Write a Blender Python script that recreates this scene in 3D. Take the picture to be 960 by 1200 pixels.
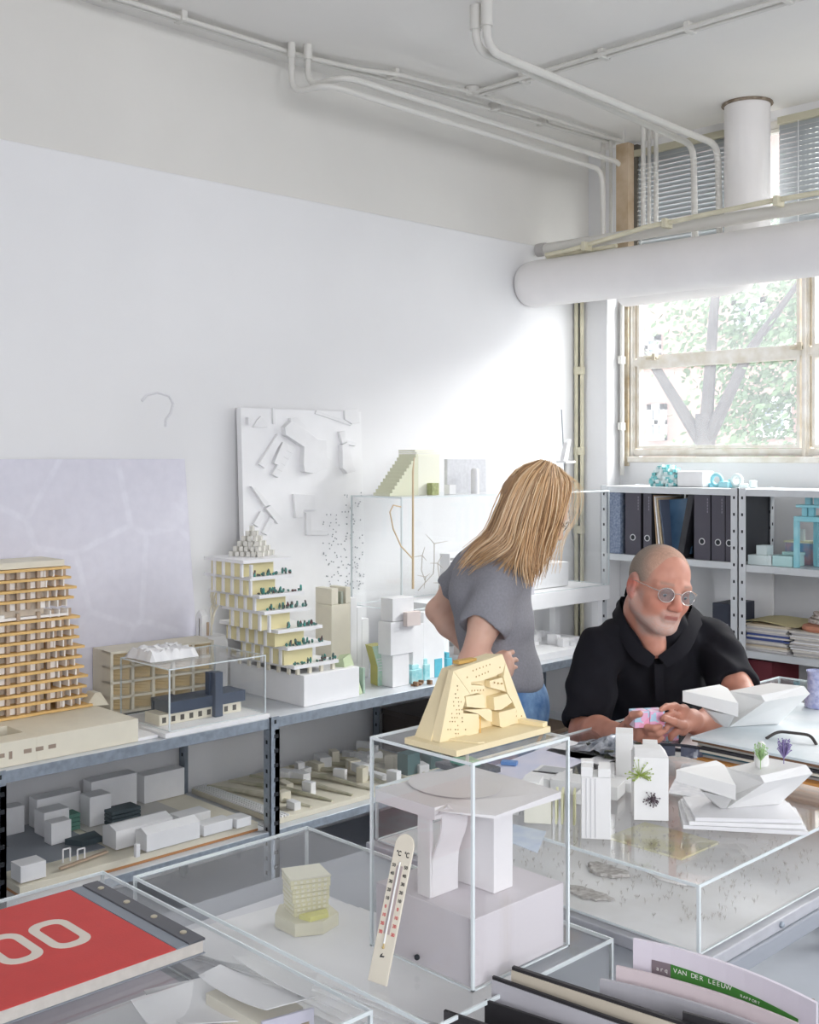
import bpy, math, random
import numpy as np
from mathutils import Vector, Matrix, Euler
PI = math.pi
SC = bpy.context.scene
COL = SC.collection
for o in list(bpy.data.objects):
    bpy.data.objects.remove(o)
random.seed(7)

# ---------------------------------------------------------------- camera, sky, light, exposure
CAM_Z, FOC, HOR, YAW = 1.60, 1340.0, 535.0, math.radians(45.84)
cam_d = bpy.data.cameras.new('camera')
cam = bpy.data.objects.new('camera', cam_d)
COL.objects.link(cam)
cam.location = (0, 0, CAM_Z)
cam.rotation_euler = (PI / 2, 0, YAW)
cam_d.sensor_width = 36.0
cam_d.lens = FOC / 1200.0 * 36.0
cam_d.shift_y = -(600.0 - HOR) / 1200.0
cam_d.clip_start = 0.02
SC.camera = cam

world = bpy.data.worlds.new('sky')
SC.world = world
world.use_nodes = True
bg = world.node_tree.nodes['Background']
bg.inputs['Color'].default_value = (0.93, 0.955, 1.0, 1)
bg.inputs["Strength"].default_value = 2.0

def area(name, loc, target, sx, sy, power, color=(1, 1, 1)):
    d = bpy.data.lights.new(name, 'AREA')
    d.shape = 'RECTANGLE'; d.size = sx; d.size_y = sy
    d.energy = power; d.color = color
    o = bpy.data.objects.new(name, d); COL.objects.link(o)
    o.location = loc
    o.rotation_euler = (Vector(target) - Vector(loc)).to_track_quat('-Z', 'Y').to_euler()
    return o
# bright overcast sky outside the long strip of windows
area('window_daylight', (-0.6, 7.6, 5.0), (-1.4, 4.4, 1.7), 7.5, 3.8, 1500, (1.0, 0.99, 0.98))
# added fill lamp behind the camera, brightens the foreground; no window there
area('rear_fill', (3.4, -1.0, 2.3), (-1.6, 1.6, 1.1), 3.0, 1.8, 105, (0.95, 0.96, 1.0))
vs = SC.view_settings
vs.view_transform = 'Standard'; vs.look = 'None'; vs.gamma = 1.0; vs.use_curve_mapping = False
vs.exposure = 0.72
SC.cycles.transparent_max_bounces = 48
SC.cycles.max_bounces = 9
SC.cycles.diffuse_bounces = 5
SC.cycles.glossy_bounces = 4
SC.cycles.caustics_reflective = False
SC.cycles.caustics_refractive = False
SC.cycles.sample_clamp_indirect = 4.0
SC.cycles.use_denoising = True

# ---------------------------------------------------------------- helpers
_f = Vector((-math.sin(YAW), math.cos(YAW), 0)); _r = Vector((math.cos(YAW), math.sin(YAW), 0))
def ray(px, py):
    return _f + _r * ((px - 480.0) / FOC) + Vector((0, 0, (HOR - py) / FOC))
def at(px, py, x=None, y=None, z=None, t=None):
    """world point seen at a place of the picture, on the plane x=, y=, z= or at depth t"""
    d = ray(px, py)
    if x is not None: t = x / d.x
    elif y is not None: t = y / d.y
    elif z is not None: t = (z - CAM_Z) / d.z
    return Vector((0, 0, CAM_Z)) + d * t

def lin(c):
    if isinstance(c, str):
        c = [int(c[i:i + 2], 16) / 255 for i in (0, 2, 4)]
    return tuple((v / 12.92 if v <= 0.04045 else ((v + 0.055) / 1.055) ** 2.4) for v in c)

def mat(name, color, rough=0.6, metal=0.0, var=0.0, scale=8.0, bump=0.0, bscale=60.0, spec=0.5, sheen=0.0, sss=0.0, c2=None, trans=0.0):
    m = bpy.data.materials.new(name); m.use_nodes = True
    nt = m.node_tree; N = nt.nodes; L = nt.links
    b = N['Principled BSDF']
    c = lin(color)
    b.inputs['Base Color'].default_value = (*c, 1)
    b.inputs['Roughness'].default_value = rough
    b.inputs['Metallic'].default_value = metal
    b.inputs['Specular IOR Level'].default_value = spec
    if sheen: b.inputs['Sheen Weight'].default_value = sheen
    if sss:
        b.inputs['Subsurface Weight'].default_value = sss
        b.inputs['Subsurface Radius'].default_value = (0.02, 0.01, 0.006)
        b.inputs['Subsurface Scale'].default_value = 0.5
    if var or c2:
        tc = N.new('ShaderNodeTexCoord'); nz = N.new('ShaderNodeTexNoise')
        nz.inputs['Scale'].default_value = scale; nz.inputs['Detail'].default_value = 5
        L.new(tc.outputs['Object'], nz.inputs['Vector'])
        mx = N.new('ShaderNodeMix'); mx.data_type = 'RGBA'
        mx.inputs[6].default_value = (*c, 1)
        k = lin(c2) if c2 else tuple(v * (1 - var) for v in c)
        mx.inputs[7].default_value = (*k, 1)
        rp = N.new('ShaderNodeMapRange'); rp.inputs[1].default_value = 0.35; rp.inputs[2].default_value = 0.65
        L.new(nz.outputs['Fac'], rp.inputs[0]); L.new(rp.outputs[0], mx.inputs[0])
        L.new(mx.outputs[2], b.inputs['Base Color'])
    if bump:
        tc = N.new('ShaderNodeTexCoord'); nz = N.new('ShaderNodeTexNoise')
        nz.inputs['Scale'].default_value = bscale; nz.inputs['Detail'].default_value = 4
        L.new(tc.outputs['Object'], nz.inputs['Vector'])
        bp = N.new('ShaderNodeBump'); bp.inputs['Strength'].default_value = bump; bp.inputs['Distance'].default_value = 0.01
        L.new(nz.outputs['Fac'], bp.inputs['Height']); L.new(bp.outputs[0], b.inputs['Normal'])
    return m

def clear_mat(name, tint=(0.996, 0.998, 0.998), strength=0.68, haze=0.0, hazecol=(1, 1, 1), rough=0.02, base=0.04):
    m = bpy.data.materials.new(name); m.use_nodes = True
    nt = m.node_tree; N = nt.nodes; L = nt.links
    N.remove(N['Principled BSDF']); out = N['Material Output']
    tr = N.new('ShaderNodeBsdfTransparent'); tr.inputs[0].default_value = (*tint, 1)
    gl = N.new('ShaderNodeBsdfGlossy'); gl.inputs['Roughness'].default_value = rough
    gl.inputs[0].default_value = (1, 1, 1, 1)
    lw = N.new('ShaderNodeLayerWeight'); lw.inputs[0].default_value = 0.5
    pw = N.new('ShaderNodeMath'); pw.operation = 'POWER'; pw.inputs[1].default_value = 5
    ml = N.new('ShaderNodeMath'); ml.operation = 'MULTIPLY_ADD'; ml.inputs[1].default_value = (1 - base) * strength; ml.inputs[2].default_value = base * strength
    mx = N.new('ShaderNodeMixShader')
    L.new(lw.outputs['Facing'], pw.inputs[0]); L.new(pw.outputs[0], ml.inputs[0]); L.new(ml.outputs[0], mx.inputs[0])
    src = tr.outputs[0]
    if haze:
        df = N.new('ShaderNodeBsdfTranslucent'); df.inputs[0].default_value = (*hazecol, 1)
        d2 = N.new('ShaderNodeBsdfDiffuse'); d2.inputs[0].default_value = (*hazecol, 1)
        m0 = N.new('ShaderNodeMixShader'); m0.inputs[0].default_value = 0.5
        L.new(df.outputs[0], m0.inputs[1]); L.new(d2.outputs[0], m0.inputs[2])
        m1 = N.new('ShaderNodeMixShader'); m1.inputs[0].default_value = haze
        L.new(tr.outputs[0], m1.inputs[1]); L.new(m0.outputs[0], m1.inputs[2]); src = m1.outputs[0]
    L.new(src, mx.inputs[1]); L.new(gl.outputs[0], mx.inputs[2]); L.new(mx.outputs[0], out.inputs[0])
    return m

def attr_mat(name, rough=0.6, bump=0.0, bscale=200.0, sss=0.0, spec=0.4, sheen=0.0):
    """colour comes from the mesh's own colour attribute"""
    m = mat(name, 'ffffff', rough=rough, bump=bump, bscale=bscale, sss=sss, spec=spec, sheen=sheen)
    N = m.node_tree.nodes; a = N.new('ShaderNodeVertexColor'); a.layer_name = 'Col'
    m.node_tree.links.new(a.outputs[0], N['Principled BSDF'].inputs['Base Color'])
    return m

class MB:
    def __init__(s): s.v = []; s.f = []; s.m = []; s.mi = 0; s.M = Matrix.Identity(4)
    def add(s, vs, fs):
        n = len(s.v); M = s.M
        s.v += [tuple(M @ Vector(p)) for p in vs]
        for f in fs: s.f.append([i + n for i in f]); s.m.append(s.mi)
        return s
    def mat(s, i): s.mi = i; return s
    def push(s, loc=(0, 0, 0), rz=0, rx=0, ry=0):
        s.M = Matrix.Translation(loc) @ Euler((rx, ry, rz)).to_matrix().to_4x4(); return s
    def box(s, x0, y0, z0, x1, y1, z1):
        v = [(x0, y0, z0), (x1, y0, z0), (x1, y1, z0), (x0, y1, z0), (x0, y0, z1), (x1, y0, z1), (x1, y1, z1), (x0, y1, z1)]
        return s.add(v, [(0, 3, 2, 1), (4, 5, 6, 7), (0, 1, 5, 4), (1, 2, 6, 5), (2, 3, 7, 6), (3, 0, 4, 7)])
    def cb(s, cx, cy, z0, sx, sy, h, rz=0):
        """box by centre of its base, size, height and turn"""
        c, k = math.cos(rz), math.sin(rz); P = []
        for z in (z0, z0 + h):
            for dx, dy in ((-1, -1), (1, -1), (1, 1), (-1, 1)):
                a, b = dx * sx / 2, dy * sy / 2
                P.append((cx + a * c - b * k, cy + a * k + b * c, z))
        return s.add(P, [(0, 3, 2, 1), (4, 5, 6, 7), (0, 1, 5, 4), (1, 2, 6, 5), (2, 3, 7, 6), (3, 0, 4, 7)])
    def prism(s, pts, z0, z1, top=None):
        """polygon pts (counter-clockwise) from z0 to z1; top = other outline for the upper end"""
        n = len(pts); t = top or pts
        v = [(p[0], p[1], z0) for p in pts] + [(p[0], p[1], z1) for p in t]
        return s.add(v, [list(range(n))[::-1], list(range(n, 2 * n))] + [(i, (i + 1) % n, (i + 1) % n + n, i + n) for i in range(n)])
    def hexa(s, P):
        return s.add(P, [(0, 3, 2, 1), (4, 5, 6, 7), (0, 1, 5, 4), (1, 2, 6, 5), (2, 3, 7, 6), (3, 0, 4, 7)])
    def extrude(s, poly, vec):
        """3-D polygon swept along vec"""
        n = len(poly); vec = Vector(vec)
        v = [Vector(p) for p in poly] + [Vector(p) + vec for p in poly]
        return s.add(v, [list(range(n))[::-1], list(range(n, 2 * n))] + [(i, (i + 1) % n, (i + 1) % n + n, i + n) for i in range(n)])
    def bar(s, a, b, w, h=None, up=(0, 0, 1)):
        """rectangular bar from a to b"""
        a, b = Vector(a), Vector(b); h = h or w; d = (b - a).normalized(); u = Vector(up)
        if abs(d.dot(u)) > 0.99: u = Vector((0, 1, 0))
        x = d.cross(u).normalized() * (w / 2); y = x.cross(d).normalized() * (h / 2)
        P = [a - x - y, a + x - y, a + x + y, a - x + y, b - x - y, b + x - y, b + x + y, b - x + y]
        return s.hexa(P)
    def tube(s, path, r, n=10, cap=True):
        path = [Vector(p) for p in path]; k = len(path); rs = r if isinstance(r, (list, tuple)) else [r] * k
        v = []; f = []; ref = None
        for i, p in enumerate(path):
            d = (path[min(i + 1, k - 1)] - path[max(i - 1, 0)]).normalized()
            if ref is None:
                u = Vector((0, 0, 1)) if abs(d.z) < 0.9 else Vector((1, 0, 0)); ref = d.cross(u).normalized()
            ref = (ref - d * ref.dot(d)).normalized(); w = d.cross(ref)
            for j in range(n):
                a = 2 * PI * j / n; v.append(p + (ref * math.cos(a) + w * math.sin(a)) * rs[i])
        for i in range(k - 1):
            for j in range(n):
                f.append((i * n + j, i * n + (j + 1) % n, (i + 1) * n + (j + 1) % n, (i + 1) * n + j))
        if cap: f.append(list(range(n))[::-1]); f.append([(k - 1) * n + j for j in range(n)])
        return s.add(v, f)
    def lathe(s, prof, n=24, c=(0, 0, 0)):
        v = []; f = []; k = len(prof)
        for r, z in prof:
            for j in range(n):
                a = 2 * PI * j / n; v.append((c[0] + r * math.cos(a), c[1] + r * math.sin(a), c[2] + z))
        for i in range(k - 1):
            for j in range(n): f.append((i * n + j, i * n + (j + 1) % n, (i + 1) * n + (j + 1) % n, (i + 1) * n + j))
        f.append(list(range(n))[::-1]); f.append([(k - 1) * n + j for j in range(n)])
        return s.add(v, f)
    def ball(s, c, rx, ry=None, rz=None, n=12, m=8, jit=0.0):
        ry = ry or rx; rz = rz or rx; v = [(c[0], c[1], c[2] - rz)]; f = []
        for i in range(1, m):
            t = PI * i / m
            for j in range(n):
                a = 2 * PI * j / n; q = 1 + random.uniform(-jit, jit)
                v.append((c[0] + rx * q * math.sin(t) * math.cos(a), c[1] + ry * q * math.sin(t) * math.sin(a), c[2] - rz * q * math.cos(t)))
        v.append((c[0], c[1], c[2] + rz)); e = len(v) - 1
        for j in range(n): f.append((0, 1 + (j + 1) % n, 1 + j)); f.append((e, e - n + j, e - n + (j + 1) % n))
        for i in range(m - 2):
            for j in range(n): a = 1 + i * n; f.append((a + j, a + (j + 1) % n, a + n + (j + 1) % n, a + n + j))
        return s.add(v, f)
    def sheet(s, grid, th=0.001):
        """grid[i][j] of points, thickened downward into a thin slab"""
        a, b = len(grid), len(grid[0]); v = [Vector(p) for r in grid for p in r]; k = len(v)
        v += [p - Vector((0, 0, th)) for p in v]; f = []
        for i in range(a - 1):
            for j in range(b - 1):
                q = (i * b + j, i * b + j + 1, (i + 1) * b + j + 1, (i + 1) * b + j)
                f.append(q); f.append(tuple(x + k for x in q[::-1]))
        E = [(i, 0) for i in range(a)], [(i, b - 1) for i in range(a)], [(0, j) for j in range(b)], [(a - 1, j) for j in range(b)]
        for e in E:
            for p, q in zip(e, e[1:]):
                i0, i1 = p[0] * b + p[1], q[0] * b + q[1]; f.append((i0, i1, i1 + k, i0 + k))
        return s.add(v, f)
    def build(s, name, mats, parent=None, bevel=0.0, smooth=False, loc=None, seg=2):
        me = bpy.data.meshes.new(name); me.from_pydata([tuple(p) for p in s.v], [], s.f)
        if not isinstance(mats, (list, tuple)): mats = [mats]
        for m in mats: me.materials.append(m)
        me.polygons.foreach_set('material_index', [min(i, len(mats) - 1) for i in s.m])
        if smooth: me.polygons.foreach_set('use_smooth', [True] * len(me.polygons))
        me.update()
        o = bpy.data.objects.new(name, me); COL.objects.link(o)
        if parent: o.parent = parent
        if loc is not None: o.location = loc
        if bevel:
            b = o.modifiers.new('bevel', 'BEVEL'); b.width = bevel; b.segments = seg; b.limit_method = 'ANGLE'; b.angle_limit = 0.6
            if smooth: b.harden_normals = False
        if smooth:
            try:
                w = o.modifiers.new('wn', 'WEIGHTED_NORMAL'); w.keep_sharp = True
                me.set_sharp_from_angle(angle=math.radians(40))
            except Exception: pass
        return o

def tag(o, label, cat, group=None):
    o['label'] = label; o['category'] = cat
    if group: o['group'] = group
    return o
def thing(name, label, cat, loc=(0, 0, 0), rz=0, group=None):
    o = bpy.data.objects.new(name, None); COL.objects.link(o); o.empty_display_size = 0.05
    o.location = loc; o.rotation_euler = (0, 0, rz)
    return tag(o, label, cat, group)
def struct(o): o['kind'] = 'structure'; return o
def kids(o): return [c for c in bpy.data.objects if c.parent == o]
def dup(root, loc, rz=0, label=None, kidmap=None):
    r = root.copy(); COL.objects.link(r); r.location = loc; r.rotation_euler = (0, 0, rz)
    if label: r['label'] = label
    for ch in kids(root):
        c = ch.copy(); COL.objects.link(c); c.parent = r
        for g in kids(ch):
            d = g.copy(); COL.objects.link(d); d.parent = c
    return r
def textmesh(body, size, mat_, name, parent=None, loc=(0, 0, 0), rot=(0, 0, 0), ext=0.0003, align='LEFT', offset=0.0, xs=1.0):
    cu = bpy.data.curves.new(name, 'FONT'); cu.body = body; cu.size = size; cu.extrude = ext; cu.align_x = align; cu.offset = offset
    t = bpy.data.objects.new(name, cu); COL.objects.link(t)
    dg = bpy.context.evaluated_depsgraph_get(); me = bpy.data.meshes.new_from_object(t.evaluated_get(dg))
    bpy.data.objects.remove(t); me.materials.clear(); me.materials.append(mat_)
    o = bpy.data.objects.new(name, me); COL.objects.link(o)
    if parent: o.parent = parent
    o.location = loc; o.rotation_euler = rot; o.scale = (xs, 1, 1)
    return o

# ---------------------------------------------------------------- materials
WALL = mat('wall_paint', 'ededee', 0.75, var=0.05, scale=1.2, bump=0.05, bscale=14)
WALLU = mat('beam_paint', 'e3e1dc', 0.75, var=0.05, scale=1.5, bump=0.06, bscale=12)
CEIL = mat('ceiling_paint', 'efede9', 0.8, var=0.04, scale=1.0, bump=0.06, bscale=10)
FLOOR = mat('grey_floor', 'a3a7af', 0.45, var=0.08, scale=4)
PIPE = mat('pipe_paint', 'dcdad4', 0.45, var=0.05, scale=6)
DUCT = mat('duct_paint', 'efeceb', 0.6, var=0.04, scale=5, bump=0.05, bscale=9)
YPIPE = mat('yellowed_pipe', 'e4dec4', 0.5, var=0.15, scale=12)
FRAME = mat('window_frame_paint', 'efece6', 0.5, c2='ddd6c8', scale=14)
GASKET = mat('rust_putty', 'cfc4ae', 0.7, var=0.2, scale=30)
GALV = mat('galvanised_steel', 'a7b1bc', 0.42, 0.55, var=0.25, scale=40)
GALVT = mat('lit_steel_top', 'd3d7dc', 0.4, 0.15, var=0.06, scale=30)  # lighter copy of the steel, the top's reflected light put in its colour
GALVD = mat('shelf_post_steel', '8e98a3', 0.45, 0.5, var=0.2, scale=25)
LIGHTSTEEL = mat('light_grey_steel', 'd6d9dc', 0.45, 0.15, var=0.06, scale=10)
HOLE = mat('dark_hole', '23272c', 0.8)
PLY = mat('white_card', 'ededee', 0.65, var=0.03, scale=20)
WHITE = mat('white_model_board', 'f1f1f2', 0.6, var=0.02, scale=15)
CREAM = mat('cream_board', 'e3ddcb', 0.65, var=0.04, scale=20)
GREYTOP = mat('grey_table_top', '9a9fa8', 0.45, var=0.06, scale=6)
ACR = clear_mat('clear_acrylic')
ACRE = mat('polished_acrylic_edge', 'e2eaec', 0.2, spec=0.8)
GLASS = clear_mat('window_glass', tint=(0.97, 0.98, 0.98), haze=0.07, hazecol=(.9,.93,1))
# ---------------------------------------------------------------- the room
XW, YW, ZC = -3.80, 5.05, 3.25
XR, YB = 4.2, -3.2
struct(MB().box(XW - .2, YB, -0.1, XR, YW + .2, 0).build('floor', FLOOR))
struct(MB().box(XW - .2, YB, ZC, XR, YW + .3, ZC + .15).build('ceiling', CEIL))
wl = MB().box(XW - .2, YB, 0, XW, YW + .2, ZC)
struct(wl.build('wall_left', WALL))
struct(MB().box(XR, YB - .2, 0, XR + .2, YW + .25, ZC).build('wall_right', WALL))
struct(MB().box(XW - .2, YB - .2, 0, XR, YB, ZC).build('wall_front', WALL))
# beam along the top of the left wall, with a softened lower edge
struct(MB().box(XW, YB, 0, -3.785, YW, 2.69).build('wall_left_lower', WALL, bevel=.009, seg=4))
struct(MB().box(XW, YB, 2.68, -3.797, YW, ZC).build('trim_1', WALLU))
# window wall: below the sill, above, and the strip left of the window
WX0, WZ0, WZ1 = -3.53, 1.60, 3.21
w = MB().box(XW, YW, 0, XR, YW + .12, WZ0).box(XW, YW, WZ1, XR, YW + .12, ZC).box(XW, YW, WZ0, WX0, YW + .12, WZ1)
struct(w.build('wall_back', WALL))
struct(MB().box(-3.76, 4.93, 0, -3.585, YW, 2.60).build('trim_3', WALL, bevel=.008))
struct(MB().box(WX0, YW - .02, WZ0 - .03, XR, YW + .12, WZ0).build('window_1_sill', FRAME, bevel=.004))

# steel window: three rows, four bays in view and on
wf = MB(); y0, y1 = YW + .02, YW + .07
xs = [WX0 + i * 0.975 for i in range(8)]
for x in xs:
    wf.box(x - .018, y0, WZ0, x + .018, y1, WZ1)
    wf.box(x - .007, y0 - .015, WZ0, x + .007, y0, WZ1)
for z in (WZ0 + .02, 2.095, 2.60, WZ1 - .02):
    wf.box(xs[0], y0 + .003, z - .018, xs[-1], y1 - .003, z + .018)
root = thing('window_1', '', '', (0, 0, 0)); del root['label']; del root['category']; struct(root)
wfo = struct(wf.build('window_frame', FRAME, root))
g = MB()
for x in xs[:-1]:
    for (a, b) in ((WZ0 + .04, 2.077), (2.113, 2.58), (2.62, WZ1 - .04)):
        # thin inner sash
        X0, X1 = x + .030, x + .945
        g.box(X0, y0 + .005, a, X0 + .016, y1 - .01, b).box(X1 - .016, y0 + .005, a, X1, y1 - .01, b)
        g.box(X0 + .016, y0 + .005, a, X1 - .016, y1 - .01, a + .016).box(X0 + .016, y0 + .005, b - .016, X1 - .016, y1 - .01, b)
g.mat(1)
for x in xs[:-1]:
    g.box(x + .0185, y0 + .012, WZ0 + .045, x + .024, y0 + .018, 2.07).box(x + .0185, y0 + .012, 2.12, x + .024, y0 + .018, 2.57)
struct(g.build('sash', [FRAME, GASKET], root))
for x in xs[:-1]:
    for (a, b) in ((WZ0 + .04, 2.077), (2.113, 2.58), (2.62, WZ1 - .04)):
        struct(MB().box(x + .04, y0 + .028, a + .012, x + .935, y0 + .031, b - .012).build('pane', GLASS, root))
# sash latches
h = MB()
for px in (765, 935):
    p = at(px, 424, y=y0 - .01); h.box(p.x - .03, y0 - .03, 2.105, p.x + .03, y0, 2.118).box(p.x + .01, y0 - .035, 2.10, p.x + .03, y0 - .02, 2.135)
struct(h.build('sash_latch', GASKET, root))
struct(MB().box(-3.555, YW - .012, 1.55, -3.53, YW + .02, 2.45).build('trim_4', mat('worn_wood_edge', 'cfc6b2', 0.7, c2='b09a78', scale=18)))

# slatted blinds over the top row of panes
SL = mat('blind_slat', 'a7acaf', 0.5)
SHADOWB = mat('blind_backing', '9ba0a5', 0.8)
RAIL = mat('blind_rail', 'c2bda6', 0.5)
def blind(x0, x1, label):
    r = thing('window_blind', label, 'blind', ((x0 + x1) / 2, YW - .03, 2.5), group='venetian blinds over the top panes')
    w_ = (x1 - x0) / 2; b = MB()
    z = 2.52 - 2.5
    while z < 0.66:
        a = math.radians(72); dy, dz = math.cos(a) * .0125, math.sin(a) * .0125
        b.hexa([(-w_, -dy, z - dz), (w_, -dy, z - dz), (w_, -dy + .0008, z - dz + .001), (-w_, -dy + .0008, z - dz + .001),
                (-w_, dy, z + dz), (w_, dy, z + dz), (w_, dy + .0008, z + dz + .001), (-w_, dy + .0008, z + dz + .001)])
        z += .0235
    o = b.build('slat', SL, r)
    MB().box(-w_, -.02, .665, w_, .02, .70).build('head_rail', RAIL, r, bevel=.003)
    for k in (-.8, 0, .8): MB().tube([(k * w_, -.016, .0), (k * w_, -.016, .67)], .0015, 5).build('ladder_cord', PLY, r)
    return r
blind(-3.50, -2.75, 'grey slatted blind left of the round white vertical duct')
blind(-2.66, -1.62, 'grey slatted blind right of the round white vertical duct')
blind(-1.58, -0.62, 'grey slatted blind at the right edge of the picture, beyond the duct')
for x in (-3.50, ):
    pass
# wooden post and dark slot left of the blinds
def vbar(px0, px1, py0, py1, y, name, m, dep=.03):
    a = at(px0, py0, y=y); b = at(px1, py0, y=y); zb = at((px0 + px1) / 2, py1, y=y).z
    return MB().box(a.x, y - dep, zb, b.x, y, a.z).build(name, m)
struct(vbar(729, 743, 172, 300, 4.78, 'trim_5', mat('bare_timber', 'c9b59c', 0.7, c2='a8906f', scale=9), .05))
struct(vbar(743, 751, 172, 300, 5.04, 'trim_6', mat('dark_slot', '6f6a60', 0.8)))

# ---------------------------------------------------------------- ducts and pipes
def bend(path, rad=.05, k=5):
    """polyline with rounded corners"""
    P = [Vector(p) for p in path]; out = [P[0]]
    for a, b, c in zip(P, P[1:], P[2:]):
        r = min(rad, (a - b).length * .45, (c - b).length * .45)
        p0 = b + (a - b).normalized() * r; p1 = b + (c - b).normalized() * r
        for i in range(k + 1):
            t = i / k; out.append(p0 * (1 - t) ** 2 + b * 2 * t * (1 - t) + p1 * t * t)
    out.append(P[-1]); return out
YD, RD = 4.50, .118
d = MB(); zc = 2.475
prof = [(-3.79, .06), (-3.785, .085), (-3.77, .104), (-3.74, .114), (-3.70, RD)]
path = [(x, YD, zc) for x, r in prof] + [(-1.9, YD, 2.46), (0.6, YD, 2.43), (3.6, YD, 2.40)]
d.tube(path, [r for x, r in prof] + [RD, RD, RD], 36)
ho = thing('horizontal_duct', 'thick round white duct running across the top of the windows', 'duct', (-2, YD, 2.35))
o = d.build('duct_pipe', DUCT, ho, smooth=True); o.location = (2, -YD, -2.35)
# second, hidden duct that the vertical one joins
v = MB(); cx = at(876, 200, y=4.86).x
v.tube(bend([(cx, 4.86, ZC), (cx, 4.86, 2.47), (-3.42, 4.86, 2.47)], .12, 8), .105, 32)
vd = thing('vertical_duct', 'round white vertical duct dropping from the ceiling between the blinds', 'duct', (cx, 4.86, 2.4))
o = v.build('duct_pipe', DUCT, vd, smooth=True); o.location = (-cx, -4.86, -2.4)
c = MB(); c.lathe([(.112, ZC - .012), (.118, ZC - .006), (.112, ZC + .01)], 24, (cx, 4.86, 0))
o = c.build('ceiling_collar', mat('broken_plaster', 'a89c8c', 0.9, c2='6b5a48', scale=30), vd); o.location = (-cx, -4.86, -2.4)

def pipe(name, label, paths, m=PIPE, clips=(), r=.011, group=None):
    p0 = Vector(paths[0][0]); root = thing(name, label, 'pipe', p0, group=group)
    b = MB()
    for p in paths: b.tube([Vector(q) - p0 for q in p], r, 10)
    b.build('pipe_run', m, root, smooth=True)
    for q, ax in clips:
        q = Vector(q) - p0; k = MB()
        s_ = (.03, .012) if ax == 'y' else (.012, .03)
        k.box(q.x - s_[0], q.y - s_[1], q.z - .012, q.x + s_[0], q.y + s_[1], q.z + .03)
        k.build('pipe_clip', m, root, bevel=.004)
    return root
Z1 = 3.225
pipe('conduit', 'pair of thin conduits clipped along the ceiling corner above the left wall',
     [[(-3.655, 0.8, Z1), (-3.655, 2.9, Z1), (-3.60, 3.45, Z1), (-3.52, 4.9, Z1)],
      [(-3.63, 0.8, Z1), (-3.63, 2.95, Z1), (-3.57, 3.2, Z1 - .005), (-3.52, 3.36, Z1), (-3.50, 3.55, Z1), (-3.47, 3.72, Z1), (-3.47, 4.9, Z1)]],
     clips=[((-3.64, y, Z1), 'y') for y in (2.05, 2.35)] + [((-3.55, y, Z1), 'y') for y in (3.35, 4.0, 4.35)], r=.0095)
pipe('conduit', 'pair of thin conduits crossing the ceiling from the junction box to the upper right',
     [[(-3.47, 3.76, Z1), (-0.8, 3.80, Z1)], [(-3.47, 3.80, Z1), (-0.8, 3.84, Z1)]],
     clips=[((x, 3.80, Z1), 'x') for x in (-3.2, -2.78, -2.38, -1.98)], r=.0095)
jb = MB().lathe([(.032, -.028), (.035, -.02), (.035, .0)], 20)
jbo = jb.build('junction_box', PIPE, loc=(-3.47, 3.76, ZC - .002)); tag(jbo, 'small round junction box on the ceiling where the conduits meet', 'junction box')
def collar(root, p, r=.018, h=.06, m=PIPE):
    q = Vector(p) - root.location; MB().lathe([(r, -h), (r, 0)], 14, q).build('pipe_collar', m, root, smooth=True)
ra = pipe('heating_pipe', 'lower of two white pipes that drop from the ceiling and run along the beam',
     [bend([(-3.60, 2.84, ZC), (-3.60, 2.84, 3.05), (-3.42, 2.88, 3.05), (-3.42, 4.66, 3.03), (-3.44, 4.70, 2.62)], .07)], r=.0125)
collar(ra, (-3.60, 2.84, ZC), .016)
rb = pipe('heating_pipe', 'upper of two white pipes that drop from the ceiling and run along the beam',
     [bend([(-3.57, 2.90, ZC), (-3.57, 2.90, 3.08), (-3.37, 2.92, 3.08), (-3.37, 4.76, 3.07), (-3.38, 4.80, 2.6)], .07)], r=.0125)
collar(rb, (-3.57, 2.90, ZC))
rc = pipe('heating_pipe', 'white ceiling pipe of the crossing pair, ending nearer the corner',
     [bend([(-2.832, 3.088, ZC), (-2.832, 3.088, 3.09), (-3.0, 4.82, 3.10), (-3.0, 4.84, 2.60)], .08)], r=.0155)
collar(rc, (-2.832, 3.088, ZC), .022, .09)
rd = pipe('heating_pipe', 'white ceiling pipe of the crossing pair, ending beside the vertical duct',
     [bend([(-2.78, 3.09, ZC), (-2.78, 3.09, 3.075), (-2.868, 4.82, 3.075), (-2.868, 4.84, 2.60)], .08)], r=.0155)
collar(rd, (-2.78, 3.09, ZC), .022, .09)
# verticals near the corner
for i, (px, py, y, r, lab) in enumerate(((707, 190, 4.90, .013, 'thin vertical pipe beside the corner above the duct, leftmost of the group'),
                              (716, 195, 4.85, .010, 'thin vertical pipe just left of the bare timber post'),
                              (754, 150, 4.80, .012, 'thin vertical pipe just right of the bare timber post'),
                              (761, 155, 4.86, .010, 'thin vertical pipe in front of the blind edge, beside its twin'),
                              (769, 158, 4.86, .012, 'vertical pipe before the left blind, nearest the pair of bent pipes'))):
    p = at(px, py, y=y)
    pipe('vertical_pipe', lab, [[(p.x, y, min(ZC, p.z + .15)), (p.x, y, 2.70)]], r=r)
p = at(731, 140, y=4.8)
pipe('drop_wire', 'very thin wire hanging from the ceiling at the corner', [[(p.x, 4.8, ZC), (p.x, 4.8, 2.9)]], r=.003)
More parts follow.
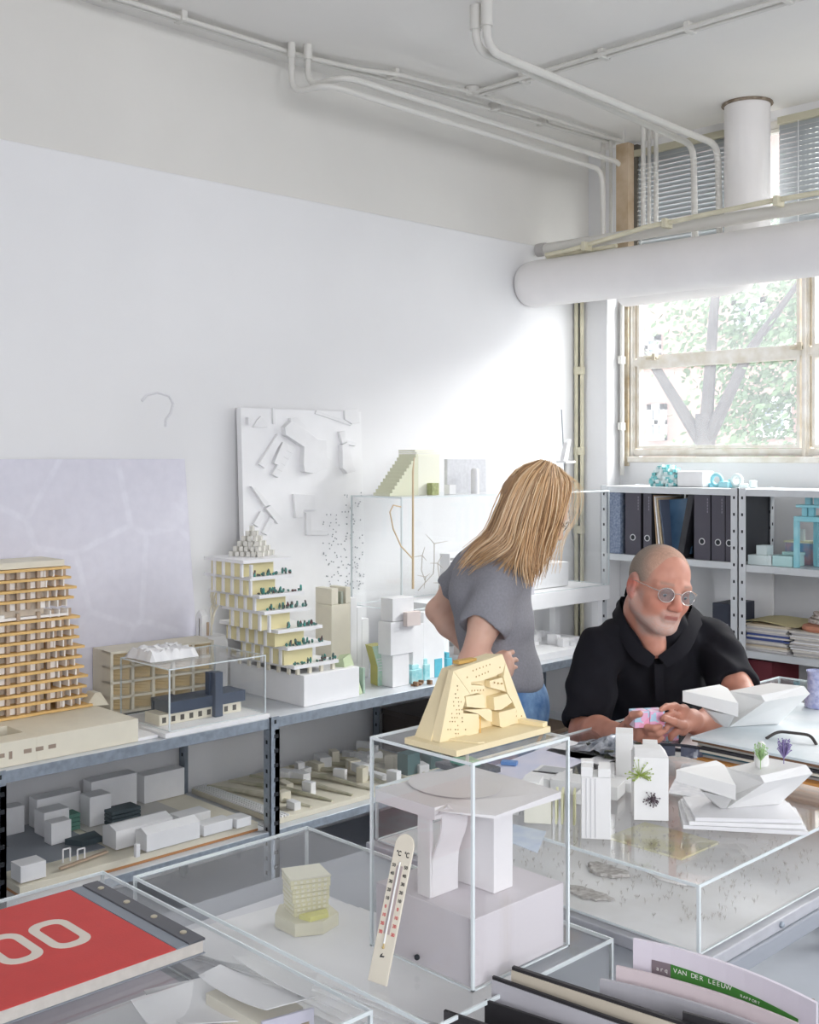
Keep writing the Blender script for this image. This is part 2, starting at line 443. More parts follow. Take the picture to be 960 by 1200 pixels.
# pipes lying over the duct
pipe('radiator_pipe', 'thick white horizontal pipe above the big duct, with a capped end',
     [[(-3.70, 4.55, 2.655), (3.4, 4.42, 2.60)]], r=.028)
q = MB(); q.tube([(-3.74, 4.55, 2.655), (-3.69, 4.55, 2.655)], .034, 16)
tag(q.build('pipe_cap', mat('grey_flange', 'b9b6b4', 0.5), smooth=True), 'grey round flange closing the end of the thick pipe', 'pipe cap')
pipe('yellowed_pipe', 'thin yellowed pipe crossing over the thick white one above the duct',
     [[(-3.60, 4.44, 2.60), (-3.45, 4.44, 2.605), (-3.0, 4.44, 2.655), (-2.4, 4.43, 2.672), (3.4, 4.40, 2.66)]], YPIPE, r=.011,
     clips=[((-3.35, 4.44, 2.60), 'x'), ((-2.9, 4.44, 2.645), 'x'), ((-2.35, 4.43, 2.655), 'x')])
pipe('yellowed_pipe', 'second yellowed pipe close under the first at the left end of the duct',
     [[(-3.62, 4.475, 2.597), (-3.2, 4.475, 2.598)]], YPIPE, r=.010)
pipe('return_pipe', 'thinner white pipe lying on the duct behind the thick one',
     [[(-3.45, 4.66, 2.60), (3.4, 4.60, 2.57)]], r=.02)
pipe('wall_pipe', 'yellowed vertical pipe down the left wall by the room corner',
     [[(-3.765, 4.90, 2.55), (-3.765, 4.90, 0.02)], [(-3.735, 4.91, 2.55), (-3.735, 4.91, 0.02)]], YPIPE, r=.011,
     clips=[((-3.75, 4.905, z), 'y') for z in (2.05, 1.62, 1.2)])
pipe('wall_pipe', 'grey-white vertical pipe between pilaster and window', [[(-3.555, 5.02, 2.40), (-3.555, 5.02, 1.50)]], r=.012,
     clips=[((-3.555, 5.025, z), 'x') for z in (2.1, 1.75)])
MK = mat('faint_wall_mark', 'e3e3e6', .8)
b = MB(); b.tube([at(px, py, x=-3.7848) for px, py in ((166, 470), (172, 463), (184, 460), (198, 464), (203, 473), (200, 484), (194, 492), (194, 500))], .006, 6)
o = struct(b.build('wall_mark', MK, smooth=True))
# ---------------------------------------------------------------- outside the window
BR = mat('brick_wall', 'b98578', 0.9)
nt = BR.node_tree; bt = nt.nodes.new('ShaderNodeTexBrick'); tc = nt.nodes.new('ShaderNodeTexCoord')
mp = nt.nodes.new('ShaderNodeMapping'); mp.inputs['Rotation'].default_value = (PI / 2, 0, 0); mp.inputs['Scale'].default_value = (3, 3, 3)
nt.links.new(tc.outputs['Object'], mp.inputs[0]); nt.links.new(mp.outputs[0], bt.inputs['Vector'])
bt.inputs['Color1'].default_value = (*lin('a98a80'), 1); bt.inputs['Color2'].default_value = (*lin('96776d'), 1); bt.inputs['Mortar'].default_value = (*lin('b9aea6'), 1)
nt.links.new(bt.outputs[0], nt.nodes['Principled BSDF'].inputs['Base Color'])
YB2 = 17.0
bd = thing('brick_building', 'red brick building with white windows seen through the panes', 'building', (-9.5, YB2, -4))
MB().box(-9, 0, 0, 14, 6, 13).build('brick_wall_face', BR, bd)
WF = mat('outside_white_frame', 'dcdcda', 0.6); WG = mat('outside_pane', '8d9aa3', 0.2)
for (px0, py0, px1, py1) in ((761, 474, 782, 516), (890, 466, 928, 512), (745, 395, 775, 420), (860, 352, 900, 385), (1010, 466, 1050, 512)):
    a = at(px0, py0, y=YB2) - Vector((-9.5, YB2, -4)); b = at(px1, py1, y=YB2) - Vector((-9.5, YB2, -4))
    f = MB(); x0, x1, z0, z1 = a.x, b.x, b.z, a.z; wd = .1
    f.box(x0, -.08, z0, x0 + wd, .0, z1).box(x1 - wd, -.08, z0, x1, .0, z1).box(x0, -.1, z0, x1, .0, z0 + wd).box(x0, -.08, z1 - wd, x1, .0, z1)
    f.box((x0 + x1) / 2 - .04, -.07, z0, (x0 + x1) / 2 + .04, 0, z1).box(x0, -.07, (z0 + z1) / 2 - .04, x1, 0, (z0 + z1) / 2 + .04)
    fo = f.build('window', WF, bd)
    MB().box(x0 + wd, -.03, z0 + wd, x1 - wd, -.01, z1 - wd).build('pane', WG, fo)
BARK = mat('tree_bark', '4b4744', 0.9, var=0.3, scale=6)
LEAF = mat('tree_leaf', '7f9870', 0.7, c2='667f5c', scale=2)
def tree(name, label, base, h, crown, n, sz, seed):
    rnd = random.Random(seed)
    r = thing(name, label, 'tree', base); t = MB()
    t.tube([(0, 0, 0), (.05, 0, h * .3), (.0, 0, h * .54)], [.17, .13, .10], 10)
    brs = []
    for k, (dx, dz) in enumerate(((-1.5, .75), (.25, 1.2), (1.5, .8))):
        e = (dx * crown[0] * .55, rnd.uniform(-.5, .5), h * (.5 + .42 * dz * .6))
        mid = (e[0] * .45, e[1] * .5, h * .5 + (e[2] - h * .5) * .5 + .1)
        t.tube([(0, 0, h * .50), mid, e], [.075, .05, .02], 7); brs.append(e)
    t.build('trunk', BARK, r, smooth=True)
    l = MB()
    cl = [(rnd.gauss(.35, .5) * crown[0], rnd.gauss(0, .4) * crown[1] + .9, h * .62 + rnd.gauss(0, .42) * crown[2]) for _ in range(26)]
    for i in range(n):
        c = rnd.choice(cl); p = Vector((c[0] + rnd.gauss(0, .28), c[1] + rnd.gauss(0, .28), c[2] + rnd.gauss(0, .25)))
        a = Vector((rnd.gauss(0, 1), rnd.gauss(0, 1), rnd.gauss(0, 1))).normalized(); b = a.orthogonal().normalized(); c_ = a.cross(b)
        s_ = sz * rnd.uniform(.6, 1.3)
        l.add([p - b * s_, p + c_ * s_ * .5 + a * .01, p + b * s_, p - c_ * s_ * .5 - a * .01], [(0, 1, 2), (0, 2, 3)])
    o = l.build('leaf_crown', LEAF, r); o['kind'] = 'stuff'
    return r
p = at(826, 480, y=10.5)
tree('leafy_tree', 'pale green leafy tree with a forked trunk outside the window', (p.x, 10.5, -2.6), 8.6, (1.5, .8, 1.5), 9000, .045, 3)
tree('leafy_tree', 'further leafy tree outside at the right of the window view', (p.x + 2.6, 12.5, -2.6), 8.6, (1.6, 1.0, 1.5), 6000, .05, 5)
tag(MB().box(-16, YW + 1.5, -4.2, 12, 30, -4).build('street_ground', mat('outside_ground', '9a9c98', 0.9)), 'pale paved street below the window', 'street')
# ---------------------------------------------------------------- slotted steel shelving
def angle_post(root, x, y, z1, sx, sy, m, w=.038, name='post', hz=.05):
    """L-shaped slotted post, corner at x,y and flanges towards sx, sy"""
    b = MB(); t = .003
    b.box(min(x, x + sx * w), min(y, y + sy * t), 0, max(x, x + sx * w), max(y, y + sy * t), z1)
    b.box(min(x, x + sx * t), min(y, y + sy * w), 0, max(x, x + sx * t), max(y, y + sy * w), z1)
    b.mat(1); z = .06; e = .0008
    while z < z1 - .02:
        cx, cy = x + sx * w * .55, y + sy * w * .55
        ya, yb = sorted((y - sy * e, y + sy * (t + e))); b.box(cx - .0045, ya, z, cx + .0045, yb, z + .013)
        xa, xb = sorted((x - sx * e, x + sx * (t + e))); b.box(xa, cy - .0045, z + .02, xb, cy + .0045, z + .033)
        z += hz
    return b.build(name, [m, HOLE], root)
def board(root, x0, y0, x1, y1, z, m, h=.035, name='shelf_board'):
    """folded tray shelf: flat top with turned-down lips"""
    b = MB(); t = .0015
    b.mat(1).box(x0, y0, z - t, x1 - .0005, y1, z + .0003).mat(0)
    b.box(x0, y0, z - h, x0 + t, y1, z).box(x1 - t, y0, z - h, x1, y1, z).box(x0, y0, z - h, x1, y0 + t, z).box(x0, y1 - t, z - h, x1, y1, z)
    b.box(x1 - .012, y0, z - h, x1, y1, z - h + t)
    return b.build(name, [m, GALVT if m == GALV else m], root, bevel=.0012, seg=1)
LZ, LZ2, LX0, LX1 = .70, .31, -3.74, -3.15
r = thing('metal_shelving', 'long low galvanised steel shelving against the left wall, covered with white models', 'shelving', (0, 0, 0))
ys = [0.43, 1.43, 2.41, 3.41, 4.57]
for y in ys:
    angle_post(r, LX1 + .004, y - .02, LZ + .004, -1, 1, GALV)
    if y > .5: angle_post(r, LX1 + .004, y + .02, LZ - .04, -1, -1, GALVD, w=.02)
    angle_post(r, LX0 - .004, y, LZ - .04, 1, 1, GALVD)
for a, b_ in zip(ys, ys[1:]):
    board(r, LX0, a + .002, LX1, b_ - .002, LZ, GALV)
    board(r, LX0, a + .002, LX1, b_ - .002, LZ2, GALV, .03)
# shelving under the window
SY0, SY1 = 4.60, 4.93
p = at(865, 600, y=SY0); q = at(704, 600, y=SY0)
QX0, QX1, QX2 = q.x, p.x, p.x + 1.0
r = thing('metal_shelving', 'light grey slotted steel shelving under the window holding binders and papers', 'shelving', (0, 0, 0))
QZ = [1.455, 1.125, .745, .40, .08]
for x, s_ in ((QX0, 1), (QX1, -1), (QX2, -1)):
    angle_post(r, x, SY0, QZ[0] + .004, s_, 1, LIGHTSTEEL, w=.036, hz=.075)
    angle_post(r, x, SY1, QZ[0] + .004, s_, -1, LIGHTSTEEL, w=.036, hz=.075)
angle_post(r, QX1 + .002, SY0 - .002, QZ[0] + .004, 1, 1, LIGHTSTEEL, w=.036, hz=.075)
for z in QZ:
    board(r, QX0, SY0 + .002, QX1 - .002, SY1, z, LIGHTSTEEL, .03)
    board(r, QX1 + .002, SY0 + .002, QX2, SY1, z - (.006 if z < 1.4 else 0), LIGHTSTEEL, .03)
# radiator behind the right bay
RADM = mat('radiator_enamel', 'd9d6c8', 0.5)
r = thing('radiator', 'ribbed cream radiator under the window behind the shelving', 'radiator', (-1.75, 4.99, .12))
b = MB()
for i in range(26): b.box(-.62 + i * .05, -.03, 0, -.585 + i * .05, .03, .8)
b.box(-.63, -.015, .03, .68, .015, .07).box(-.63, -.015, .73, .68, .015, .77)
b.build('radiator_rib', RADM, r, bevel=.008)
# ---------------------------------------------------------------- the long table and acrylic cases
TZ = .78
r = thing('work_table', 'long grey-topped table under the acrylic cases', 'table', (-1.36, 1.9, 0))
MB().box(-.42, -1.75, TZ - .03, .395, 1.75, TZ).build('table_top', GREYTOP, r, bevel=.003)
for x in (-.36, .34):
    for y in (-1.68, 1.68): MB().box(x - .02, y - .02, 0, x + .02, y + .02, TZ - .03).build('leg', GALVD, r)
def acrylic_case(name, label, cat, x0, y0, z0, x1, y1, z1, th=.005, screws=(), group=None, bottom=False):
    """open-bottomed clear box: five panes and its polished edges"""
    cx, cy = (x0 + x1) / 2, (y0 + y1) / 2; r = thing(name, label, cat, (cx, cy, z0), group=group)
    a, b, h = (x1 - x0) / 2, (y1 - y0) / 2, z1 - z0; e = th * .5
    MB().box(-a + th, -b + th, h - th, a - th, b - th, h).build('top_pane', ACR, r)
    MB().box(-a + th, -b, e, a - th, -b + th, h - th).build('side_pane', ACR, r)
    MB().box(-a + th, b - th, e, a - th, b, h - th).build('side_pane', ACR, r)
    MB().box(-a, -b + th, e, -a + th, b - th, h - th).build('side_pane', ACR, r)
    MB().box(a - th, -b + th, e, a, b - th, h - th).build('side_pane', ACR, r)
    for sx in (-1, 1):
        for sy in (-1, 1):
            xx, yy = sx * (a - th / 2), sy * (b - th / 2); MB().box(xx - th / 2, yy - th / 2, 0, xx + th / 2, yy + th / 2, h - th).build('corner_edge', ACRE, r)
    k = th * .55
    for sx in (-1, 1):
        xx = sx * (a - k / 2); MB().box(xx - k / 2, -b, h - th, xx + k / 2, b, h).build('top_edge', ACRE, r)
        yy = sx * (b - k / 2); MB().box(-a + k, yy - k / 2, h - th, a - k, yy + k / 2, h).build('top_edge', ACRE, r)
        xx = sx * (a - k / 2); MB().box(xx - k / 2, -b, 0, xx + k / 2, b, e).build('bottom_edge', ACRE, r)
        yy = sx * (b - k / 2); MB().box(-a + k, yy - k / 2, 0, a - k, yy + k / 2, e).build('bottom_edge', ACRE, r)
    for s_ in screws:
        MB().ball((s_[0] - cx, s_[1] - cy, s_[2] - z0), .004, n=10, m=6).build('screw', HOLE, r)
    return r
# A: the case with the yellow tower, carrying the tall case
AX0, AX1, AY0, AY1, AZ = -1.69, -.985, .998, 1.37, .90
MB_ = MB().box(AX0 + .01, AY0 + .01, TZ, AX1 - .01, AY1 - .01, TZ + .012)
tag(MB_.build('base_board', mat('white_base', 'dcdde2', 0.55, var=.05, scale=5), bevel=.001), 'white base board under the case that holds the small yellow tower', 'base board')
acrylic_case('acrylic_case', 'wide flat acrylic case over the yellow tower, carrying the tall case', 'display case', AX0, AY0, TZ, AX1, AY1, AZ)
# B: nearest case with the folded-roof model, album on top
BX0, BX1, BY0, BY1, BZ = -1.76, -1.078, .36, .982, .895
MB_ = MB().box(BX0 + .01, BY0 + .01, TZ, BX1 - .01, BY1 - .01, TZ + .012)
tag(MB_.build('base_board', mat('pinkish_base', 'c3bcc6', 0.55, var=.1, scale=4), bevel=.001), 'pale lilac base board of the nearest case, beneath the folded roof model', 'base board')
acrylic_case('acrylic_case', 'nearest flat acrylic case, with the red album lying on it', 'display case', BX0, BY0, TZ, BX1, BY1, BZ)
# C: the long case on an aluminium-edged base
CX0, CX1, CY0, CY1, CZB, CZ = -1.75, -.985, 1.60, 3.30, .805, .917
r = thing('plinth_board', 'long white base board with a pale metal edge under the large flat case', 'base board', ((CX0 + CX1) / 2, (CY0 + CY1) / 2, TZ))
a, b_ = (CX1 - CX0) / 2, (CY1 - CY0) / 2
MB().box(-a - .014, -b_ - .014, 0, a + .014, b_ + .014, CZB - TZ - .004).build('metal_edge', mat('brushed_edge', 'c4c5cb', .4, .3, var=.1, scale=30), r, bevel=.002)
MB().box(-a + .006, -b_ + .006, CZB - TZ - .004, a - .006, b_ - .006, CZB - TZ).build('base_top', mat('pale_site_print', 'f3f3f3', .6, c2='e6e5e3', scale=9, bump=.05, bscale=30), r)
for y in (-.72, -.35, .1, .5):
    o = MB().lathe([(.0055, 0), (.0055, .004), (.003, .006)], 12).build('bolt', GALV, r, loc=(a + .014, b_ * y, .011)); o.rotation_euler = (0, PI / 2, 0)
acrylic_case('acrylic_case', 'large long flat acrylic case in front of the seated man', 'display case', CX0, CY0, CZB, CX1, CY1, CZ)
# D: tall case with the white pavilion model
DX0, DX1, DY0, DY1, DZ0, DZ1 = -1.212, -1.012, 1.098, 1.302, AZ + .001, 1.200
acrylic_case('acrylic_case', 'tall acrylic case with a white pavilion model inside, cream model on top', 'display case', DX0, DY0, DZ0, DX1, DY1, DZ1, th=.004, screws=((-1.115, DY0 - .001, .915),))
# ---------------------------------------------------------------- models on the long shelf
def onshelf(px, py): return at(px, py, z=LZ)
ORANGE = mat('orange_card', 'e8c07c', 0.6, var=.1, scale=30)
BROWN = mat('brown_card', 'b8a28c', 0.7, var=.1, scale=30)
PALEW = mat('pale_infill', 'f6f2ec', 0.6)
# gridded orange tower
tx, ty = -3.45, 1.40
r = thing('tower_model', 'tall orange and white gridded tower model at the left edge of the picture', 'architectural model', (tx, ty, LZ + .075))
body = MB(); col = MB(); slab = MB(); inf = MB()
NF = 14; H0 = .46; fh = H0 / NF
for k in range(NF + 1):
    z = k * fh; ext = .47 - .0048 * k          # right end steps back as it rises
    if k == 10: continue
    w_ = .004 if k % 2 else .009
    slab.box(-.16, -.50, z, w_, ext + (.0 if k % 3 else .012), z + .008)
for k in range(NF):
    z = k * fh; ext = .465 - .0048 * k
    y = -.49; j = 0
    while y < ext - .10:
        if k != 9 or j % 2:
            col.box(-.012, y, z + .010, 0.0, y + .011, z + fh)
            if (j * 7 + k * 3) % 5 < 3: inf.box(-.016, y + .011, z + .010, -.010, y + .032, z + fh - .002)
        y += .034; j += 1
    # open balconies at the near-window end
    for q in range(3):
        yy = ext - .085 + q * .03; inf.box(-.05, yy, z + .010, -.002, yy + .004, z + fh)
        if (k + q) % 2: col.box(-.02, yy + .004, z + .010, -.014, yy + .02, z + fh)
body.box(-.155, -.49, 0, -.032, .33, H0)
body.build('core', mat('tower_core', 'dccfbd', .7, var=.12, scale=30), r)
slab.build('floor_slab', ORANGE, r); col.build('facade_grid', BROWN, r)['kind'] = 'stuff'; inf.build('balcony_screen', PALEW, r)
MB().box(-.16, -.5, H0 + .01, .0, .385, H0 + .03).build('roof', CREAM, r)
MB().box(-.158, -.495, 9 * fh + .012, -.004, .40, 9 * fh + .020).build('white_floor', PALEW, r)
# low cream courtyard block the tower stands on
r = thing('courtyard_model', 'low cream building model with a sunken courtyard and small windows at the shelf front', 'architectural model', (-3.42, 1.42, LZ + .001))
b = MB(); zt = .072
X0, X1, Y0, Y1 = -.245, .235, -.6, .48
cx0, cx1, cy0, cy1 = .04, .15, -.2, .14
b.box(X0, Y0, 0, X1, cy0, zt).box(X0, cy1, 0, X1, Y1, zt).box(X0, cy0, 0, cx0, cy1, zt).box(cx1, cy0, 0, X1, cy1, zt).box(cx0, cy0, 0, cx1, cy1, .015)
b.box(.06, -.19, .015, .10, .10, .05)
b.build('block', CREAM, r, bevel=.001)
r_win = mat('recess_brown', '9c8b7c', .8)
y = -.10
for i, (dy, w_, z, h) in enumerate(((0, .022, .03, .013), (.032, .022, .03, .013), (.064, .022, .03, .013), (.118, .024, .03, .012), (.155, .010, .022, .022), (.20, .024, .03, .012), (.237, .024, .03, .012), (.277, .024, .03, .012), (-.04, .022, .03, .013), (-.08, .022, .03, .013))):
    MB().box(X1 - .001, y + dy, z, X1 + .0008, y + dy + w_, z + h).build('window_opening', r_win, r)
MB().extrude([(-.04, .45, zt), (-.01, .515, zt), (-.01, .485, zt + .045), (-.02, .47, zt + .045)], (-.05, 0, 0)).build('sloped_block', CREAM, r)
MB().box(X0, Y1 - .0, 0, X1 - .0, Y1 + .07, .010).build('ground_board', WHITE, r)
# white egg-crate facade model
r = thing('facade_model', 'cream egg-crate facade model with scooped openings at the back of the shelf', 'architectural model', (-3.565, 2.20, LZ + .012), rz=math.radians(-4))
MB().box(-.09, -.2, 0, -.015, .22, .215).build('backing', CREAM, r)
f = MB(); sc = MB(); nx, nz = 5, 4; cw, ch = .079, .052
for i in range(nx + 1): f.box(-.015, -.2 + i * cw * 1.0, 0, .05, -.2 + i * cw + .010, .215)
for k in range(nz + 1): f.box(-.015, -.2, k * ch, .05, -.2 + nx * cw + .01, k * ch + .008)
f.build('grid', CREAM, r)
for i in range(nx):
    for k in range(nz):
        y0, z0 = -.2 + i * cw + .010, k * ch + .008; g_ = []
        for a_ in range(6):
            t = a_ / 5 * PI / 2
            g_.append([(.048 - .06 * math.cos(t) * (1), y0, z0 + .044 * math.sin(t)), (.048 - .06 * math.cos(t) * .2, y0 + cw - .012, z0 + .044 * math.sin(t))])
        sc.sheet(g_, .0015)
sc.build('scoop', mat('warm_scoop', 'd8c39a', .7), r)
MB().box(-.1, -.215, -.011, .06, .235, 0).build('plinth', mat('dark_plinth', '4a4d4c', .7), r)
# dark model in its own case
MB_ = MB().box(-3.475, 1.98, LZ + .001, -3.155, 2.395, LZ + .016)
tag(MB_.build('base_board', WHITE, bevel=.001), 'white base board under the small case with the navy model', 'base board')
r = thing('chimney_model', 'navy blue slab model with a tall square chimney on a cream windowed base', 'architectural model', (-3.30, 2.19, LZ + .017))
NAVY = mat('navy_board', '4b5566', .55, var=.1, scale=20)
MB().box(-.05, -.13, .035, .05, .17, .072).build('upper_slab', NAVY, r)
MB().box(.036, .035, 0, .066, .065, .15).box(.012, .03, 0, .036, .06, .148).build('chimney', NAVY, r)
c_ = MB().box(-.045, -.17, 0, .045, .155, .035); c_.mat(1)
for i in range(9): c_.box(.0445, -.16 + i * .035, .008, .0455, -.145 + i * .035, .026)
c_.build('windowed_base', [CREAM, mat('dark_opening', '5a5650', .7)], r)
MB().box(-.12, -.1, .05, -.08, -.02, .06).box(-.12, -.1, 0, -.11, -.09, .05).build('side_roof', NAVY, r)
acrylic_case('acrylic_case', 'small acrylic case on the shelf over the navy chimney model, white fabric on top', 'display case', -3.47, 2.0, LZ + .017, -3.165, 2.385, .918, th=.004)
g_ = []; rn = random.Random(4); 
for i in range(13):
    row = []
    for j in range(15):
        x, y = -3.46 + i * .0135, 2.015 + j * .0135
        row.append((x + rn.uniform(-.004, .004), y + rn.uniform(-.004, .004), .9205 + (.0 if i in (0, 12) or j in (0, 14) else .012 + .016 * abs(math.sin(i * 1.3 + j * .8)) + rn.uniform(0, .012))))
    g_.append(row)
tag(MB().sheet(g_, .0015).build('crumpled_fabric', PLY, smooth=True), 'crumpled white fabric lying on the small acrylic case', 'fabric')
# white block with bent-rod trees and a tiny house
p = onshelf(236, 790)
r = thing('tree_block_model', 'white cube with looping white rod trees and a tiny house on top', 'architectural model', (-3.62, 2.47, LZ + .001))
MB().box(-.045, -.045, 0, .045, .045, .225).build('block', PLY, r)
t = MB()
for k, (pts) in enumerate(([(0, 0), (.004, .05), (.012, .085), (.03, .11), (.035, .14), (.02, .155), (.01, .13), (.016, .09)],
                           [(0, 0), (.0, .06), (-.002, .10), (.010, .13), (.002, .16), (.006, .19)],
                           [(.002, .04), (.01, .09), (.0, .125), (-.004, .15), (.004, .18)],
                           [(.003, .07), (.014, .10), (.006, .12), (.0, .15), (.016, .19)])):
    t.tube([(k * .003, a_ * 1.15, .225 + z * 1.0) for a_, z in pts], .0035, 7)
t.build('rod_tree', CREAM, r, smooth=True)
MB().box(-.04, -.04, .225, -.0, -.015, .30).prism([(-.04, -.04), (0, -.04), (0, -.015), (-.04, -.015)], .30, .32, [(-.022, -.04), (-.018, -.04), (-.018, -.015), (-.022, -.015)]).build('tiny_house', PLY, r)
MB().box(-.02, -.04, .225, -.015, -.01, .29).box(.0, -.02, .225, .006, -.012, .275).build('frame', BROWN, r)
# terraced tower on its white plinth
MB_ = MB().box(-3.66, 2.585, LZ + .001, -3.205, 2.85, LZ + .113)
tag(MB_.build('plinth', WHITE, bevel=.0015), 'white box plinth under the terraced tower model', 'plinth')
r = thing('terrace_tower_model', 'cream terraced tower model with teal planted balconies stepping down towards the window', 'architectural model', (-3.24, 2.585, LZ + .114))
TEAL = mat('teal_plants', '3f9f95', .8, c2='6b3f44', scale=60); GLOW = mat('cream_glazing', 'eadfae', .55, var=.06, scale=12)
LV = [(657, 285, 239, 343), (677, 293, 239, 345), (698, 304, 244, 357), (717, 310, 260, 362), (739, 326, 257, 378), (759, 337, 274, 388), (781, 345, 272, 397)]
O = Vector((-3.24, 2.585, LZ + .114)); PLT = []
for i, (py, pc, pl_, pr) in enumerate(LV):
    c0 = at(pc, py, x=-3.245 + .004 * i); l0 = at(pl_, py, y=c0.y); r0 = at(pr, py, x=c0.x)
    x0, x1, y0, y1, z = l0.x - O.x, c0.x - O.x, c0.y - O.y, r0.y - O.y, c0.z - O.z
    MB().box(x0, y0, z - .012, x1, y1, z).build('terrace_slab', PLY if i else WHITE, r)
    PLT.append((x0, x1, y0, y1, z))
for i, (x0, x1, y0, y1, z) in enumerate(PLT):
    zb = PLT[i + 1][4] if i < 6 else .03
    g_ = MB().box(x0 + .03, y0 + .012, zb, x1 - .035, y1 - .06, z - .012); g_.build('storey', GLOW, r)
    for k in range(5): MB().box(x0 + .05 + k * .055, y0 + .004, zb, x0 + .062 + k * .055, y0 + .011, z - .012).build('column', PLY, r)
    if i < 6:
        X0, X1, Y0, Y1, Z = PLT[i + 1]; tl = MB(); rn = random.Random(i)
        for k in range(22):
            u = rn.uniform(0, 1); yy = Y0 + .01 + u * (Y1 - Y0 - .01); xx = X1 - .015 + rn.uniform(-.01, .006)
            h = rn.choice([.006, .008, .012, .02]); tl.ball((xx, yy, Z + h * .6), .005, .005, h * .6, 6, 4, .3)
        tl.build('planting', TEAL, r)
x0, x1, y0, y1, z = PLT[6]
for k in range(6): MB().box(x0 + .03 + k * .06, y0 + .005, 0, x0 + .045 + k * .06, y0 + .012, z - .012).build('ground_post', CREAM, r)
for k in range(4): MB().box(x1 - .02, y0 + .02 + k * .055, 0, x1 - .008, y0 + .032 + k * .055, z - .012).build('ground_post', CREAM, r)
# little lattice pyramid on the roof
p = at(290, 650, z=PLT[0][4] + O.z); py_ = MB()
for k in range(6):
    s_ = .075 * (1 - k / 6) ; n_ = 6 - k
    for i in range(n_):
        for j in range(n_):
            if i in (0, n_ - 1) or j in (0, n_ - 1):
                u, v_ = (i - (n_ - 1) / 2) * .022, (j - (n_ - 1) / 2) * .022
                py_.cb(u, v_, k * .018, .014, .014, .017, .4 * ((i + j) % 2))
o = tag(py_.build('lattice_pyramid', mat('greyish_card', 'dcdad2', .7), loc=(-3.39, p.y - .01, PLT[0][4] + O.z + .001)), 'small lattice pyramid made of white cubes standing on the terraced tower', 'architectural model'); o.rotation_euler.z = .5
# towers and small pieces to the right of the terraced tower
def block_model(name, label, cat, base, pieces, m, rz=0, group=None, part='block'):
    r = thing(name, label, cat, base, rz, group)
    for i, q in enumerate(pieces):
        MB().box(*q[:6]).build(q[6] if len(q) > 6 else part, q[7] if len(q) > 7 else m, r, bevel=.0012, seg=1)
    return r
y0 = 2.93
block_model('tower_model', 'tall white tower model with a notched top and stepped shoulders, beside the terraced tower', 'architectural model', (-3.46, 2.93, LZ + .001),
            [(-.10, 0, 0, .0, .10, .31, 'tower', CREAM), (-.10, 0, .311, .0, .035, .375, 'tower_top', CREAM), (-.10, .05, .311, .0, .062, .36, 'tower_top', mat('moss_grey', 'a7ada0', .7)), (-.1, .075, .311, 0, .1, .375, 'tower_top', CREAM),
             (-.10, .101, 0, .0, .135, .33, 'shoulder', WHITE), (-.10, .136, 0, .0, .16, .29, 'shoulder', WHITE), (-.10, .161, 0, .0, .20, .24, 'shoulder', WHITE)], CREAM)
p = onshelf(463, 790)
block_model('stacked_block_model', 'stack of offset white blocks, one tinted with pink shadow, carrying the thin wire mobile', 'architectural model', (-3.235, 3.05, LZ + .001),
            [(-.068, .0, 0, .0, .09, .125, 'block'), (-.068, -.015, .126, .005, .115, .255, 'block'), (-.068, .0, .256, .0, .115, .345, 'block'), (.006, .05, .235, .03, .125, .29, 'block', mat('pink_shadow_card', 'dccfca', .7)), (-.068, .13, 0, -.02, .19, .23, 'block'), (-.068, .20, .0, -.03, .32, .27, 'block')], PLY)  # the pink of one block is shadow put into its colour
GRN = mat('pale_green_card', 'b7c4a0', .6); YG = mat('yellow_green_card', 'bcb96f', .6); MINT = mat('mint_card', 'cfe4cd', .5, c2='b9dcc9', scale=60)
def poly_tower(name, label, base, outline, dep, mats, slats=0):
    """outline in the y-z plane, thickness along x"""
    r = thing(name, label, 'architectural model', base)
    MB().extrude([(0, a, b) for a, b in outline], (-dep, 0, 0)).build('prism', mats[0], r, bevel=.001, seg=1)
    return r
p = onshelf(415, 815)
r = thing('prism_tower_model', 'squat pale green tower model with a sloped side', 'architectural model', (p.x, p.y, LZ + .001))
MB().hexa([(-.02, -.065, 0), (.03, -.045, 0), (.0, .045, 0), (-.06, .03, 0), (-.03, -.07, .13), (-.0, -.055, .145), (-.02, .0, .155), (-.05, -.03, .15)]).build('prism', GRN, r, bevel=.001, seg=1)
MB().box(-.04, .047, 0, .0, .056, .095).build('side_wing', mat('grey_green_card', 'a9bfb0', .6), r)
p = onshelf(449, 803)
r = thing('bent_tower_model', 'small bent tower model, olive on one side and striped mint on the other', 'architectural model', (p.x, p.y, LZ + .001))
bt = MB(); sec = [(0, 0, 0), (.0, .0, .075), (-.012, -.018, .155)]
for (ax, ay, az), (bx, by, bz) in zip(sec, sec[1:]):
    q = [(-.06, -.012), (0.0, -.03), (.0, .045), (-.06, .045)]
    bt.hexa([(u + ax, v_ + ay, az) for u, v_ in q] + [(u + bx, v_ + by, bz) for u, v_ in q])
bt.build('olive_side', YG, r)
st = MB()
st.hexa([(.001, -.03, 0), (.006, -.03, 0), (.006, .045, 0), (.001, .045, 0), (.001, -.03, .075), (.006, -.03, .075), (.006, .045, .075), (.001, .045, .075)])
st.hexa([(.001, -.03, .075), (.006, -.03, .075), (.006, .045, .075), (.001, .045, .075), (-.011, -.048, .155), (-.006, -.048, .155), (-.006, .03, .155), (-.011, .03, .155)])
st.build('mint_face', MINT, r)
sb = MB()
for k in range(9):
    z = .06 + k * .011; s_ = max(0, (z - .075)) * .225; sb.box(.006 - s_, -.03 - s_, z, .0085 - s_, .045 - s_, z + .003)
sb.build('rib', PLY, r)
TB = mat('turquoise_foam', '8ccbd2', .6, c2='b9e2e6', scale=40); TB2 = mat('bright_turquoise_foam', '5fbcd0', .6, var=.1, scale=30)
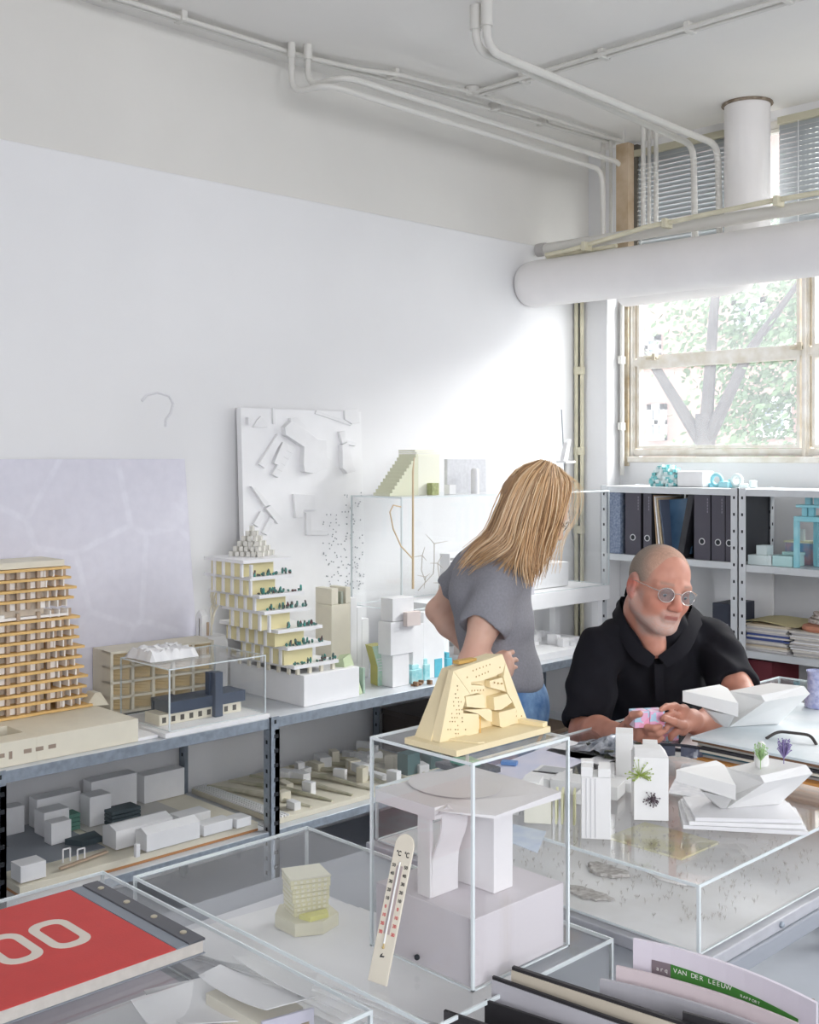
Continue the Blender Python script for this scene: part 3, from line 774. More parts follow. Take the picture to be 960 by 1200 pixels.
for i, (px, py, w_, h, m, lab) in enumerate(((486, 800, .06, .07, TB, 'small pale turquoise foam block, leftmost of the row on the shelf'),
                                 (498, 797, .03, .085, TB, 'narrow pale turquoise foam block, second in the row'),
                                 (511, 793, .045, .10, TB2, 'bright turquoise foam block with a pointed top, tallest of the row'),
                                 (524, 789, .03, .085, TB2, 'bright turquoise foam block, last before the woman'))):
    p = onshelf(px, py); r = thing('foam_block', lab, 'foam model', (p.x - .015, p.y, LZ + .001), group='turquoise foam pieces on the shelf')
    MB().cb(0, 0, 0, .06, w_, h * .75).build('lower_block', m, r, bevel=.002); MB().cb(-.005, .003, h * .75, .045, w_ * .6, h * .25).build('upper_block', m, r, bevel=.002)
p = onshelf(472, 797); b = MB(); b.ball((0, 0, .04), .038, .045, .045, 9, 7, .22)
tag(b.build('crumpled_paper', PLY, loc=(p.x - .02, p.y, LZ + .002)), 'crumpled white paper ball between the bent tower and turquoise foam', 'paper')
p = onshelf(490, 803); b = MB(); rn = random.Random(2)
for k in range(7): b.cb(rn.uniform(-.02, .02), rn.uniform(-.05, .05), .0, .012, .02, .008 + .004 * (k % 3), rn.uniform(0, 3))
tag(b.build('wood_scrap', mat('wood_scraps', '9a7a5e', .8, var=.3, scale=40), loc=(p.x, p.y, LZ + .001)), 'few brown wood scraps near the shelf edge by the foam blocks', 'scrap')['kind'] = 'stuff'
# wire mobile on the stacked blocks
X = -3.27; p0 = at(484, 690, x=X); p0.z = LZ + .347; r = thing('wire_mobile', 'thin wooden mast with curved and star-shaped wire branches on the stacked blocks', 'sculpture', (p0.x, p0.y, p0.z))
STK = mat('birch_stick', 'd9c19d', .6); THN = mat('grey_wire', 'b9b2a8', .6)
def W(px, py): return at(px, py, x=X) - p0
m_ = MB(); m_.tube([W(484, 690), W(484, 553), W(485.5, 536)], [.005, .004, .0015], 7); m_.build('mast', STK, r, smooth=True)
m_ = MB(); m_.tube([W(484, 655), W(470, 640), W(461, 620), W(457, 600), W(461, 592), W(470, 594)], .0028, 6); m_.build('curved_arm', STK, r, smooth=True)
def star(c, tips, stem=None):
    b = MB()
    for t in tips: b.tube([W(*c), W(*t)], [.002, .0008], 5)
    if stem: b.tube([W(*q) for q in stem], .0018, 5)
    b.build('wire_star', THN, r)
star((509, 637), ((499, 626), (525, 634), (509, 660)), ((509, 637), (509, 658), (508, 672), (490, 692)))
star((495, 651), ((484, 653), (498, 641), (500, 657)), ((495, 651), (494, 668), (498, 680)))
star((513, 660), ((504, 660), (518, 651), (519, 666)), ((513, 660), (515, 680), (514, 700)))
star((499, 676), ((489, 674), (504, 672), (497, 690)))
star((515, 683), ((508, 683), (522, 682), (516, 696)))
# ---------------------------------------------------------------- long vitrine over the far end of the shelf
VX0, VX1, VY0, VY1 = -3.62, -3.31, 3.17, 4.57

r = thing('raised_base', 'thick white raised board carrying the long low building model, on legs above the shelf', 'base board', (-3.52, 3.87, LZ + .001))
o = MB().box(VX0 + 3.52, -.44, .205, VX1 + 3.52, .70, .275).build('board', WHITE, r, bevel=.002)
for (x, y) in ((-.08, -.42), (.17, -.42), (-.08, .64), (.18, .64)):
    MB().box(x - .018, y - .018, 0, x + .018, y + .018, .205).build('leg', WHITE, r)
acrylic_case('acrylic_case', 'long clear case on the raised board, small models standing on its top', 'display case', VX0, VY0, LZ + .278, VX1, VY1, 1.437, th=.006)
# long low building
p = at(705, 690, x=-3.35)
block_model('long_building_model', 'long low white building model inside the long clear case, with two round ends', 'architectural model', (-3.50, 4.13, .979),
            [(-.11, -.30, 0, .08, .26, .115, 'long_block')], PLY)
r = [o for o in bpy.data.objects if o.name.startswith('long_building_model')][0]
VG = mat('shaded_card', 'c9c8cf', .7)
c = MB(); c.extrude([(.20, -.17 + .028 * math.cos(a), .035 + .028 * math.sin(a)) for a in [i * PI / 8 for i in range(9)]] + [(.20, -.198, 0), (.20, -.142, 0)], (-.11, 0, 0)); c.build('vaulted_end', VG, r)
c = MB(); c.extrude([(.12, -.10 + .03 * math.cos(a), .116 - .04 + .02 * math.sin(a)) for a in [i * PI / 8 for i in range(9)]] + [(.12, -.13, 0), (.12, -.07, 0)], (-.03, 0, 0)); c.build('vaulted_end', VG, r)
# slatted tower inside case behind her back
GS = mat('grey_slats', '9d9c9a', .7)
p = at(544, 660, x=-3.45)
r = thing('slatted_model', 'small white tower model with dark slats in the long clear case, just behind the woman', 'architectural model', (-3.50, p.y, .979))
MB().box(-.06, -.04, 0, .0, .17, .19).build('tower', PLY, r)
s_ = MB()
for k in range(9): s_.box(.0, -.035, .01 + k * .019, .003, .05, .02 + k * .019)
s_.build('slats', GS, r)
# things on top of the vitrine
TOPZ = 1.4385
p = at(488, 580, z=TOPZ); q = at(538, 580, x=-3.35)
r = thing('stair_model', 'pale green stepped ramp model rising to a cream block, on top of the long case', 'architectural model', (-3.40, 3.19, TOPZ))
sb = MB(); n_ = 12
for k in range(n_): sb.box(-.10, .0 + k * .0135, 0, 0, .0135 + k * .0135, .012 + k * .0145)
sb.build('stair', mat('pale_olive_card', 'dfe0c6', .6), r)
sb = MB().box(-.12, .163, 0, .0, .29, .165).box(-.12, .163, .165, -.01, .31, .172).box(-.12, .163, .174, -.01, .30, .180).box(-.12, .163, .182, -.02, .28, .190)
sb.build('block', mat('cream_green_card', 'eeeedd', .6), r)
MB().cb(.02, .23, 0, .03, .04, .05).build('small_annex', mat('olive_foliage', 'b5bb86', .8, var=.3, scale=80), r)
r = thing('panel_model', 'pale grey upright panel model with a white cylinder before it, on the long case', 'architectural model', (-3.44, 3.62, TOPZ))
MB().box(-.02, -.05, 0, .0, .20, .15).build('panel', mat('pale_grey_card', 'd5d6da', .7, var=.1, scale=60), r)
MB().lathe([(.018, 0), (.018, .10), (.012, .11)], 16, (.07, .05, 0)).build('cylinder', PLY, r, smooth=True)
MB().box(.02, -.09, 0, .05, -.05, .04).build('small_block', PLY, r)
# small plinth stand with a slanted object at the wall, beside the corner
p = at(663, 560, x=-3.50)
r = thing('tripod_model', 'slender stand topped by a tilted white slab on the far end of the long case', 'architectural model', (-3.50, p.y, TOPZ))
MB().tube([(0, 0, 0), (0, 0, .13)], .005, 8).tube([(0, 0, .08), (0, .03, .0)], .003, 6).build('stem', mat('grey_stem', 'b9b7b4', .6), r)
MB().box(-.03, -.035, .13, .03, .04, .14).build('disc', PLY, r)
MB().hexa([(-.012, -.03, .14), (.012, -.03, .14), (.012, -.0, .14), (-.012, -.0, .14), (-.012, .0, .23), (.012, .0, .23), (.012, .03, .25), (-.012, .03, .25)]).build('tilted_slab', PLY, r)

# textured model under the raised board
r = thing('relief_model', 'white relief model on the shelf under the raised board', 'architectural model', (-3.42, 4.04, LZ + .001))
MB().box(-.2, -.42, 0, .22, .40, .03).build('base', PLY, r)
b = MB(); rn = random.Random(9)
for k in range(22): MB().cb(rn.uniform(-.15, .17), rn.uniform(-.30, .28), .03, rn.uniform(.03, .07), rn.uniform(.03, .09), rn.uniform(.01, .05), rn.choice([0, .1, -.1])).build('relief_block', PLY, r)
MB().box(-.05, -.40, .03, .01, -.345, .17).build('pillar', mat('pink_beige_card', 'd9ccc6', .7), r)
# thin black cable down the wall
b = MB(); pts = [at(px, py, x=-3.785) for px, py in ((658, 480), (662, 560), (668, 610), (673, 640), (676, 660), (675, 690), (677, 720), (684, 740), (688, 752))]
b.tube(pts, .0035, 6); o = b.build('cable', mat('grey_cable', '8f949b', .6), smooth=True); tag(o, 'thin grey cable hanging down the left wall near the corner', 'cable')
# site plan board leaning on the wall
r = thing('site_model', 'large white relief site model board leaning upright against the wall', 'architectural model', (-3.70, 2.62, LZ + .001))
a = at(283, 478, x=-3.72); b_ = at(424, 478, x=-3.72)
bw, bh = 0, 0
Y0_, Y1_ = a.y - 2.62, b_.y - 2.62; Z1_ = a.z - LZ
lean = .035
MB().hexa([(-.03 + .02, Y0_, 0), (-.0 + .02, Y0_, 0), (.02, Y1_, 0), (-.01, Y1_, 0), (-.055, Y0_, Z1_), (-.025, Y0_, Z1_), (-.025, Y1_, Z1_), (-.055, Y1_, Z1_)]).build('board', WHITE, r, bevel=.001)
def SB(px, py, off=0.0):
    """point on the leaning board's face"""
    q = at(px, py, x=-3.715); z = q.z - LZ; return Vector((.02 - .045 * z / Z1_ + off, q.y - 2.62, z))
def relief(poly, h=.012, name='building', m=PLY):
    P = [SB(*q, .0) for q in poly]; MB().extrude(P, (h, 0, 0)).build(name, m, r, bevel=.0008, seg=1)
relief([(330, 501), (338, 494), (356, 505), (368, 515), (378, 516), (379, 536), (384, 540), (379, 548), (362, 555), (352, 553), (351, 545), (352, 524), (343, 518), (331, 510)], .03, 'curved_building')
relief([(339, 490), (346, 489), (358, 500), (354, 508), (338, 497)], .02)
relief([(318, 543), (324, 546), (336, 522), (329, 518)], .02)
for k in range(5): relief([(316 + k * 4.2, 556 - k * 7), (323 + k * 4.2, 560 - k * 7), (327 + k * 4.2, 553 - k * 7), (320 + k * 4.2, 549 - k * 7)], .018)
relief([(301, 544), (308, 549), (331, 514), (324, 509)], .015, 'long_building')
relief([(291, 570), (296, 572), (312, 590), (307, 594)], .018); relief([(307, 596), (313, 592), (327, 608), (321, 614)], .02)
relief([(293, 614), (299, 618), (307, 602), (302, 599)], .016); relief([(303, 624), (309, 627), (318, 610), (313, 606)], .014)
relief([(397, 522), (404, 518), (410, 546), (413, 552), (402, 555), (397, 549)], .028, 'tower'); relief([(396, 506), (403, 505), (403, 515), (417, 519), (415, 523), (399, 520)], .016)
relief([(341, 579), (366, 580), (366, 598), (352, 598), (352, 607), (343, 607)], .014); relief([(355, 601), (361, 601), (361, 622), (380, 622), (380, 627), (355, 627)], .014)
relief([(289, 489), (293, 492), (293, 498), (289, 498)], .02); relief([(297, 500), (301, 493), (306, 488), (313, 495), (313, 501), (297, 501)], .01)
relief([(320, 478.5), (323, 478.5), (323, 497), (320, 497)], .01)
relief([(372, 481), (410, 494), (412, 499), (370, 485)], .006, 'road_step'); relief([(404, 481), (420, 479), (421, 496), (412, 497), (404, 492)], .012)
tr = MB(); rn = random.Random(5)
for k in range(80):
    px = rn.uniform(402, 422); py = rn.uniform(575, 690)
    q = SB(px, py, .006); tr.ball(q, .0035, n=5, m=3)
for k in range(60):
    px = rn.uniform(376, 402); py = rn.uniform(600, 690); q = SB(px, py, .003); tr.ball(q, .003, n=5, m=3)
o = tr.build('pin_tree', mat('light_grey_pin', 'b5b6ba', .7), r); o['kind'] = 'stuff'
# second white leaning sheet right of it
# big pale plan poster leaning behind the orange tower
PO = bpy.data.materials.new('plan_print'); PO.use_nodes = True; nt = PO.node_tree; B_ = nt.nodes['Principled BSDF']
tc = nt.nodes.new('ShaderNodeTexCoord'); vo = nt.nodes.new('ShaderNodeTexVoronoi'); vo.feature = 'DISTANCE_TO_EDGE'; vo.inputs['Scale'].default_value = 3.5
nz = nt.nodes.new('ShaderNodeTexNoise'); nz.inputs['Scale'].default_value = 24
mr = nt.nodes.new('ShaderNodeMapRange'); mr.inputs[1].default_value = .02; mr.inputs[2].default_value = .05
m1 = nt.nodes.new('ShaderNodeMix'); m1.data_type = 'RGBA'; m1.inputs[6].default_value = (*lin('e9e9f3'), 1); m1.inputs[7].default_value = (*lin('e0dfea'), 1)
m2 = nt.nodes.new('ShaderNodeMix'); m2.data_type = 'RGBA'; m2.inputs[0].default_value = .25; m2.inputs[7].default_value = (*lin('d3d2de'), 1)
nt.links.new(tc.outputs['Object'], vo.inputs[0]); nt.links.new(tc.outputs['Object'], nz.inputs[0]); nt.links.new(vo.outputs['Distance'], mr.inputs[0]); nt.links.new(mr.outputs[0], m1.inputs[0])
nt.links.new(m1.outputs[2], m2.inputs[6]); nt.links.new(nz.outputs[0], m2.inputs[0]); nt.links.new(m2.outputs[2], B_.inputs['Base Color']); B_.inputs['Roughness'].default_value = .5
r = thing('plan_board', 'large pale lilac city plan board leaning on the wall behind the orange tower', 'poster', (-3.72, 1.6, LZ + .001))
a = at(216, 538, x=-3.76); Z1_ = a.z - LZ; Y1_ = a.y - 1.6
MB().hexa([(.045, -1.1, 0), (.053, -1.1, 0), (.053, Y1_ + .01, 0), (.045, Y1_ + .01, 0), (-.045, -1.1, Z1_), (-.037, -1.1, Z1_), (-.037, Y1_, Z1_), (-.045, Y1_, Z1_)]).build('board', PO, r)
# ---------------------------------------------------------------- models on the lower shelf
Z2 = LZ2 + .001
OE = mat('orange_edge', 'b98456', .7)
r = thing('harbour_site_model', 'white harbour site model with orange-edged base on the lower shelf, green and white buildings', 'architectural model', (-3.44, 1.94, Z2))
O2 = Vector((-3.44, 1.94, Z2))
MB().box(-.27, -.43, 0, .25, .43, .008).build('base_edge', OE, r)
MB().box(-.27, -.43, .008, .25, .43, .03).build('base', CREAM, r, bevel=.001)
MB().box(-.27, -.30, .0305, .12, -.08, .033).box(-.1, -.42, .0305, .1, -.30, .033).build('water', mat('grey_water', '8d9299', .5), r)
MB().box(-.27, -.05, .0305, .04, .30, .0335).build('quay', mat('quay_card', 'c9c6c0', .7), r)
def lowb(pts, h, name='building', m=PLY, z=.0335, roof=None):
    """outline from base corners seen in the picture"""
    P = [at(px, py, z=Z2 + z) - O2 for px, py in pts]
    c = sum((Vector((p.x, p.y, 0)) for p in P), Vector()) / len(P)
    P.sort(key=lambda p: math.atan2(p.y - c.y, p.x - c.x))
    b = MB().prism([(p.x, p.y) for p in P], z, z + h)
    return b.build(name, m, r, bevel=.001, seg=1)
GB = mat('green_building_card', '5d8a7c', .6); DK = mat('dark_slate_card', '49565c', .6)
def lowx(x0, y0, x1, y1, h, name='building', m=PLY, z=.034):
    return MB().box(x0, y0, z, x1, y1, z + h).build(name, m, r, bevel=.001, seg=1)
c = at(172, 999, z=Z2 + .034) - O2
lowx(c.x - .07, c.y, c.x, c.y + .20, .055); MB().extrude([(c.x, c.y, .089), (c.x - .035, c.y, .104), (c.x - .07, c.y, .089)], (0, .20, 0)).build('gabled_roof', PLY, r)
lowx(c.x - .17, c.y - .06, c.x - .085, c.y + .15, .06); MB().extrude([(c.x - .085, c.y - .06, .094), (c.x - .127, c.y - .06, .106), (c.x - .17, c.y - .06, .094)], (0, .21, 0)).build('gabled_roof', PLY, r)
lowx(c.x - .06, c.y + .215, c.x + .0, c.y + .33, .035); lowx(c.x - .05, c.y + .34, c.x + .01, c.y + .40, .03)
lowx(c.x - .17, c.y + .19, c.x - .10, c.y + .31, .045)
lowx(.17, -.42, .235, -.34, .05); lowx(c.x + .005, c.y - .05, c.x + .02, c.y - .035, .04)
g = at(78, 975, z=Z2 + .034) - O2
for k in range(4): MB().box(g.x - .055, g.y - .03 + k * .004, .034 + k * .014, g.x, g.y + .05, .034 + k * .014 + .0115).build('green_storey', GB, r)
g = at(103, 988, z=Z2 + .034) - O2
MB().prism([(g.x - .04, g.y - .06), (g.x + .02, g.y - .03), (g.x + .02, g.y + .04), (g.x - .05, g.y + .05)], .034, .052).build('dark_slab', DK, r)
g = at(150, 965, z=Z2 + .034) - O2
for k in range(4): MB().box(g.x - .07, g.y - .06, .034 + k * .013, g.x - .0, g.y + .05, .034 + k * .013 + .010).build('dark_storey', DK, r)
for (x0, y0, x1, y1, h) in ((-.25, -.16, -.19, .0, .10), (-.25, .04, -.19, .22, .12), (-.17, -.18, -.10, -.09, .08), (-.16, -.02, -.09, .06, .10), (-.25, -.32, -.20, -.2, .09), (-.06, -.20, -.01, -.13, .07), (-.25, .25, -.19, .42, .10)): lowx(x0, y0, x1, y1, h)
br = MB()
for px in (78, 95):
    g = at(px, 1010, z=Z2 + .034) - O2
    br.bar((g.x, g.y - .012, .034), (g.x, g.y - .012, .075), .004).bar((g.x, g.y + .012, .034), (g.x, g.y + .012, .075), .004).bar((g.x, g.y - .012, .075), (g.x, g.y + .012, .075), .004)
br.build('bridge_arch', PLY, r)
g0 = at(70, 1018, z=Z2 + .04) - O2; g1 = at(125, 998, z=Z2 + .04) - O2
MB().bar(g0, g1, .012, .006).build('bridge_deck', BROWN, r)
# city relief on the lower shelf, next bay
r = thing('city_site_model', 'brownish white city relief model on the lower shelf in the second bay', 'architectural model', (-3.45, 2.93, Z2))
MB().box(-.27, -.48, 0, .255, .44, .018).build('base', CREAM, r, bevel=.001)
rn = random.Random(12); GRN2 = mat('olive_model_ground', 'b9b79c', .8, c2='d8d2c0', scale=18)
b = MB()
for k in range(7): b.tube([(-.25 + k * .0, -.42 + k * .1, .02), (.0, -.36 + k * .11, .03), (.23, -.30 + k * .1, .02)], [.006, .011, .006], 8)
b.build('green_bank', GRN2, r, smooth=True)
for k in range(34):
    x, y = rn.uniform(-.2, .22), rn.uniform(-.36, .38); MB().cb(x, y, .018, rn.uniform(.03, .09), rn.uniform(.02, .05), rn.uniform(.02, .06), rn.uniform(-.4, .4)).build('building', PLY if k % 3 else CREAM, r, bevel=.001, seg=1)
for k in range(5): MB().box(-.27 + k * .0, -.475 + k * .013, .018, .25, -.468 + k * .013, .024).build('road_strip', PLY, r)
# dark box
p = at(444, 905, z=Z2)
r = thing('storage_box', 'dark brown storage box on the lower shelf behind the city relief', 'box', (-3.555, 3.62, Z2))
DB = mat('dark_brown_box', '4a403d', .55, var=.15, scale=8)
MB().box(-.15, -.19, 0, .22, .17, .155).build('box_body', DB, r, bevel=.002); MB().box(-.153, -.193, .156, .223, .173, .178).build('lid', DB, r, bevel=.002)
for i, (px, py, h, lab) in enumerate(((478, 852, .10, 'small dark teal box on the lower shelf left of the tall case model'), (505, 850, .07, 'smaller dark teal box on the lower shelf, beside the larger one'))):
    p = at(px, py, z=Z2); b = MB().box(-.03, -.03, 0, .03, .04, h); p = at(px, 850, x=-3.3)
    tag(b.build('teal_box', mat('dark_teal', '42686a', .6), loc=(-3.30, p.y, Z2), bevel=.001), lab, 'box')
tag(MB().cb(0, 0, 0, .3, .5, .02).build('flat_box', mat('kraft_brown', 'a08a76', .7), loc=(-3.48, 4.1, Z2), bevel=.002), 'flat brown box on the lower shelf behind the woman', 'box')
# ---------------------------------------------------------------- cream faceted model on the tall case
CR = mat('cream_model_card', 'ecdcb4', .55, var=.03, scale=20); CRW = mat('warm_cavity', 'd9b164', .6)
TT = DZ1 + .0008
r = thing('faceted_model', 'cream faceted building model with zigzag terraces, standing on the tall acrylic case', 'architectural model', (-1.095, 1.20, TT))
O3 = Vector((-1.095, 1.20, TT))
MB().box(-.05, -.098, 0, .05, .100, .0085).build('base', CR, r, bevel=.0006, seg=1)
zb, ztp = .0086, .104
# rear body
MB().hexa([(-.046, -.082, zb), (-.012, -.085, zb), (-.012, .098, zb), (-.046, .098, zb), (-.040, -.034, ztp - .006), (-.018, -.036, ztp - .004), (-.018, .070, ztp + .004), (-.040, .060, ztp + .004)]).build('rear_body', CR, r)
def FP(zx, zy):   # point on the front face
    px, py = 460 + zx / 4.8, 750 + zy / 4.8
    q = at(px, py, x=-1.089) - O3; return (q.y, q.z)
def front(poly, d0=-.0125, d1=.004, m=CR, name='terrace_block'):
    P = [FP(*q) for q in poly]
    # the face leans back with height
    v0 = [(d0 - .002, y, z) for y, z in P]; v1 = [(d1 - .10 * max(0, z - zb), y, z) for y, z in P]; n = len(P)
    mb = MB(); mb.add(v0 + v1, [list(range(n))[::-1], list(range(n, 2 * n))] + [(i, (i + 1) % n, (i + 1) % n + n, i + n) for i in range(n)])
    return mb.build(name, m, r)
front([(272, 578), (376, 180), (462, 312), (425, 322), (430, 345), (412, 392), (415, 415), (500, 420), (495, 470), (490, 530)], name='front_wall')
front([(378, 180), (655, 86), (668, 135), (648, 188), (540, 232), (467, 243), (470, 258), (542, 262), (542, 290), (464, 312)], name='front_wall')
front([(655, 86), (770, 465), (700, 500), (694, 468), (710, 400), (692, 350), (666, 300), (652, 212), (669, 135)], name='front_wall')
front([(430, 322), (520, 308), (536, 330), (530, 386), (480, 384), (432, 378)], d1=.0055)
front([(415, 396), (560, 390), (572, 404), (568, 462), (540, 455), (500, 420)], d1=.0045)
front([(580, 236), (650, 216), (664, 296), (580, 272)], d1=.002)
front([(588, 328), (664, 306), (690, 352), (628, 394), (588, 398)], d1=.004)
front([(606, 410), (704, 384), (694, 470), (622, 494), (606, 486)], d1=.006)
MB().hexa([(-.0135, -.04, zb), (-.0120, -.04, zb), (-.0120, .085, zb), (-.0135, .085, zb), (-.0185, -.02, .088), (-.0172, -.02, .088), (-.0172, .062, .088), (-.0185, .062, .088)]).build('cavity', CRW, r)
MB().box(-.036, -.015, ztp - .001, -.024, .022, ztp + .0035).build('roof_recess', mat('roof_recess', 'c8a35c', .7), r)
hl = MB(); rn = random.Random(3)
def dot(zx, zy, s_=.0007):
    y, z = FP(zx, zy); x = .0042 - .10 * max(0, z - zb); hl.box(x - .001, y - s_, z - s_ * 1.2, x + .0002, y + s_, z + s_ * 1.2)
for k in range(58):
    t = rn.uniform(0, 1); zy = 260 + t * 290; zx = rn.uniform(385 - t * 70, 400 + t * 20); dot(round(zx / 14) * 14, round(zy / 22) * 22)
for zx, zy in [(500 + i * 17, 212 - i * 7) for i in range(5)] + [(485 + i * 19, 178 - i * 7) for i in range(6)] + [(470 + i * 16, 290 - i * 1) for i in range(5)] + [(500 + i * 11, 370) for i in range(3)] + [(545, 430), (552, 445), (600, 245), (620, 248), (640, 250), (690, 400), (705, 430), (735, 430), (745, 460), (450, 215), (635, 160)]: dot(zx, zy, .0009)
hl.build('window_holes', mat('hole_brown', 'b08f5c', .8), r)['kind'] = 'stuff'
MB().cb(.02, .09, .0086, .05, .012, .006, .15).build('ramp', CR, r); MB().prism([(-.02, -.075), (.045, -.05), (.048, -.04), (.0, -.03)], .0087, .0105).build('ground_step', CR, r)
MB().box(.006, -.004, .009, .0068, -.0032, .032).build('thin_post', mat('amber_post', 'e5a93a', .4), r)

# ---------------------------------------------------------------- white pavilion model in the tall case
PV = mat('pavilion_white', 'e6e3e4', .6); PVD = mat('pavilion_plinth', 'd8d2d6', .6)
r = thing('pavilion_model', 'white pavilion model with a thin folded roof inside the tall acrylic case', 'architectural model', (-1.112, 1.20, DZ0 + .001))
O4 = Vector((-1.112, 1.20, DZ0 + .001))
MB().box(-.094, -.0955, 0, .094, .0955, .090).build('plinth', PVD, r, bevel=.001)
zr = .222
rf = MB(); L_ = [(-.094, -.094), (.024, -.096), (.030, -.075), (.052, -.098 + .012), (.092, -.074), (.092, .092), (-.094, .092)]
rf.prism([(-.094, -.096), (.024, -.096), (.024, .092), (-.094, .092)], zr - .017, zr)
rf.hexa([(.024, -.096, zr - .004), (.092, -.05, zr - .010), (.092, .092, zr - .012), (.024, .092, zr - .010), (.024, -.07, zr + .001), (.092, -.048, zr - .006), (.092, .092, zr - .002), (.024, .092, zr)])
rf.add([(.024, -.096, zr - .012), (.034, -.082, zr + .001), (.055, -.070, zr - .010), (.024, -.07, zr - .012), (.024, -.07, zr), ], [(0, 1, 4), (0, 3, 2, 1), (1, 2, 4), (0, 4, 3), (2, 3, 4)])
rf.build('roof', PV, r)
d = MB()
g_ = [[(.0 + .075 * math.cos(a) * q - .03, .0 + .06 * math.sin(a) * q, zr + .0008 + .004 * (q - .5) ** 2) for q in (0.02, .4, .8, 1)] for a in [i * PI / 12 for i in range(25)]]
d.sheet(g_, .0002); d.build('shallow_dish', PV, r, smooth=True)
w_ = at(500, 1000, x=-1.12) - O4
MB().box(-.020, -.085, .0905, .004, -.079, zr - .0125).build('support_wall', PV, r)
cu = []; 
for k in range(11):
    t = k / 10; z = .0905 + t * (zr - .0125 - .0905); s_ = 1 / (1 + math.exp(-12 * (t - .62))); cu.append([(.002 + .020 * s_, -.085 + .003, z), (.002 + .020 * s_, -.03, z)])
sh = MB(); n_ = len(cu)
vs_ = [p for row in cu for p in row]; v2 = [(p[0] + .003, p[1], p[2]) for p in vs_]
fs = []
for i in range(n_ - 1):
    a = i * 2; fs += [(a, a + 1, a + 3, a + 2), (a + 2 * n_, a + 2 * n_ + 2, a + 2 * n_ + 3, a + 2 * n_ + 1), (a, a + 2, a + 2 + 2 * n_, a + 2 * n_), (a + 1, a + 1 + 2 * n_, a + 3 + 2 * n_, a + 3)]
sh.add(vs_ + v2, fs); sh.build('curved_wall', PV, r, smooth=True)
MB().box(-.02, -.01, .0905, .055, .03, zr - .0125).build('core_block', PV, r, bevel=.001)
f_ = at(499, 1044, z=O4.z + .09) - O4
b = MB(); X_, Y_ = f_.x, f_.y
b.tube([(X_ - .003, Y_, .0905), (X_ - .002, Y_, .106), (X_, Y_, .112), (X_, Y_, .119)], [.0014, .002, .0028, .0030], 7)
b.tube([(X_ + .003, Y_, .0905), (X_ + .0015, Y_, .106), (X_, Y_, .113)], [.0014, .002, .0026], 7)
b.tube([(X_, Y_, .119), (X_ - .0065, Y_, .114), (X_ - .003, Y_ - .002, .109)], [.0016, .0013, .001], 6).tube([(X_, Y_, .119), (X_ + .005, Y_, .113), (X_ + .006, Y_, .107)], [.0016, .0013, .001], 6)
b.ball((X_, Y_, .1235), .0024, n=8, m=6)
b.build('scale_figure', mat('scale_figure_paint', 'd9d2b4', .6), r, smooth=True)

# ---------------------------------------------------------------- thermometer leaning on the tall case
TH = mat('thermometer_plastic', 'e3dccb', .4); INK = mat('black_ink', '2b2a2c', .6); RED = mat('red_ink', 'cf4a4e', .6)
bp_, tp_ = Vector((-1.119, 1.026, AZ + .0008)), Vector((-1.131, 1.0925, 1.081))
zax = (tp_ - bp_).normalized(); nrm = Vector((.13, -1, 0)); nrm = (nrm - zax * nrm.dot(zax)).normalized(); xax = zax.cross(nrm) * -1
xax = nrm.cross(zax) * -1
r = thing('thermometer', 'cream wall thermometer with two Celsius scales leaning against the tall acrylic case', 'thermometer', bp_)
R_ = Matrix((xax, zax, nrm)).transposed()
if R_.determinant() < 0: xax = -xax; R_ = Matrix((xax, zax, nrm)).transposed()
r.rotation_euler = R_.to_euler()
Lh, Wd = (tp_ - bp_).length, .0162
ol = [(-Wd, 0), (Wd, 0), (Wd, Lh - Wd)] + [(Wd * math.cos(a), Lh - Wd + Wd * math.sin(a)) for a in [i * PI / 14 for i in range(1, 14)]] + [(-Wd, Lh - Wd)]
MB().prism(ol, -.003, 0).build('board', TH, r, bevel=.0008)
MB().box(-.0052, .062, .0, -.0018, .150, .0006).box(.0018, .062, .0, .0052, .150, .0006).build('scale_strip', mat('scale_grey', 'b9a9a8', .5), r)
tb = MB().tube([(0, .05, .0016), (0, .155, .0016)], .0013, 8); tb.build('glass_tube', mat('tube_glass', 'eef0ee', .1), r, smooth=True)
MB().tube([(0, .045, .0016), (0, .085, .0016)], .0009, 8).ball((0, .045, .0016), .002, n=8, m=6).build('spirit_column', mat('amber_spirit', 'c9b27c', .3), r, smooth=True)
nums = ['50', '40', '30', '20', '10', '0', '10', '20', '30']
for i, s_ in enumerate(nums):
    m_ = INK if i < 5 else RED; y_ = .1475 - i * .0108
    textmesh(s_, .0062, m_, 'number', r, (-.0105, y_, .0003), ext=.0002, align='CENTER', offset=.0001)
    textmesh(s_, .0062, m_, 'number', r, (.0105, y_, .0003), ext=.0002, align='CENTER', offset=.0001)
for x in (-.0062, .0078): textmesh('°C', .0095, INK, 'unit_mark', r, (x, .1625, .0003), ext=.0002, align='CENTER', offset=.0002, xs=.8)
MB().prism([(-.004, .032), (.003, .033), (.004, .035), (-.001, .0345), (.0005, .038), (-.0025, .036)], 0, .0003).build('emblem', INK, r)

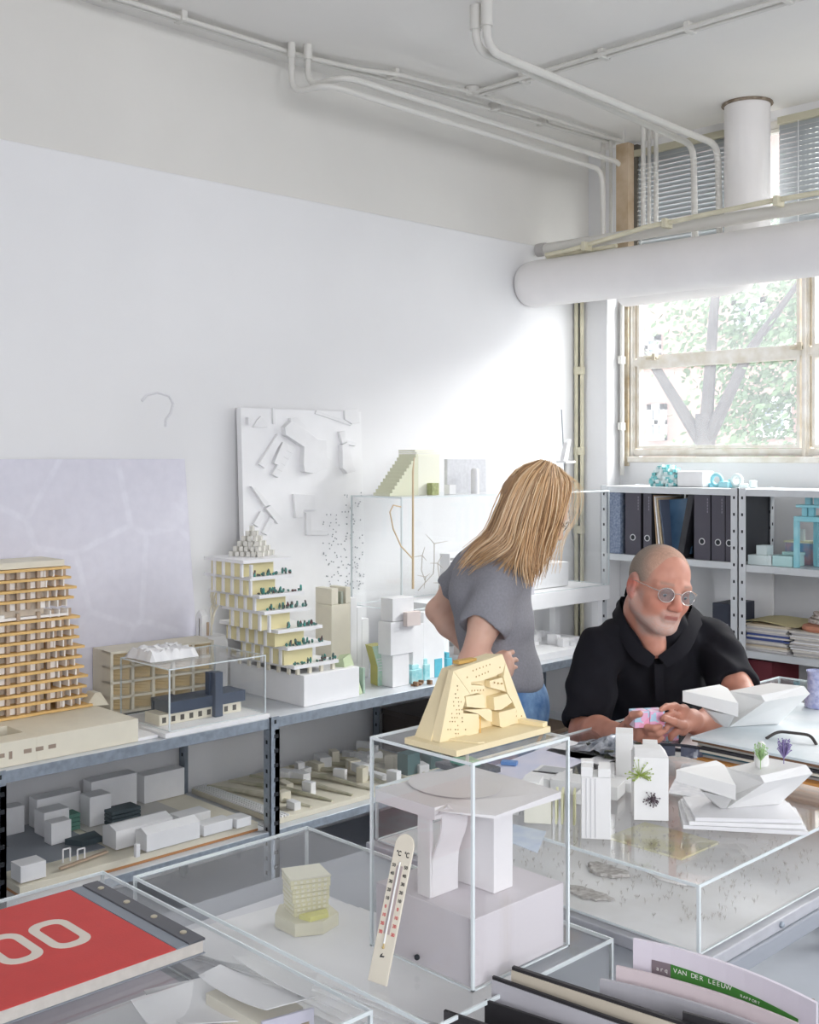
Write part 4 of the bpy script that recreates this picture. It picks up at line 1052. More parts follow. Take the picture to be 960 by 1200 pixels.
# ---------------------------------------------------------------- red album
AT = BZ + .0008
r = thing('album', 'thick red post-bound album with white numerals and a screwed dark spine strip', 'album', (-1.517, .70, AT), rz=math.radians(0))
AX0_, AX1_ = -.153, .152; YA0, YA1 = -.32, .222
RC = mat('red_cloth', 'c9403d', .6, var=.06, scale=25, bump=.05, bscale=300); SP = mat('dark_spine', '55565c', .45); SPG = mat('grey_cloth_hinge', '878d96', .7); PG = mat('page_edge', 'c9c4bd', .8, var=.1, scale=60)
MB().box(AX0_ + .003, YA0, .0012, AX1_ - .003, YA1 - .002, .0185).build('page_block', PG, r)
MB().box(AX0_, YA0, 0, AX1_, YA1, .0011).build('back_cover', SPG, r)
MB().box(AX0_, YA0, .0187, AX1_, YA1 - .048, .0202).build('front_cover', RC, r, bevel=.0005)
MB().box(AX0_, YA1 - .047, .0187, AX1_, YA1 - .028, .0205).build('hinge_strip', SPG, r)
MB().box(AX0_, YA1 - .027, .0187, AX1_, YA1, .0222).build('spine_strip', SP, r, bevel=.0008)
for i in range(4):
    MB().lathe([(.0050, 0), (.0050, .0015), (.003, .0026)], 16, (AX0_ + .035 + i * .078, YA1 - .0135, .0222)).build('screw', mat('pale_brass', 'c6bea9', .3, .6) if i == 0 else bpy.data.materials['pale_brass'], r, smooth=True)
def zero(cx, cy, hx, hy, th, name='numeral'):
    def rr(a, b, rad, n=6):
        P = []
        for (sx, sy, a0) in ((1, 1, 0), (-1, 1, PI / 2), (-1, -1, PI), (1, -1, 1.5 * PI)):
            for i in range(n + 1):
                t = a0 + i / n * PI / 2; P.append((cx + sx * (a - rad) + rad * math.cos(t), cy + sy * (b - rad) + rad * math.sin(t)))
        return P
    o_, i_ = rr(hx, hy, hy * .85), rr(hx - th, hy - th * .8, (hy - th * .8) * .8); n = len(o_); v = []; f = []
    for z in (.0202, .0206): v += [(x, y, z) for x, y in o_] + [(x, y, z) for x, y in i_]
    for i in range(n):
        j = (i + 1) % n; f += [(2 * n + i, 2 * n + j, 3 * n + j, 3 * n + i), (i, j, 2 * n + j, 2 * n + i), (n + j, n + i, 3 * n + i, 3 * n + j)]
    MB().add(v, f).build(name, mat('numeral_white', 'd8cfc4', .6), r)
zero(-.009, .082, .055, .030, .017); zero(-.009, .010, .055, .030, .017)

# ---------------------------------------------------------------- yellow tower and terrain inside case A
YT = mat('translucent_yellow', 'ece7bd', .35, var=.06, scale=60); YTD = mat('yellow_base', 'dad6bb', .5)
tz = TZ + .013
r = thing('terrain_model', 'white contour terrain of stepped sheets under the yellow tower', 'architectural model', (-1.33, 1.18, tz))
for k in range(6):
    P = []; 
    for i in range(40):
        t = i / 39; P.append((-.33 + .28 * t + .02 * k + .006 * math.sin(9 * t + k), -.155 + .004 * math.sin(14 * t + k * 1.7) + (.02 + .015 * k) * t))
    P += [(.30, -.12 + .02 * k), (.32, .16), (-.30 + .03 * k, .165)]
    MB().prism(P, k * .0022, k * .0022 + .0021).build('contour_sheet', PLY, r)
r = thing('yellow_tower_model', 'small translucent yellow tower model with ribbed storeys on a faceted base', 'architectural model', (-1.520, 1.232, tz + .0135), rz=math.radians(-12))
MB().prism([(-.045, -.03), (-.01, -.055), (.045, -.045), (.06, .0), (.04, .04), (-.03, .045)], 0, .022).build('base', YTD, r, bevel=.001)
for k in range(8):
    s_ = (k // 3) * .0035
    MB().prism([(-.028 - s_, -.030), (.022, -.034 - s_), (.030 + s_, .026), (-.022, .032 + s_ * .5)], .0225 + k * .0078, .0225 + k * .0078 + .0068).build('storey', YT, r)
MB().prism([(-.026, -.028), (.020, -.032), (.028, .024), (-.020, .030)], .0225, .0225 + 8 * .0078 - .001).build('core', YT, r)
MB().prism([(-.036, -.031), (.023, -.042), (.038, .027), (-.023, .036)], .0225 + 8 * .0078, .0225 + 8 * .0078 + .002).build('roof', mat('pale_yellow_roof', 'e9e6cf', .5), r)
wd = MB(); rn = random.Random(14)
for k in range(8):
    z = .0225 + k * .0078 + .0018; s_ = (k // 3) * .0035
    for i in range(6):
        u = .12 + i * .15; x0, y0, x1, y1 = .022, -.034 - s_, .030 + s_, .026; xx, yy = x0 + (x1 - x0) * u, y0 + (y1 - y0) * u
        wd.box(xx - .001, yy - .0022, z, xx + .0012, yy + .0022, z + .0036)
        x0, y0, x1, y1 = -.028 - s_, -.030, .022, -.034 - s_; xx, yy = x0 + (x1 - x0) * u, y0 + (y1 - y0) * u
        wd.box(xx - .002, yy - .0012, z, xx + .002, yy + .001, z + .0036)
o = wd.build('window_pattern', mat('pale_window_square', 'f6f3dc', .3), r); o['kind'] = 'stuff'
MB().prism([(.030, -.03), (.052, -.02), (.05, .015), (.032, .02)], .0222, .030).build('annex', mat('bright_yellow_card', 'dfdc7a', .5), r)

# ---------------------------------------------------------------- folded-roof model in the nearest case
r = thing('folded_roof_model', 'white house model with curling folded paper roofs inside the nearest case', 'architectural model', (-1.30, .80, TZ + .013))
O5 = Vector((-1.30, .80, TZ + .013))
def RP(px, py, z): return at(px, py, z=z) - O5
def rsheet(c, name, sag=0.0, th=.0012, n=8):
    """c = four corners (px,py,z) a-b-c-d; sag bends it down in the middle"""
    A, B, C_, D_ = [RP(*q) for q in c]; g = []
    for i in range(n + 1):
        u = i / n; row = []
        for j in range(n + 1):
            v_ = j / n; p = A * (1 - u) * (1 - v_) + B * u * (1 - v_) + C_ * u * v_ + D_ * (1 - u) * v_
            row.append(p - Vector((0, 0, sag * 4 * u * (1 - u))))
        g.append(row)
    return MB().sheet(g, th).build(name, PLY, r, smooth=True)
rsheet([(232, 1143, .862), (312, 1183, .862), (372, 1167, .862), (258, 1130, .868)], 'roof_sheet', .006)
rsheet([(272, 1120, .885), (362, 1170, .868), (372, 1140, .858), (290, 1122, .868)], 'roof_sheet', .004)
rsheet([(153, 1172, .850), (205, 1215, .848), (265, 1205, .825), (240, 1145, .835)], 'roof_sheet', .012)
rsheet([(168, 1160, .835), (215, 1200, .835), (300, 1195, .83), (262, 1140, .84)], 'roof_sheet', .008)
a_, b_, c_ = RP(308, 1188, .86), RP(368, 1172, .86), RP(240, 1150, .86)
MB().hexa([(a_.x, a_.y, 0), (b_.x, b_.y, 0), (b_.x - .004, b_.y, 0), (a_.x - .004, a_.y, 0), (a_.x, a_.y, .056), (b_.x, b_.y, .056), (b_.x - .004, b_.y, .056), (a_.x - .004, a_.y, .056)]).build('front_wall', mat('printed_wall', 'cfcedd', .6), r)
wn = MB(); WOODC = mat('tan_window', 'a39074', .7)
for u in (.22, .58, .82):
    q = a_ * (1 - u) + b_ * u; MB().box(q.x - .001, q.y - .006, .018, q.x + .002, q.y + .006, .040).build('window_opening', WOODC, r)
MB().prism([(a_.x - .006, a_.y), (a_.x - .006, b_.y), (c_.x, b_.y), (c_.x, a_.y)], 0, .05).build('house_body', CREAM, r)
MB().box(-.2, -.12, .0, .1, .12, .004).build('ground_sheet', PLY, r)
# ---------------------------------------------------------------- things on and in the long case C
CT = CZ + .0008
def onC(px, py): return at(px, py, z=CT)
VEL = mat('satin_white_model', 'ebebea', .5, sss=.0)
# notched square tower
p = onC(701, 984)
r = thing('tower_model', 'white square tower model with a notched top standing on the long case', 'architectural model', (p.x - .02, p.y + .02, CT), rz=math.radians(38))
MB().box(-.026, -.026, 0, .026, .026, .110).build('shaft', VEL, r, bevel=.0006, seg=1)
for x0, y0, x1, y1, h in ((-.026, -.026, -.006, -.0, .128), (.004, -.026, .026, -.006, .126), (-.026, .006, -.004, .026, .130), (.006, .0, .026, .026, .124)):
    MB().box(x0, y0, .1105, x1, y1, h).build('crown_block', VEL, r)
rb_ = MB()
for k in range(3): rb_.box(-.018 + k * .008, -.0272, .002, -.0165 + k * .008, -.0262, .108)
rb_.build('groove_strip', mat('groove_grey', 'd2d2d4', .6), r)
# second tower
p = onC(767, 963)
r = thing('tower_model', 'wide white tower model with a sloped top and dry plant tufts stuck to its face', 'architectural model', (p.x - .025, p.y + .022, CT), rz=math.radians(40))
MB().prism([(-.032, -.026), (.032, -.026), (.032, .03), (-.032, .03)], 0, .118).build('shaft', VEL, r, bevel=.0006, seg=1)
MB().hexa([(-.030, -.026, .1183), (.032, -.026, .1183), (.032, .03, .1183), (-.03, .03, .1183), (-.028, .0, .128), (.022, .0, .130), (.022, .028, .130), (-.028, .028, .128)]).build('sloped_top', VEL, r)
def tuft(root, c, col, n, L_, seed, spread=1.0, name='dry_plant'):
    rn = random.Random(seed); b = MB(); c = Vector(c)
    for k in range(n):
        d = Vector((rn.gauss(0, 1) * spread, rn.gauss(0, .5), rn.gauss(0, .6))).normalized() * L_ * rn.uniform(.4, 1)
        b.tube([c, c + d * .5 + Vector((0, 0, rn.uniform(-.002, .002))), c + d], [.0007, .0006, .0003], 4)
        b.ball(c + d, .0016, n=5, m=3)
    o = b.build(name, col, root); o['kind'] = 'stuff'; return o
PG1 = mat('dry_green', '9db05a', .8); PG2 = mat('dry_purple_brown', '5d5058', .8)
tuft(r, (-.022, -.031, .085), PG1, 46, .030, 1, 1.3); tuft(r, (.000, -.030, .042), PG2, 40, .017, 2, 1.1)
# small block pieces behind
def boxes(name, label, px, py, pcs, m=VEL, rz=0.0, cat='architectural model', bev=.0006, base=CT):
    p = at(px, py, z=base); r = thing(name, label, cat, (p.x, p.y, base), rz=rz)
    for q in pcs: MB().box(*q[:6]).build('block', q[6] if len(q) > 6 else m, r, bevel=bev, seg=1)
    return r
boxes('slab_model', 'upright white slab model behind the two towers, in front of his hands', 733, 915,
      [(-.02, -.022, 0, .016, .03, .105), (-.02, .031, 0, .016, .060, .045), (-.055, -.06, 0, -.022, .03, .03)], rz=math.radians(35))
boxes('cube_model', 'little white cube model in front of the dark folded glasses', 762, 898, [(-.016, -.018, 0, .016, .018, .055), (-.035, -.02, 0, -.018, .02, .03)], rz=math.radians(35))
boxes('site_blocks_model', 'low irregular white block model on the long case left of the notched tower', 700, 930,
      [(-.09, -.03, 0, .05, .03, .026), (-.05, .035, 0, .06, .08, .018), (-.15, -.02, 0, -.095, .03, .022), (-.02, -.085, 0, .03, -.035, .02)], rz=math.radians(20))
boxes('clear_block_model', 'cluster of pale translucent white blocks seen behind the tall case', 608, 950,
      [(-.075, -.035, 0, -.035, .0, .05), (-.03, -.03, 0, .005, .01, .056), (.01, -.03, 0, .045, .02, .066), (-.03, .02, 0, .03, .05, .045)], rz=math.radians(30))
boxes('slatted_block_model', 'low cream block model with pale yellow fins by the tall case edge', 650, 962,
      [(-.055, -.022, 0, -.005, .022, .055, mat('pale_cream_block', 'eceada', .6)), (.002, -.02, 0, .006, .022, .058, mat('pale_yellow_fin', 'e6e5b8', .6)), (.013, -.02, 0, .017, .022, .058, bpy.data.materials['pale_yellow_fin']), (.024, -.02, 0, .028, .022, .058, bpy.data.materials['pale_yellow_fin']), (.035, -.02, 0, .039, .022, .058, bpy.data.materials['pale_yellow_fin'])], rz=math.radians(35))
boxes('wedge_block', 'grey topped white wedge block behind the slatted cream model', 650, 915, [(-.04, -.03, 0, .03, .03, .022), (-.03, -.02, .0225, .02, .02, .024, mat('grey_face', 'b9bbbd', .7))], rz=math.radians(20), cat='model piece')
# papers
PAP = mat('white_paper', 'f3f3f5', .7); PBL = mat('blue_print', '9fb4e0', .7); LIL = mat('lilac_paper', 'e5e2ef', .7, c2='d5d8ec', scale=12)
def paper(name, label, quad, m=PAP, th=.0012, z=CT, cat='paper', curl=0.0, group=None):
    P = [at(px, py, z=z) for px, py in quad]; c = sum(P, Vector()) / 4; g = []
    for i in range(7):
        u = i / 6; row = []
        for j in range(7):
            v = j / 6; q = (P[0] * (1 - u) + P[1] * u) * (1 - v) + (P[3] * (1 - u) + P[2] * u) * v - c
            row.append((q.x, q.y, th + curl * (2 * u - 1) ** 2 * (v ** 2)))
        g.append(row)
    return tag(MB().sheet(g, th).build(name, m, loc=(c.x, c.y, z), smooth=True), label, cat, group)
paper('paper_sheet', 'lilac printed sheet seen through the top of the tall case', [(560, 905), (640, 876), (700, 886), (625, 918)], LIL)
paper('paper_sheet', 'white sheet with blue drawings between the tall case and his elbow', [(640, 880), (668, 868), (735, 884), (705, 897)], PAP)
paper('paper_sheet', 'white paper lying right of the small pastel cube', [(790, 882), (806, 860), (858, 862), (872, 884)], PAP)
paper('paper_sheet', 'white drawing sheets between the glasses and the stacked boards', [(783, 930), (800, 896), (905, 914), (890, 948)], mat('line_drawing_paper', 'eeeef0', .7, c2='d9dade', scale=50), th=.002)
paper('paper_sheet', 'pale blue sheet with printed lines lying below the tall case, on the long case', [(592, 985), (600, 966), (640, 975), (630, 1000)], mat('pale_blue_sheet', 'dfe9f2', .6, c2='c9d6ea', scale=30))
p = onC(597, 897); b = MB().cb(0, 0, 0, .035, .02, .008, .5)
tag(b.build('blue_clip', mat('blue_plastic', '5b8fd0', .4), loc=(p.x, p.y, CT + .002), bevel=.001), 'tiny blue clip on the papers behind the tall case', 'clip')
p = onC(552, 902); b = MB().prism([(-.07, -.04), (.05, -.05), (.06, .03), (-.05, .04)], 0, .012)
o = tag(b.build('dark_folder', mat('dark_grey_folder', '50545c', .5), loc=(p.x, p.y, CT), bevel=.001), 'dark grey folder behind the corner of the tall case', 'folder')
b = MB().prism([(-.035, -.02), (.02, -.028), (.03, .01), (-.01, .02)], 0, .012); tag(b.build('green_case', mat('teal_green_plastic', '4fa58e', .4), loc=(p.x - .005, p.y - .005, CT + .0125), bevel=.002), 'teal green plastic case on the dark folder behind the tall case', 'case')
# crumpled clear bag with dark bits
b = MB(); rn = random.Random(8); g = []
p = onC(722, 882)
for i in range(15):
    g.append([((i - 7) * .013 + rn.uniform(-.004, .004), (j - 5) * .014 + rn.uniform(-.004, .004), .004 + .022 * math.exp(-((i - 7) ** 2 + (j - 5) ** 2) / 22) * (1 + rn.uniform(-.7, .7)) + rn.uniform(0, .004)) for j in range(11)])
b.sheet(g, .0006)
r = thing('plastic_bag', 'crumpled shiny plastic bag on the table before his right forearm', 'bag', (p.x, p.y, CT + .001))
b.build('film', mat('shiny_film', 'c9cdd4', .12, .35, c2='6e7480', scale=40), r)
b = MB()
for k in range(14): b.cb(rn.uniform(-.05, .07), rn.uniform(-.06, .05), .002, .012, .02, .016, rn.uniform(0, 3))
o = b.build('dark_bit', mat('dark_olive_bits', '565a44', .7, c2='23262b', scale=60), r); o['kind'] = 'stuff'
# folded dark glasses / strap
p = onC(795, 888)
r = thing('dark_glasses', 'dark-framed wraparound glasses lying folded beside the pastel cube', 'glasses', (p.x, p.y, CT), rz=math.radians(30))
DKM = mat('dark_glossy_frame', '2a2c38', .2); LENS = mat('dark_lens', '4c5164', .08, spec=.9)
fr = MB()
fr.tube(bend([(-.075, .03, .012), (-.05, -.012, .03), (.0, -.018, .034), (.05, -.01, .028), (.07, .03, .01)], .03), .0032, 8)
fr.tube(bend([(-.075, .03, .012), (-.06, .05, .004), (.03, .045, .004)], .02), .0025, 7).tube(bend([(.07, .03, .01), (.06, .045, .004), (-.03, .052, .008)], .02), .0025, 7)
fr.build('frame', DKM, r, smooth=True)
for s_ in (-1, 1):
    g = []
    for i in range(7):
        u = i / 6; x = s_ * (.006 + u * .048); g.append([(x, -.017 + .012 * u * u + .002, .031 - .006 * u * u - j / 5 * (.026 - .006 * abs(u - .5))) for j in range(6)])
    mb = MB(); v_ = [q for row in g for q in row]; v2_ = [(q[0], q[1] + .0015, q[2]) for q in v_]; n_ = len(v_); f = []
    for i in range(6):
        for j in range(5): a = i * 6 + j; f += [(a, a + 1, a + 7, a + 6), (a + n_, a + 6 + n_, a + 7 + n_, a + 1 + n_)]
    mb.add(v_ + v2_, f); mb.build('lens', LENS, r, smooth=True)
# pastel cubes
PAST = mat('pastel_patchwork', 'f2bcdc', .5); nt = PAST.node_tree
tc = nt.nodes.new('ShaderNodeTexCoord'); vo = nt.nodes.new('ShaderNodeTexVoronoi'); vo.inputs['Scale'].default_value = 55; vo.distance = 'CHEBYCHEV'
cr = nt.nodes.new('ShaderNodeValToRGB'); sp = nt.nodes.new('ShaderNodeSeparateColor'); cr.color_ramp.interpolation = 'CONSTANT'
els = cr.color_ramp.elements; els[0].color = (*lin('f4bcdd'), 1); els[1].position = .3; els[1].color = (*lin('b9dcf2'), 1)
for pos, c in ((.55, 'f2dff0'), (.75, 'd3c2ee'), (.88, 'f6a9c9')): e = els.new(pos); e.color = (*lin(c), 1)
nt.links.new(tc.outputs['Object'], vo.inputs[0]); nt.links.new(vo.outputs['Color'], sp.inputs[0]); nt.links.new(sp.outputs[0], cr.inputs[0]); nt.links.new(cr.outputs[0], nt.nodes['Principled BSDF'].inputs['Base Color'])
p = onC(783, 866)
tag(MB().box(-.019, -.019, 0, .019, .019, .038).build('pastel_cube', PAST, loc=(p.x, p.y, CT), bevel=.0015), 'small pink and blue patterned cube standing on the table by his hand', 'cube').rotation_euler.z = math.radians(62)
# stack of boards
r0 = None
SX, SY = -1.412, 2.255
cols = [('board_white_sheet', 'dfe6ea'), ('board_brown_edge', '7c5c46'), ('board_grey', 'b5b3ad'), ('board_black', '34343a'), ('board_cream', 'd5cfc2'), ('board_teal', '3f6678'), ('board_grey2', 'a9a9a9'), ('board_orange', 'c98e4e')]
z = CT; labs = ['orange-brown board at the bottom of the large stack', 'grey board second from the bottom of the large stack', 'teal-edged board in the lower half of the large stack', 'cream board in the middle of the large stack', 'black board in the middle of the large stack', 'grey board in the upper half of the large stack', 'brown-edged board just beneath the topmost marbled portfolio']
for i, (nm, c) in enumerate(cols[:0:-1]):
    o = MB().box(0, 0, 0, .44 - .01 * (i % 3), .50, .0055).build('presentation_board', mat(nm, c, .7), loc=(SX + (.012 * ((i * 5) % 3)), SY + .004 * ((i * 7) % 4), z), bevel=.0006); o.rotation_euler.z = math.radians((-1.5, .8, 2, -.6, 1.2, 0, -1)[i])
    tag(o, labs[i] + ' right of the man', 'board', 'boards stacked on the long case'); z += .0062
r = thing('portfolio', 'pale marbled portfolio with a black strap handle, topmost of the board stack', 'portfolio', (SX, SY, z))
MB().box(0, 0, 0, .46, .52, .006).build('cover', mat('marbled_cover', 'e4e9ec', .5, c2='c6d3d8', scale=7), r, bevel=.0008)
STK_Z = z + .006
a_ = at(898, 866, z=STK_Z) - Vector((SX, SY, z)); b_ = at(957, 873, z=STK_Z) - Vector((SX, SY, z))
hb = MB(); m_ = (a_ + b_) / 2
hb.tube(bend([(a_.x, a_.y, .007), (a_.x * .7 + m_.x * .3, a_.y * .7 + m_.y * .3 + .02, .022), (m_.x * .4 + b_.x * .6, m_.y * .4 + b_.y * .6 + .02, .022), (b_.x, b_.y, .007)], .05), .0035, 8)
hb.build('strap_handle', mat('black_strap', '3a3533', .6), r, smooth=True)
# folded white models (same shape, two sizes)
def folded(name, label, loc, sc, rz):
    r = thing(name, label, 'architectural model', loc, rz); s = sc
    def q(*P): return [tuple(v * s for v in p) for p in P]
    BL, BR, BbL, BbR = (0, 0, 0), (.125, .030, 0), (.0, .06, 0), (.11, .10, 0)
    NL, NR, eL, eR, TL, TR = (.068, -.05, .070), (.182, -.02, .082), (.0595, -.045, .084), (.171, -.01, .098), (.0156, .06, .072), (.125, .09, .086)
    b = MB(); b.add(q(BL, BR, BbR, BbL, NL, NR, eL, eR, TL, TR), [(0, 1, 5, 4), (4, 5, 7, 6), (6, 7, 9, 8), (8, 9, 2, 3), (0, 3, 2, 1), (0, 4, 6, 8, 3), (1, 2, 9, 7, 5)])
    b.build('chevron_body', VEL, r, bevel=.0008 * s, seg=1)
    A_t, B_t, C_t, D_t = (-.11, .0, .085), (-.0, .085, .083), (.014, .062, .078), (-.001, -.075, .072)
    dn = lambda p, h: (p[0], p[1], p[2] - h)
    MB().hexa(q(dn(A_t, .026), dn(D_t, .032), dn(C_t, .03), dn(B_t, .026), A_t, D_t, C_t, B_t)).build('side_wing', VEL, r, bevel=.0008 * s, seg=1)
    MB().hexa(q((-.012, .0, 0), (-.001, -.0, 0), (-.001, .05, 0), (-.02, .05, 0), (-.06, -.03, .045), (-.004, -.06, .040), (-.002, .05, .045), (-.06, .04, .045))).build('foot', VEL, r)
    return r
p = at(862, 853, z=STK_Z + .001)
folded('folded_model', 'large white folded building model poised on the marbled portfolio', tuple(at(855, 852, z=STK_Z + .001)), 1.0, YAW)
# white sheets stack with second folded model and plants
p = onC(868, 968); zz = CT
for i, lab in enumerate(('lowest of three white boards under the smaller folded model', 'middle of three white boards under the smaller folded model', 'topmost of three white boards under the smaller folded model')):
    o = MB().cb(0, 0, 0, .22 - .014 * i, .15 - .01 * i, .007).build('foam_board', PLY if i % 2 else mat('white_foam_board', 'e6e6e8', .7), loc=(p.x - .02, p.y + .035, zz), bevel=.0006)
    o.rotation_euler.z = math.radians(36 + 3 * i); tag(o, lab, 'board', 'white foam boards under the folded model'); zz += .0075
folded('folded_model', 'smaller white folded building model on white boards, with model plants on its top', (p.x - .035, p.y + .01, zz), .86, YAW)
fx, fy = p.x - .035, p.y + .01
def sprig(label, off, col, n, seed, h):
    c, k = math.cos(YAW), math.sin(YAW); x = fx + off[0] * c - off[1] * k; y = fy + off[0] * k + off[1] * c
    r = thing('model_plant', label, 'model plant', (x, y, zz + .0695)); rn = random.Random(seed)
    MB().tube([(0, 0, 0), (0, 0, h * .5)], .0008, 6).build('stem', mat('stem_' + col, col, .8), r)
    b = MB()
    for q in range(n):
        a = rn.uniform(0, 2 * PI); d = rn.uniform(.1, 1) * .014; e = (d * math.cos(a), d * math.sin(a), h * rn.uniform(.72, 1.15))
        b.tube([(0, 0, h * .4), (e[0] * .6, e[1] * .6, h * .62), e], [.0006, .0005, .0003], 4); b.ball(e, .0014, n=5, m=3)
    o = b.build('foliage', bpy.data.materials['stem_' + col], r); o['kind'] = 'stuff'
sprig('pale green model plant sprouting from the smaller folded model', (.066, .006), 'a3c48a', 60, 4, .045)
sprig('purple model plant sprouting from the smaller folded model', (.115, .022), '8d7fb0', 90, 5, .048)
b = MB(); b.lathe([(.010, 0), (.014, .012), (.013, .028), (.008, .036), (.008, .046), (.003, .052)], 16)
c, k = math.cos(YAW), math.sin(YAW); ox, oy = .075, .03
tag(b.build('white_bulb', VEL, loc=(fx + ox * c - oy * k, fy + ox * k + oy * c, zz + .0665), smooth=True), 'small white bulb-shaped piece behind the two model plants', 'model piece')
# patterned glass jar at the right edge
p = at(958, 852, z=CT)
b = MB(); b.lathe([(.030, 0), (.031, .003), (.031, .02), (.024, .035), (.024, .085), (.027, .092), (.0255, .092), (.022, .084), (.022, .036), (.028, .02), (.028, .004)], 24)
tag(b.build('glass_jar', mat('violet_speckled_glass', 'b9bcd6', .15, c2='8f95bd', scale=90), loc=(p.x, p.y, STK_Z + .001), smooth=True), 'violet speckled glass jar at the right picture edge, behind the folded model', 'jar')
# ---- inside the long case
IC = CZB + .0006
r = thing('wire_tree', 'grove of tiny brownish wire trees on the base inside the long case', 'model trees', (-1.12, 1.9, IC))
rn = random.Random(21); b = MB()
for k in range(420):
    u, v = rn.random(), rn.random(); x, y = -.38 + .48 * u, -.25 + .55 * v + .02
    if x > .05 and y < -.2: continue
    h = rn.uniform(.005, .010); b.tube([(x, y, 0), (x, y, h * .5)], .0003, 3, cap=False)
    for q in range(5):
        a = rn.uniform(0, 2 * PI); e = (x + 0.0035 * math.cos(a) * rn.uniform(.3, 1), y + 0.0035 * math.sin(a) * rn.uniform(.3, 1), h * rn.uniform(.7, 1.1)); b.tube([(x, y, h * .45), e], .00022, 3, cap=False)
        b.tube([e, (e[0] + rn.uniform(-.002, .002), e[1] + rn.uniform(-.002, .002), e[2] + .0015)], .00022, 3, cap=False)
o = b.build('wire_crown', mat('brown_wire', 'a79f98', .7), r); o['kind'] = 'stuff'
def blob(name, label, c, rx, ry, h, m, seed, cat='model piece'):
    rn = random.Random(seed); P = []
    for i in range(26):
        a = 2 * PI * i / 26; q = 1 + rn.uniform(-.14, .14) + .12 * math.sin(3 * a); P.append((rx * q * math.cos(a), ry * q * math.sin(a)))
    return tag(MB().prism(P, 0, h, [(x * .94, y * .94) for x, y in P]).build(name, m, loc=(c.x, c.y, IC + .0004), bevel=.0005, seg=1), label, cat)
STN = mat('speckled_grey_cork', 'd3d0cc', .85, c2='a9a39e', scale=120)
blob('torn_relief', 'torn grey speckled relief piece under the near glass edge of the long case', at(712, 1022, z=IC), .045, .026, .006, STN, 3)
blob('torn_relief', 'second torn speckled relief piece, lower and nearer the tall case', at(690, 1048, z=IC), .05, .022, .003, STN, 7)
blob('torn_relief', 'pale torn relief piece right of the others inside the long case', at(785, 1030, z=IC), .06, .016, .004, mat('pale_relief', 'e6e4e2', .8), 9)
tag(MB().box(-.09, -.07, 0, .09, .07, .004).build('yellow_plate', mat('pale_yellow_plate', 'e6e4cf', .5, c2='dedaa8', scale=14), loc=(-1.33, 2.02, IC)), 'pale yellow plate lying inside the long case under the two towers', 'model piece')
# ---------------------------------------------------------------- on the shelving under the window
F = SY0 + .012
def col_px(px): return at(px, 600, y=F).x
BG = mat('binder_grey_purple', '4d4a55', .55, var=.08, scale=9); BK = mat('binder_black', '2b2b30', .5); RG = mat('binder_ring', 'cfcfd2', .3, .6); LBL = mat('label_print', '8d8a96', .6)
S1 = QZ[1] + .001
def binder(px0, px1, label, h=.318, m=BG, ring=True, lab=True, lean=0.0, dep=.285, z=S1, base=None):
    x0, x1 = col_px(px0), col_px(px1); w_ = x1 - x0
    r = thing('ring_binder', label, 'binder', ((x0 + x1) / 2, F, z), group='office binders on the window shelf')
    MB().box(-w_ / 2, 0, 0, w_ / 2, .003, h).build('spine', m, r, bevel=.001)
    MB().box(-w_ / 2, .003, 0, -w_ / 2 + .003, dep, h).build('cover', BK, r); MB().box(w_ / 2 - .003, .003, 0, w_ / 2, dep, h).build('cover', BK, r)
    MB().box(-w_ / 2 + .006, .03, .008, w_ / 2 - .006, dep - .01, h - .012).build('paper_block', PAP, r)
    if ring:
        o = MB().lathe([(.0155, -.002), (.0155, .0015), (.0115, .002), (.0115, -.002)], 24).build('finger_ring', RG, r, smooth=True, loc=(0, -.0005, .085)); o.rotation_euler = (PI / 2, 0, 0)
        o = MB().lathe([(.0115, -.001), (.0115, .0012)], 20).build('finger_hole', HOLE, r, loc=(0, 0, .085)); o.rotation_euler = (PI / 2, 0, 0)
    if lab:
        l = MB()
        for k in range(5): l.box(w_ / 2 - .016, -.0006, h - .045 - k * .014, w_ / 2 - .012, -.0001, h - .035 - k * .014)
        l.build('spine_lettering', LBL, r)
    if lean: r.rotation_euler = (0, lean, 0)
    return r
binder(733, 751, 'grey binder with a finger ring, leftmost of the full-height ones on the shelf')
binder(754, 763.5, 'narrower grey binder, second from the left, beside the loose papers')
binder(813.5, 832.5, 'wide grey binder right of the black one that leans')
binder(834, 849.5, 'grey binder between the wide one and the shelf post')
binder(850.5, 859, 'grey binder partly hidden by the white shelf post', lab=False)
rb_ = binder(793, 800, 'black binder leaning to the right against the wide grey one', m=BK, ring=False, lab=False, h=.305, lean=math.radians(12))
rb_.location.z += .004
# speckled box at the left end
r = thing('magazine_box', 'speckled blue-grey magazine box at the left end of the window shelf', 'box', (col_px(719), F, S1))
MB().box(-.045, 0, 0, .04, .25, .30).build('box_body', mat('speckled_blue_grey', '9aa6ba', .7, c2='6f7c96', scale=90), r, bevel=.002)
